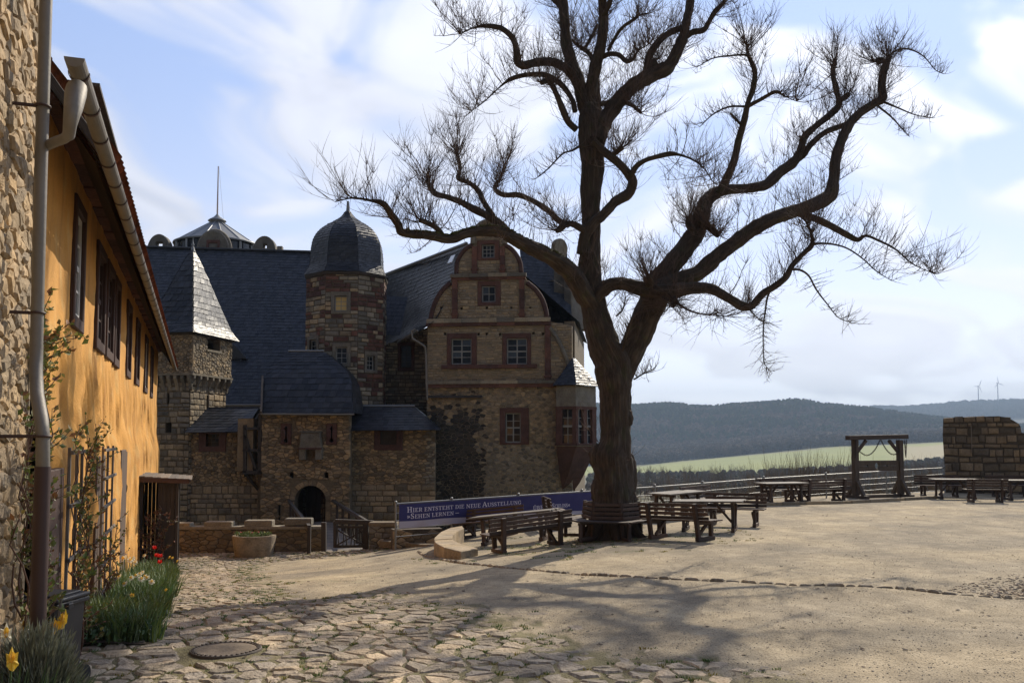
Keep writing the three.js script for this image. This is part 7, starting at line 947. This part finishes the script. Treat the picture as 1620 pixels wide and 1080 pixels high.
{
  const xa = SW.at(2, 720)[0], xb = SW.at(44, 720)[0], xm = (xa + xb) / 2, w = V(xm, 1.0, 0).applyMatrix4(stoneHouse.matrixWorld); w.y = groundH(w.x, -w.z) - 0.03;
  climber('green climbing rose trained up the rubble stone wall', w, HYAW, xa - xm - 0.15, xb - xm, SW.at(20, 470)[1] - 0.95, 0.12, 8, 42, rose, 0.06);
  const b2 = hWorld(V((HW.at(104, 800, 0.3)[0] + HW.at(136, 800, 0.3)[0]) / 2, 1.8, 0.22)), x2 = HW.at(104, 800, 0.3)[0], x3 = HW.at(134, 800, 0.3)[0], m2 = (x2 + x3) / 2; b2.y = groundH(b2.x, -b2.z) - 0.05;
  climber('climbing rose on the lath trellis beside the pale door frame', b2, HYAW, x2 - m2, x3 - m2, HW.at(125, 668, 0.3)[1] - 1.8 - b2.y + 0.05, 0.10, 7, 34, rose, 0.06);
  const pr = scene.getObjectByName('timber_porch'), b3 = V(-0.12, 0.06, 0.5).applyMatrix4(pr.matrixWorld);
  climber('dark red leaved climbing rose in front of the timber porch', b3, 0.25, -0.42, 0.42, 1.95, 0.08, 8, 34, roseRed, 0.075);
  const x6 = HW.at(160, 800, 0.3)[0], b4 = hWorld(V(x6, 1.8, 0.25)); b4.y = groundH(b4.x, -b4.z) - 0.05; climber('low climbing rose at the ladder trellis between the two doors', b4, HYAW, -0.8, 1.6, 1.5, 0.08, 6, 24, roseRed.concat(rose), 0.06);
  // trellises
  const lath = (name, label, pxs, yTop, yBot, rungs, z) => { const mid = HW.at((pxs[0] + pxs[pxs.length - 1]) / 2, 800, z)[0], b = hWorld(V(mid, 0, z)); b.y = groundH(b.x, -b.z); const t = thing(name, label, 'trellis', b, HYAW), X = (px) => HW.at(px, 800, z)[0] - mid, Y = (px, py) => HW.at(px, py, z)[1] - 1.8 - b.y; const H = Y(pxs[0], yTop); for (const px of pxs) part('upright', beam(V(X(px), -0.1, 0), V(X(px), H, 0), 0.045, 0.03), M.greyWood[Math.floor(rnd() * 4)], t); for (let k = 0; k < rungs; k++) part('rung', beam(V(X(pxs[0]) - 0.12, H * (1 - k / rungs) - 0.05, 0.035), V(X(pxs[pxs.length - 1]) + 0.12, H * (1 - k / rungs) - 0.05, 0.035), 0.03, 0.04), M.greyWood[Math.floor(rnd() * 4)], t); };
  lath('lath_trellis', 'narrow lath trellis carrying a rose beside the brown door', [107, 119, 127], 708, 960, 4, 0.28); lath('lath_trellis', 'wide ladder trellis between the two pale door frames', [160, 168, 176], 706, 900, 6, 0.30);
}
// ---------- the flower bed ----------
const bedAt = (d, off) => { const k = 18.9 * Math.PI / 180; return V(hx(d) + Math.cos(k) * off, 0, -d - Math.sin(k) * off); };
{
  const pts = [], list = [], blades = []; for (let i = 0; i < 1500; i++) { const d = 9.9 + 12.5 * Math.pow(rnd(), 1.2), off = rr(0.28, 1.25) * (d < 10.5 ? 0.9 : 1), p = bedAt(d, off); p.y = groundH(p.x, -p.z) - 0.01; const lim = fbm2(p.x * 1.2, p.z * 1.2, 3); if (off > 1.0 + lim * 0.4) continue; list.push({ m: mtx(p.x, p.y, p.z, rr(0.6, 1.3), rnd() * 6) }); }
  scatter('bed_greenery', 'long green bulb leaves and herbs filling the flower bed', 'plants', tuft(18, 0.34, 0.12, 0.010), leafMat(1, 1, 1), list, () => { const k = rr(0.6, 1.3); const y = rnd(); return [lerp(0.06, 0.14, y) * k, lerp(0.13, 0.19, y) * k, 0.035 * k]; });
  const cover = []; for (let i = 0; i < 2600; i++) { const d = 9.7 + 12 * Math.pow(rnd(), 1.3), off = rr(0.3, 1.4), p = bedAt(d, off); if (off > 1.1 + 0.3 * fbm2(p.x * 2, p.z * 2, 2)) continue; p.y = groundH(p.x, -p.z) + rr(0.01, 0.20); cover.push({ m: new THREE.Matrix4().compose(p, new THREE.Quaternion().setFromEuler(new THREE.Euler(rr(-1.2, 1.2), rnd() * 6, rr(-1.2, 1.2))), V(1, 1, 1).multiplyScalar(rr(0.6, 1.5))) }); }
  scatter('bed_ground_cover', 'low leafy ground cover in the flower bed', 'plants', leafGeo(0.045, 0.07), leafMat(1, 1, 1), cover, () => { const k = rr(0.5, 1.3); return [0.06 * k, 0.12 * k, 0.028 * k]; });
  const soil = []; const shp = []; for (let i = 0; i <= 24; i++) { const d = 9.75 + 12.8 * i / 24, p = bedAt(d, 1.12 + 0.10 * n2(d, 3)); shp.push([bedAt(d, 0.12), p]); } const pos = [], idx = []; shp.forEach(([a, b]) => { for (const u of [0, 0.5, 1]) { const p = a.clone().lerp(b, u); pos.push(p.x, groundH(p.x, -p.z) + (u === 1 ? 0.0 : 0.05), p.z); } }); for (let i = 0; i < 24; i++) for (let k = 0; k < 2; k++) { const a = i * 3 + k; idx.push(a, a + 1, a + 3, a + 1, a + 4, a + 3); } const g = new THREE.BufferGeometry(); g.setAttribute('position', new THREE.Float32BufferAttribute(pos, 3)); g.setIndex(idx); g.computeVertexNormals(); g.setAttribute('uv', new THREE.Float32BufferAttribute(pos.reduce((u, v, i) => (i % 3 !== 1 ? [...u, v] : u), []), 2)); const o = new THREE.Mesh(g, mat(0.09, 0.062, 0.04, { map: T.stoneC, bumpMap: T.stoneB, bumpScale: 0.04 })); o.receiveShadow = o.castShadow = true; structure('bed_soil', o);
}
function daffodil(name, label, petal, cup, category, group, tulip) {
  const t = thing(name, label, category, [0, 0, 0], 0, group), st = leafMat(0.07, 0.14, 0.03), H = 0.32; part('stem', tube([V(0, 0, 0), V(0.01, H * 0.6, 0), V(0.02, H, 0.01)], [0.006, 0.005, 0.005], 5), st, t); for (const a of [0.5, 2.6, 4.6]) { const g = leafGeo(0.02, 0.30, 0.1); g.rotateX(0.25); g.rotateY(a); part('leaf', g, st, t); }
  const head = V(0.02, H, 0.015); for (let k = 0; k < 6; k++) { const g = leafGeo(tulip ? 0.045 : 0.036, tulip ? 0.065 : 0.042, 0.4); g.rotateX(tulip ? 0.28 : 1.25); g.rotateY(k * 1.047); if (!tulip) g.rotateX(0.9); g.translate(head.x, head.y, head.z); part('petal', g, petal, t); } if (!tulip) part('cup', tube([V(0, 0, 0), V(0, 0.022, 0)], [0.009, 0.016], 8, false).rotateX(0.9).translate(head.x, head.y, head.z), cup, t); return t;
}
{
  const wp = leafMat(0.85, 0.83, 0.68), yc = leafMat(0.85, 0.55, 0.08), yp = leafMat(0.85, 0.58, 0.05), rp = leafMat(0.75, 0.03, 0.02), sp = (px, off) => { const k = (px - 810) / F, c = Math.cos(18.9 * Math.PI / 180), s = Math.sin(18.9 * Math.PI / 180), tn = Math.tan(18.9 * Math.PI / 180); let d = 14; for (let i = 0; i < 30; i++) { const p = bedAt(d, off); d = clamp(d + ((px - (810 + F * p.x / -p.z)) / F) * d * d / 1.2, 8, 23); } return d; };
  const put = (proto, first, px, py, label, s = 1) => { let best = null; for (let off = 0.3; off <= 1.15; off += 0.05) { const d = sp(px, off), p = bedAt(d, off), y = P(px, py, -p.z).y - groundH(p.x, -p.z), e = Math.abs(y - 0.30); if (!best || e < best.e) best = { e, p, y }; } const t = first ? relabel(proto, label) : copy(proto, label); t.position.set(best.p.x, groundH(best.p.x, -best.p.z), best.p.z); const h = clamp(best.y, 0.2, 0.5) / 0.32; t.scale.setScalar(h * s); t.rotation.set(0, rr(-1, 1), 0); };
  const w0 = daffodil('white_daffodil', 'x', wp, yc, 'flower', 'white daffodils in the flower bed'); [[203, 893], [208, 895], [214, 892], [218, 896], [233, 884], [205, 932], [213, 922], [222, 918], [227, 915], [231, 912], [236, 918], [240, 922], [243, 929], [247, 927], [196, 918], [226, 925]].forEach(([x, y], i) => put(w0, !i, x, y, `white daffodil in the bed below the ochre house, ${['leftmost of the back row', 'second of the back row', 'third of the back row', 'fourth of the back row', 'alone beside the red tulips', 'low at the front of the clump', 'near the left of the clump', 'centre left of the clump', 'at the heart of the clump', 'highest of the clump', 'centre right of the clump', 'right of centre in the clump', 'lowest at the right of the clump', 'rightmost of the clump', 'leftmost of the middle row', 'lowest in the middle of the clump'][i]}`, 1.25));
  const y0 = daffodil('yellow_daffodil', 'x', yp, yc, 'flower', 'yellow daffodils in the flower bed'); [[213, 945], [275, 883], [280, 884], [268, 961], [286, 889]].forEach(([x, y], i) => put(y0, !i, x, y, ['yellow daffodil alone in the middle of the bed', 'left of three yellow daffodils at the far end of the bed', 'middle of three yellow daffodils at the far end of the bed', 'small yellow flower at the cobble edge of the bed', 'right of three yellow daffodils at the far end of the bed'][i], 1.1));
  const r0 = daffodil('red_tulip', 'x', rp, rp, 'flower', 'red tulips in the flower bed', true); [[249, 881], [250, 893], [255, 891], [258, 893], [257, 904]].forEach(([x, y], i) => put(r0, !i, x, y, ['highest red tulip', 'left red tulip of the middle row', 'centre red tulip of the middle row', 'right red tulip of the middle row', 'lowest red tulip'][i] + ' in the bed before the timber porch', 1.5));
  // lavender mound with daffodils in the near corner
  const c = P(58, 1050, 6.5), gy = groundH(c.x, 6.5), t = thing('lavender_bush', 'grey green lavender bush in the near left corner below the bin', 'shrub', [c.x, gy, c.z]), bl = []; for (let i = 0; i < 6500; i++) { const a = rnd() * 6.28, u = Math.acos(1 - rnd() * 1.0), d = V(Math.sin(u) * Math.cos(a), Math.cos(u), Math.sin(u) * Math.sin(a)), r = rr(0.55, 1) * (0.9 + 0.15 * n3(d.x * 3, d.y * 3, d.z * 3)); const p = V(d.x * 0.35 * r, 0.22 + d.y * 0.68 * r, d.z * 0.35 * r), k = rr(0.6, 1.35), g = leafGeo(0.012, rr(0.06, 0.12), 0.1); g.rotateY(rnd() * 6); g.applyQuaternion(new THREE.Quaternion().setFromUnitVectors(V(0, 1, 0), d.clone().add(V(rr(-0.5, 0.5), 0.8, rr(-0.5, 0.5))).normalize())); g.translate(p.x, p.y, p.z); bl.push(paint(g, 0.17 * k, 0.18 * k, 0.12 * k)); } stuffPart('leaves', merge(bl), leafV, t); for (let i = 0; i < 14; i++) { const a = rnd() * 6.28; part('stem', tube([V(0, 0, 0), V(Math.cos(a) * 0.15, 0.3, Math.sin(a) * 0.15), V(Math.cos(a) * 0.27, 0.55, Math.sin(a) * 0.27)], [0.01, 0.007, 0.004], 5), M.twig, t); }
  for (const [px, py, d, w, label] of [[4, 996, 6.6, 1, 'white daffodil at the left edge behind the lavender'], [33, 984, 7.2, 1, 'white daffodil just behind the top of the lavender']]) { const q = P(px, py, d), f = copy(w0, label, V(q.x, groundH(q.x, d), q.z), 0.5); f.rotation.set(0, 0.5, 0); f.scale.setScalar((q.y - f.position.y) / 0.32 * 0.95); f.scale.x = f.scale.z = 1.05; }
  for (const [px, py, d, label] of [[12, 1045, 6.1, 'yellow daffodil at the left edge before the lavender'], [82, 993, 7.35, 'yellow daffodil leaning over the top of the lavender'], [90, 991, 7.3, 'yellow daffodil in the middle of three above the lavender'], [99, 981, 7.3, 'orange yellow daffodil tallest above the lavender']]) { const q = P(px, py, d), f = copy(y0, label, V(q.x, groundH(q.x, d), q.z)); f.rotation.set(0, rr(-0.8, 0.8), 0); f.scale.setScalar((q.y - f.position.y) / 0.32); f.scale.x = f.scale.z = 1.05; }
  const lf = []; for (let i = 0; i < 60; i++) { const q = P(rr(-30, 75), 1060, rr(5.9, 6.35)); lf.push({ m: mtx(q.x, groundH(q.x, -q.z), q.z, rr(1.2, 2.0), rnd() * 6) }); } scatter('daffodil_leaves', 'tall green daffodil leaves in the near left corner', 'plants', tuft(12, 0.42, 0.07, 0.010), leafMat(1, 1, 1), lf, () => { const k = rr(0.6, 1.2); return [0.06 * k, 0.12 * k, 0.03 * k]; });
}
{ // stone trough with spring flowers
  const p = P(394, 875, 27.3); p.y = groundH(p.x, 27.3); const t = thing('stone_trough', 'pale round fronted stone trough planted with spring flowers', 'planter', [p.x, p.y - 0.03, p.z - 0.4]), k = 28 / F, w = 32 * k, h = 34 * k, out = (s, n = 22) => Array.from({ length: n + 1 }, (_, i) => { const a = Math.PI * i / n; return [Math.cos(a) * w * s, Math.sin(a) * 0.5 * s]; });
  const pos = [], idx = [], n = 22, rings = [[0.84, 0], [0.93, h * 0.45], [1, h * 0.9], [1.0, h], [0.84, h], [0.82, h * 0.8]]; for (const [s, y] of rings) { for (const [x, z] of out(s)) pos.push(x, y, z); pos.push(-w * s, y, -0.25 * s + 0, w * s, y, -0.25 * s); } const m = n + 3; const order = [...Array(n + 1).keys(), n + 1, n + 2]; for (let r = 0; r < rings.length - 1; r++) for (let i = 0; i < m; i++) { const a = r * m + i, b = r * m + (i + 1) % m; idx.push(a, a + m, b, b, a + m, b + m); } const g = new THREE.BufferGeometry(); g.setAttribute('position', new THREE.Float32BufferAttribute(pos, 3)); g.setIndex(idx); part('trough', boxUV(flat(g)), mat(0.42, 0.34, 0.24, { map: T.stoneC, bumpMap: T.stoneB, bumpScale: 0.02, side: THREE.DoubleSide }), t);
  part('soil', new THREE.ShapeGeometry(shape2([...out(0.83), [-w * 0.82, -0.2], [w * 0.82, -0.2]])).rotateX(Math.PI / 2).translate(0, h * 0.88, 0), mat(0.06, 0.045, 0.03, { side: THREE.DoubleSide }), t);
  const lv = []; for (let i = 0; i < 420; i++) { const a = Math.PI * rnd(), r = Math.sqrt(rnd()); lv.push([V(Math.cos(a) * w * 0.92 * r, h * rr(0.9, 1.12), Math.sin(a) * 0.46 * r - 0.1), V(rr(-1, 1), 1.2, rr(-1, 1)), rr(0.04, 0.09), [0.13, 0.18, 0.05]]); } stuffPart('leaves', leafCloud(lv), leafV, t); for (const [x, z, c] of [[-0.32, 0.2, [0.6, 0.06, 0.12]], [0.05, 0.3, [0.65, 0.08, 0.15]], [0.2, 0.15, [0.6, 0.06, 0.1]], [-0.1, 0.1, [0.55, 0.45, 0.1]], [0.4, 0.2, [0.5, 0.4, 0.1]]]) { const f = []; for (let q = 0; q < 5; q++) { const g2 = leafGeo(0.035, 0.04); g2.rotateX(0.8); g2.rotateY(q * 1.26); f.push(g2); } part('flower', merge(f).translate(x * w * 1.6, h * 1.16, z), leafMat(...c), t); }
}
renderer.render(scene, camera);
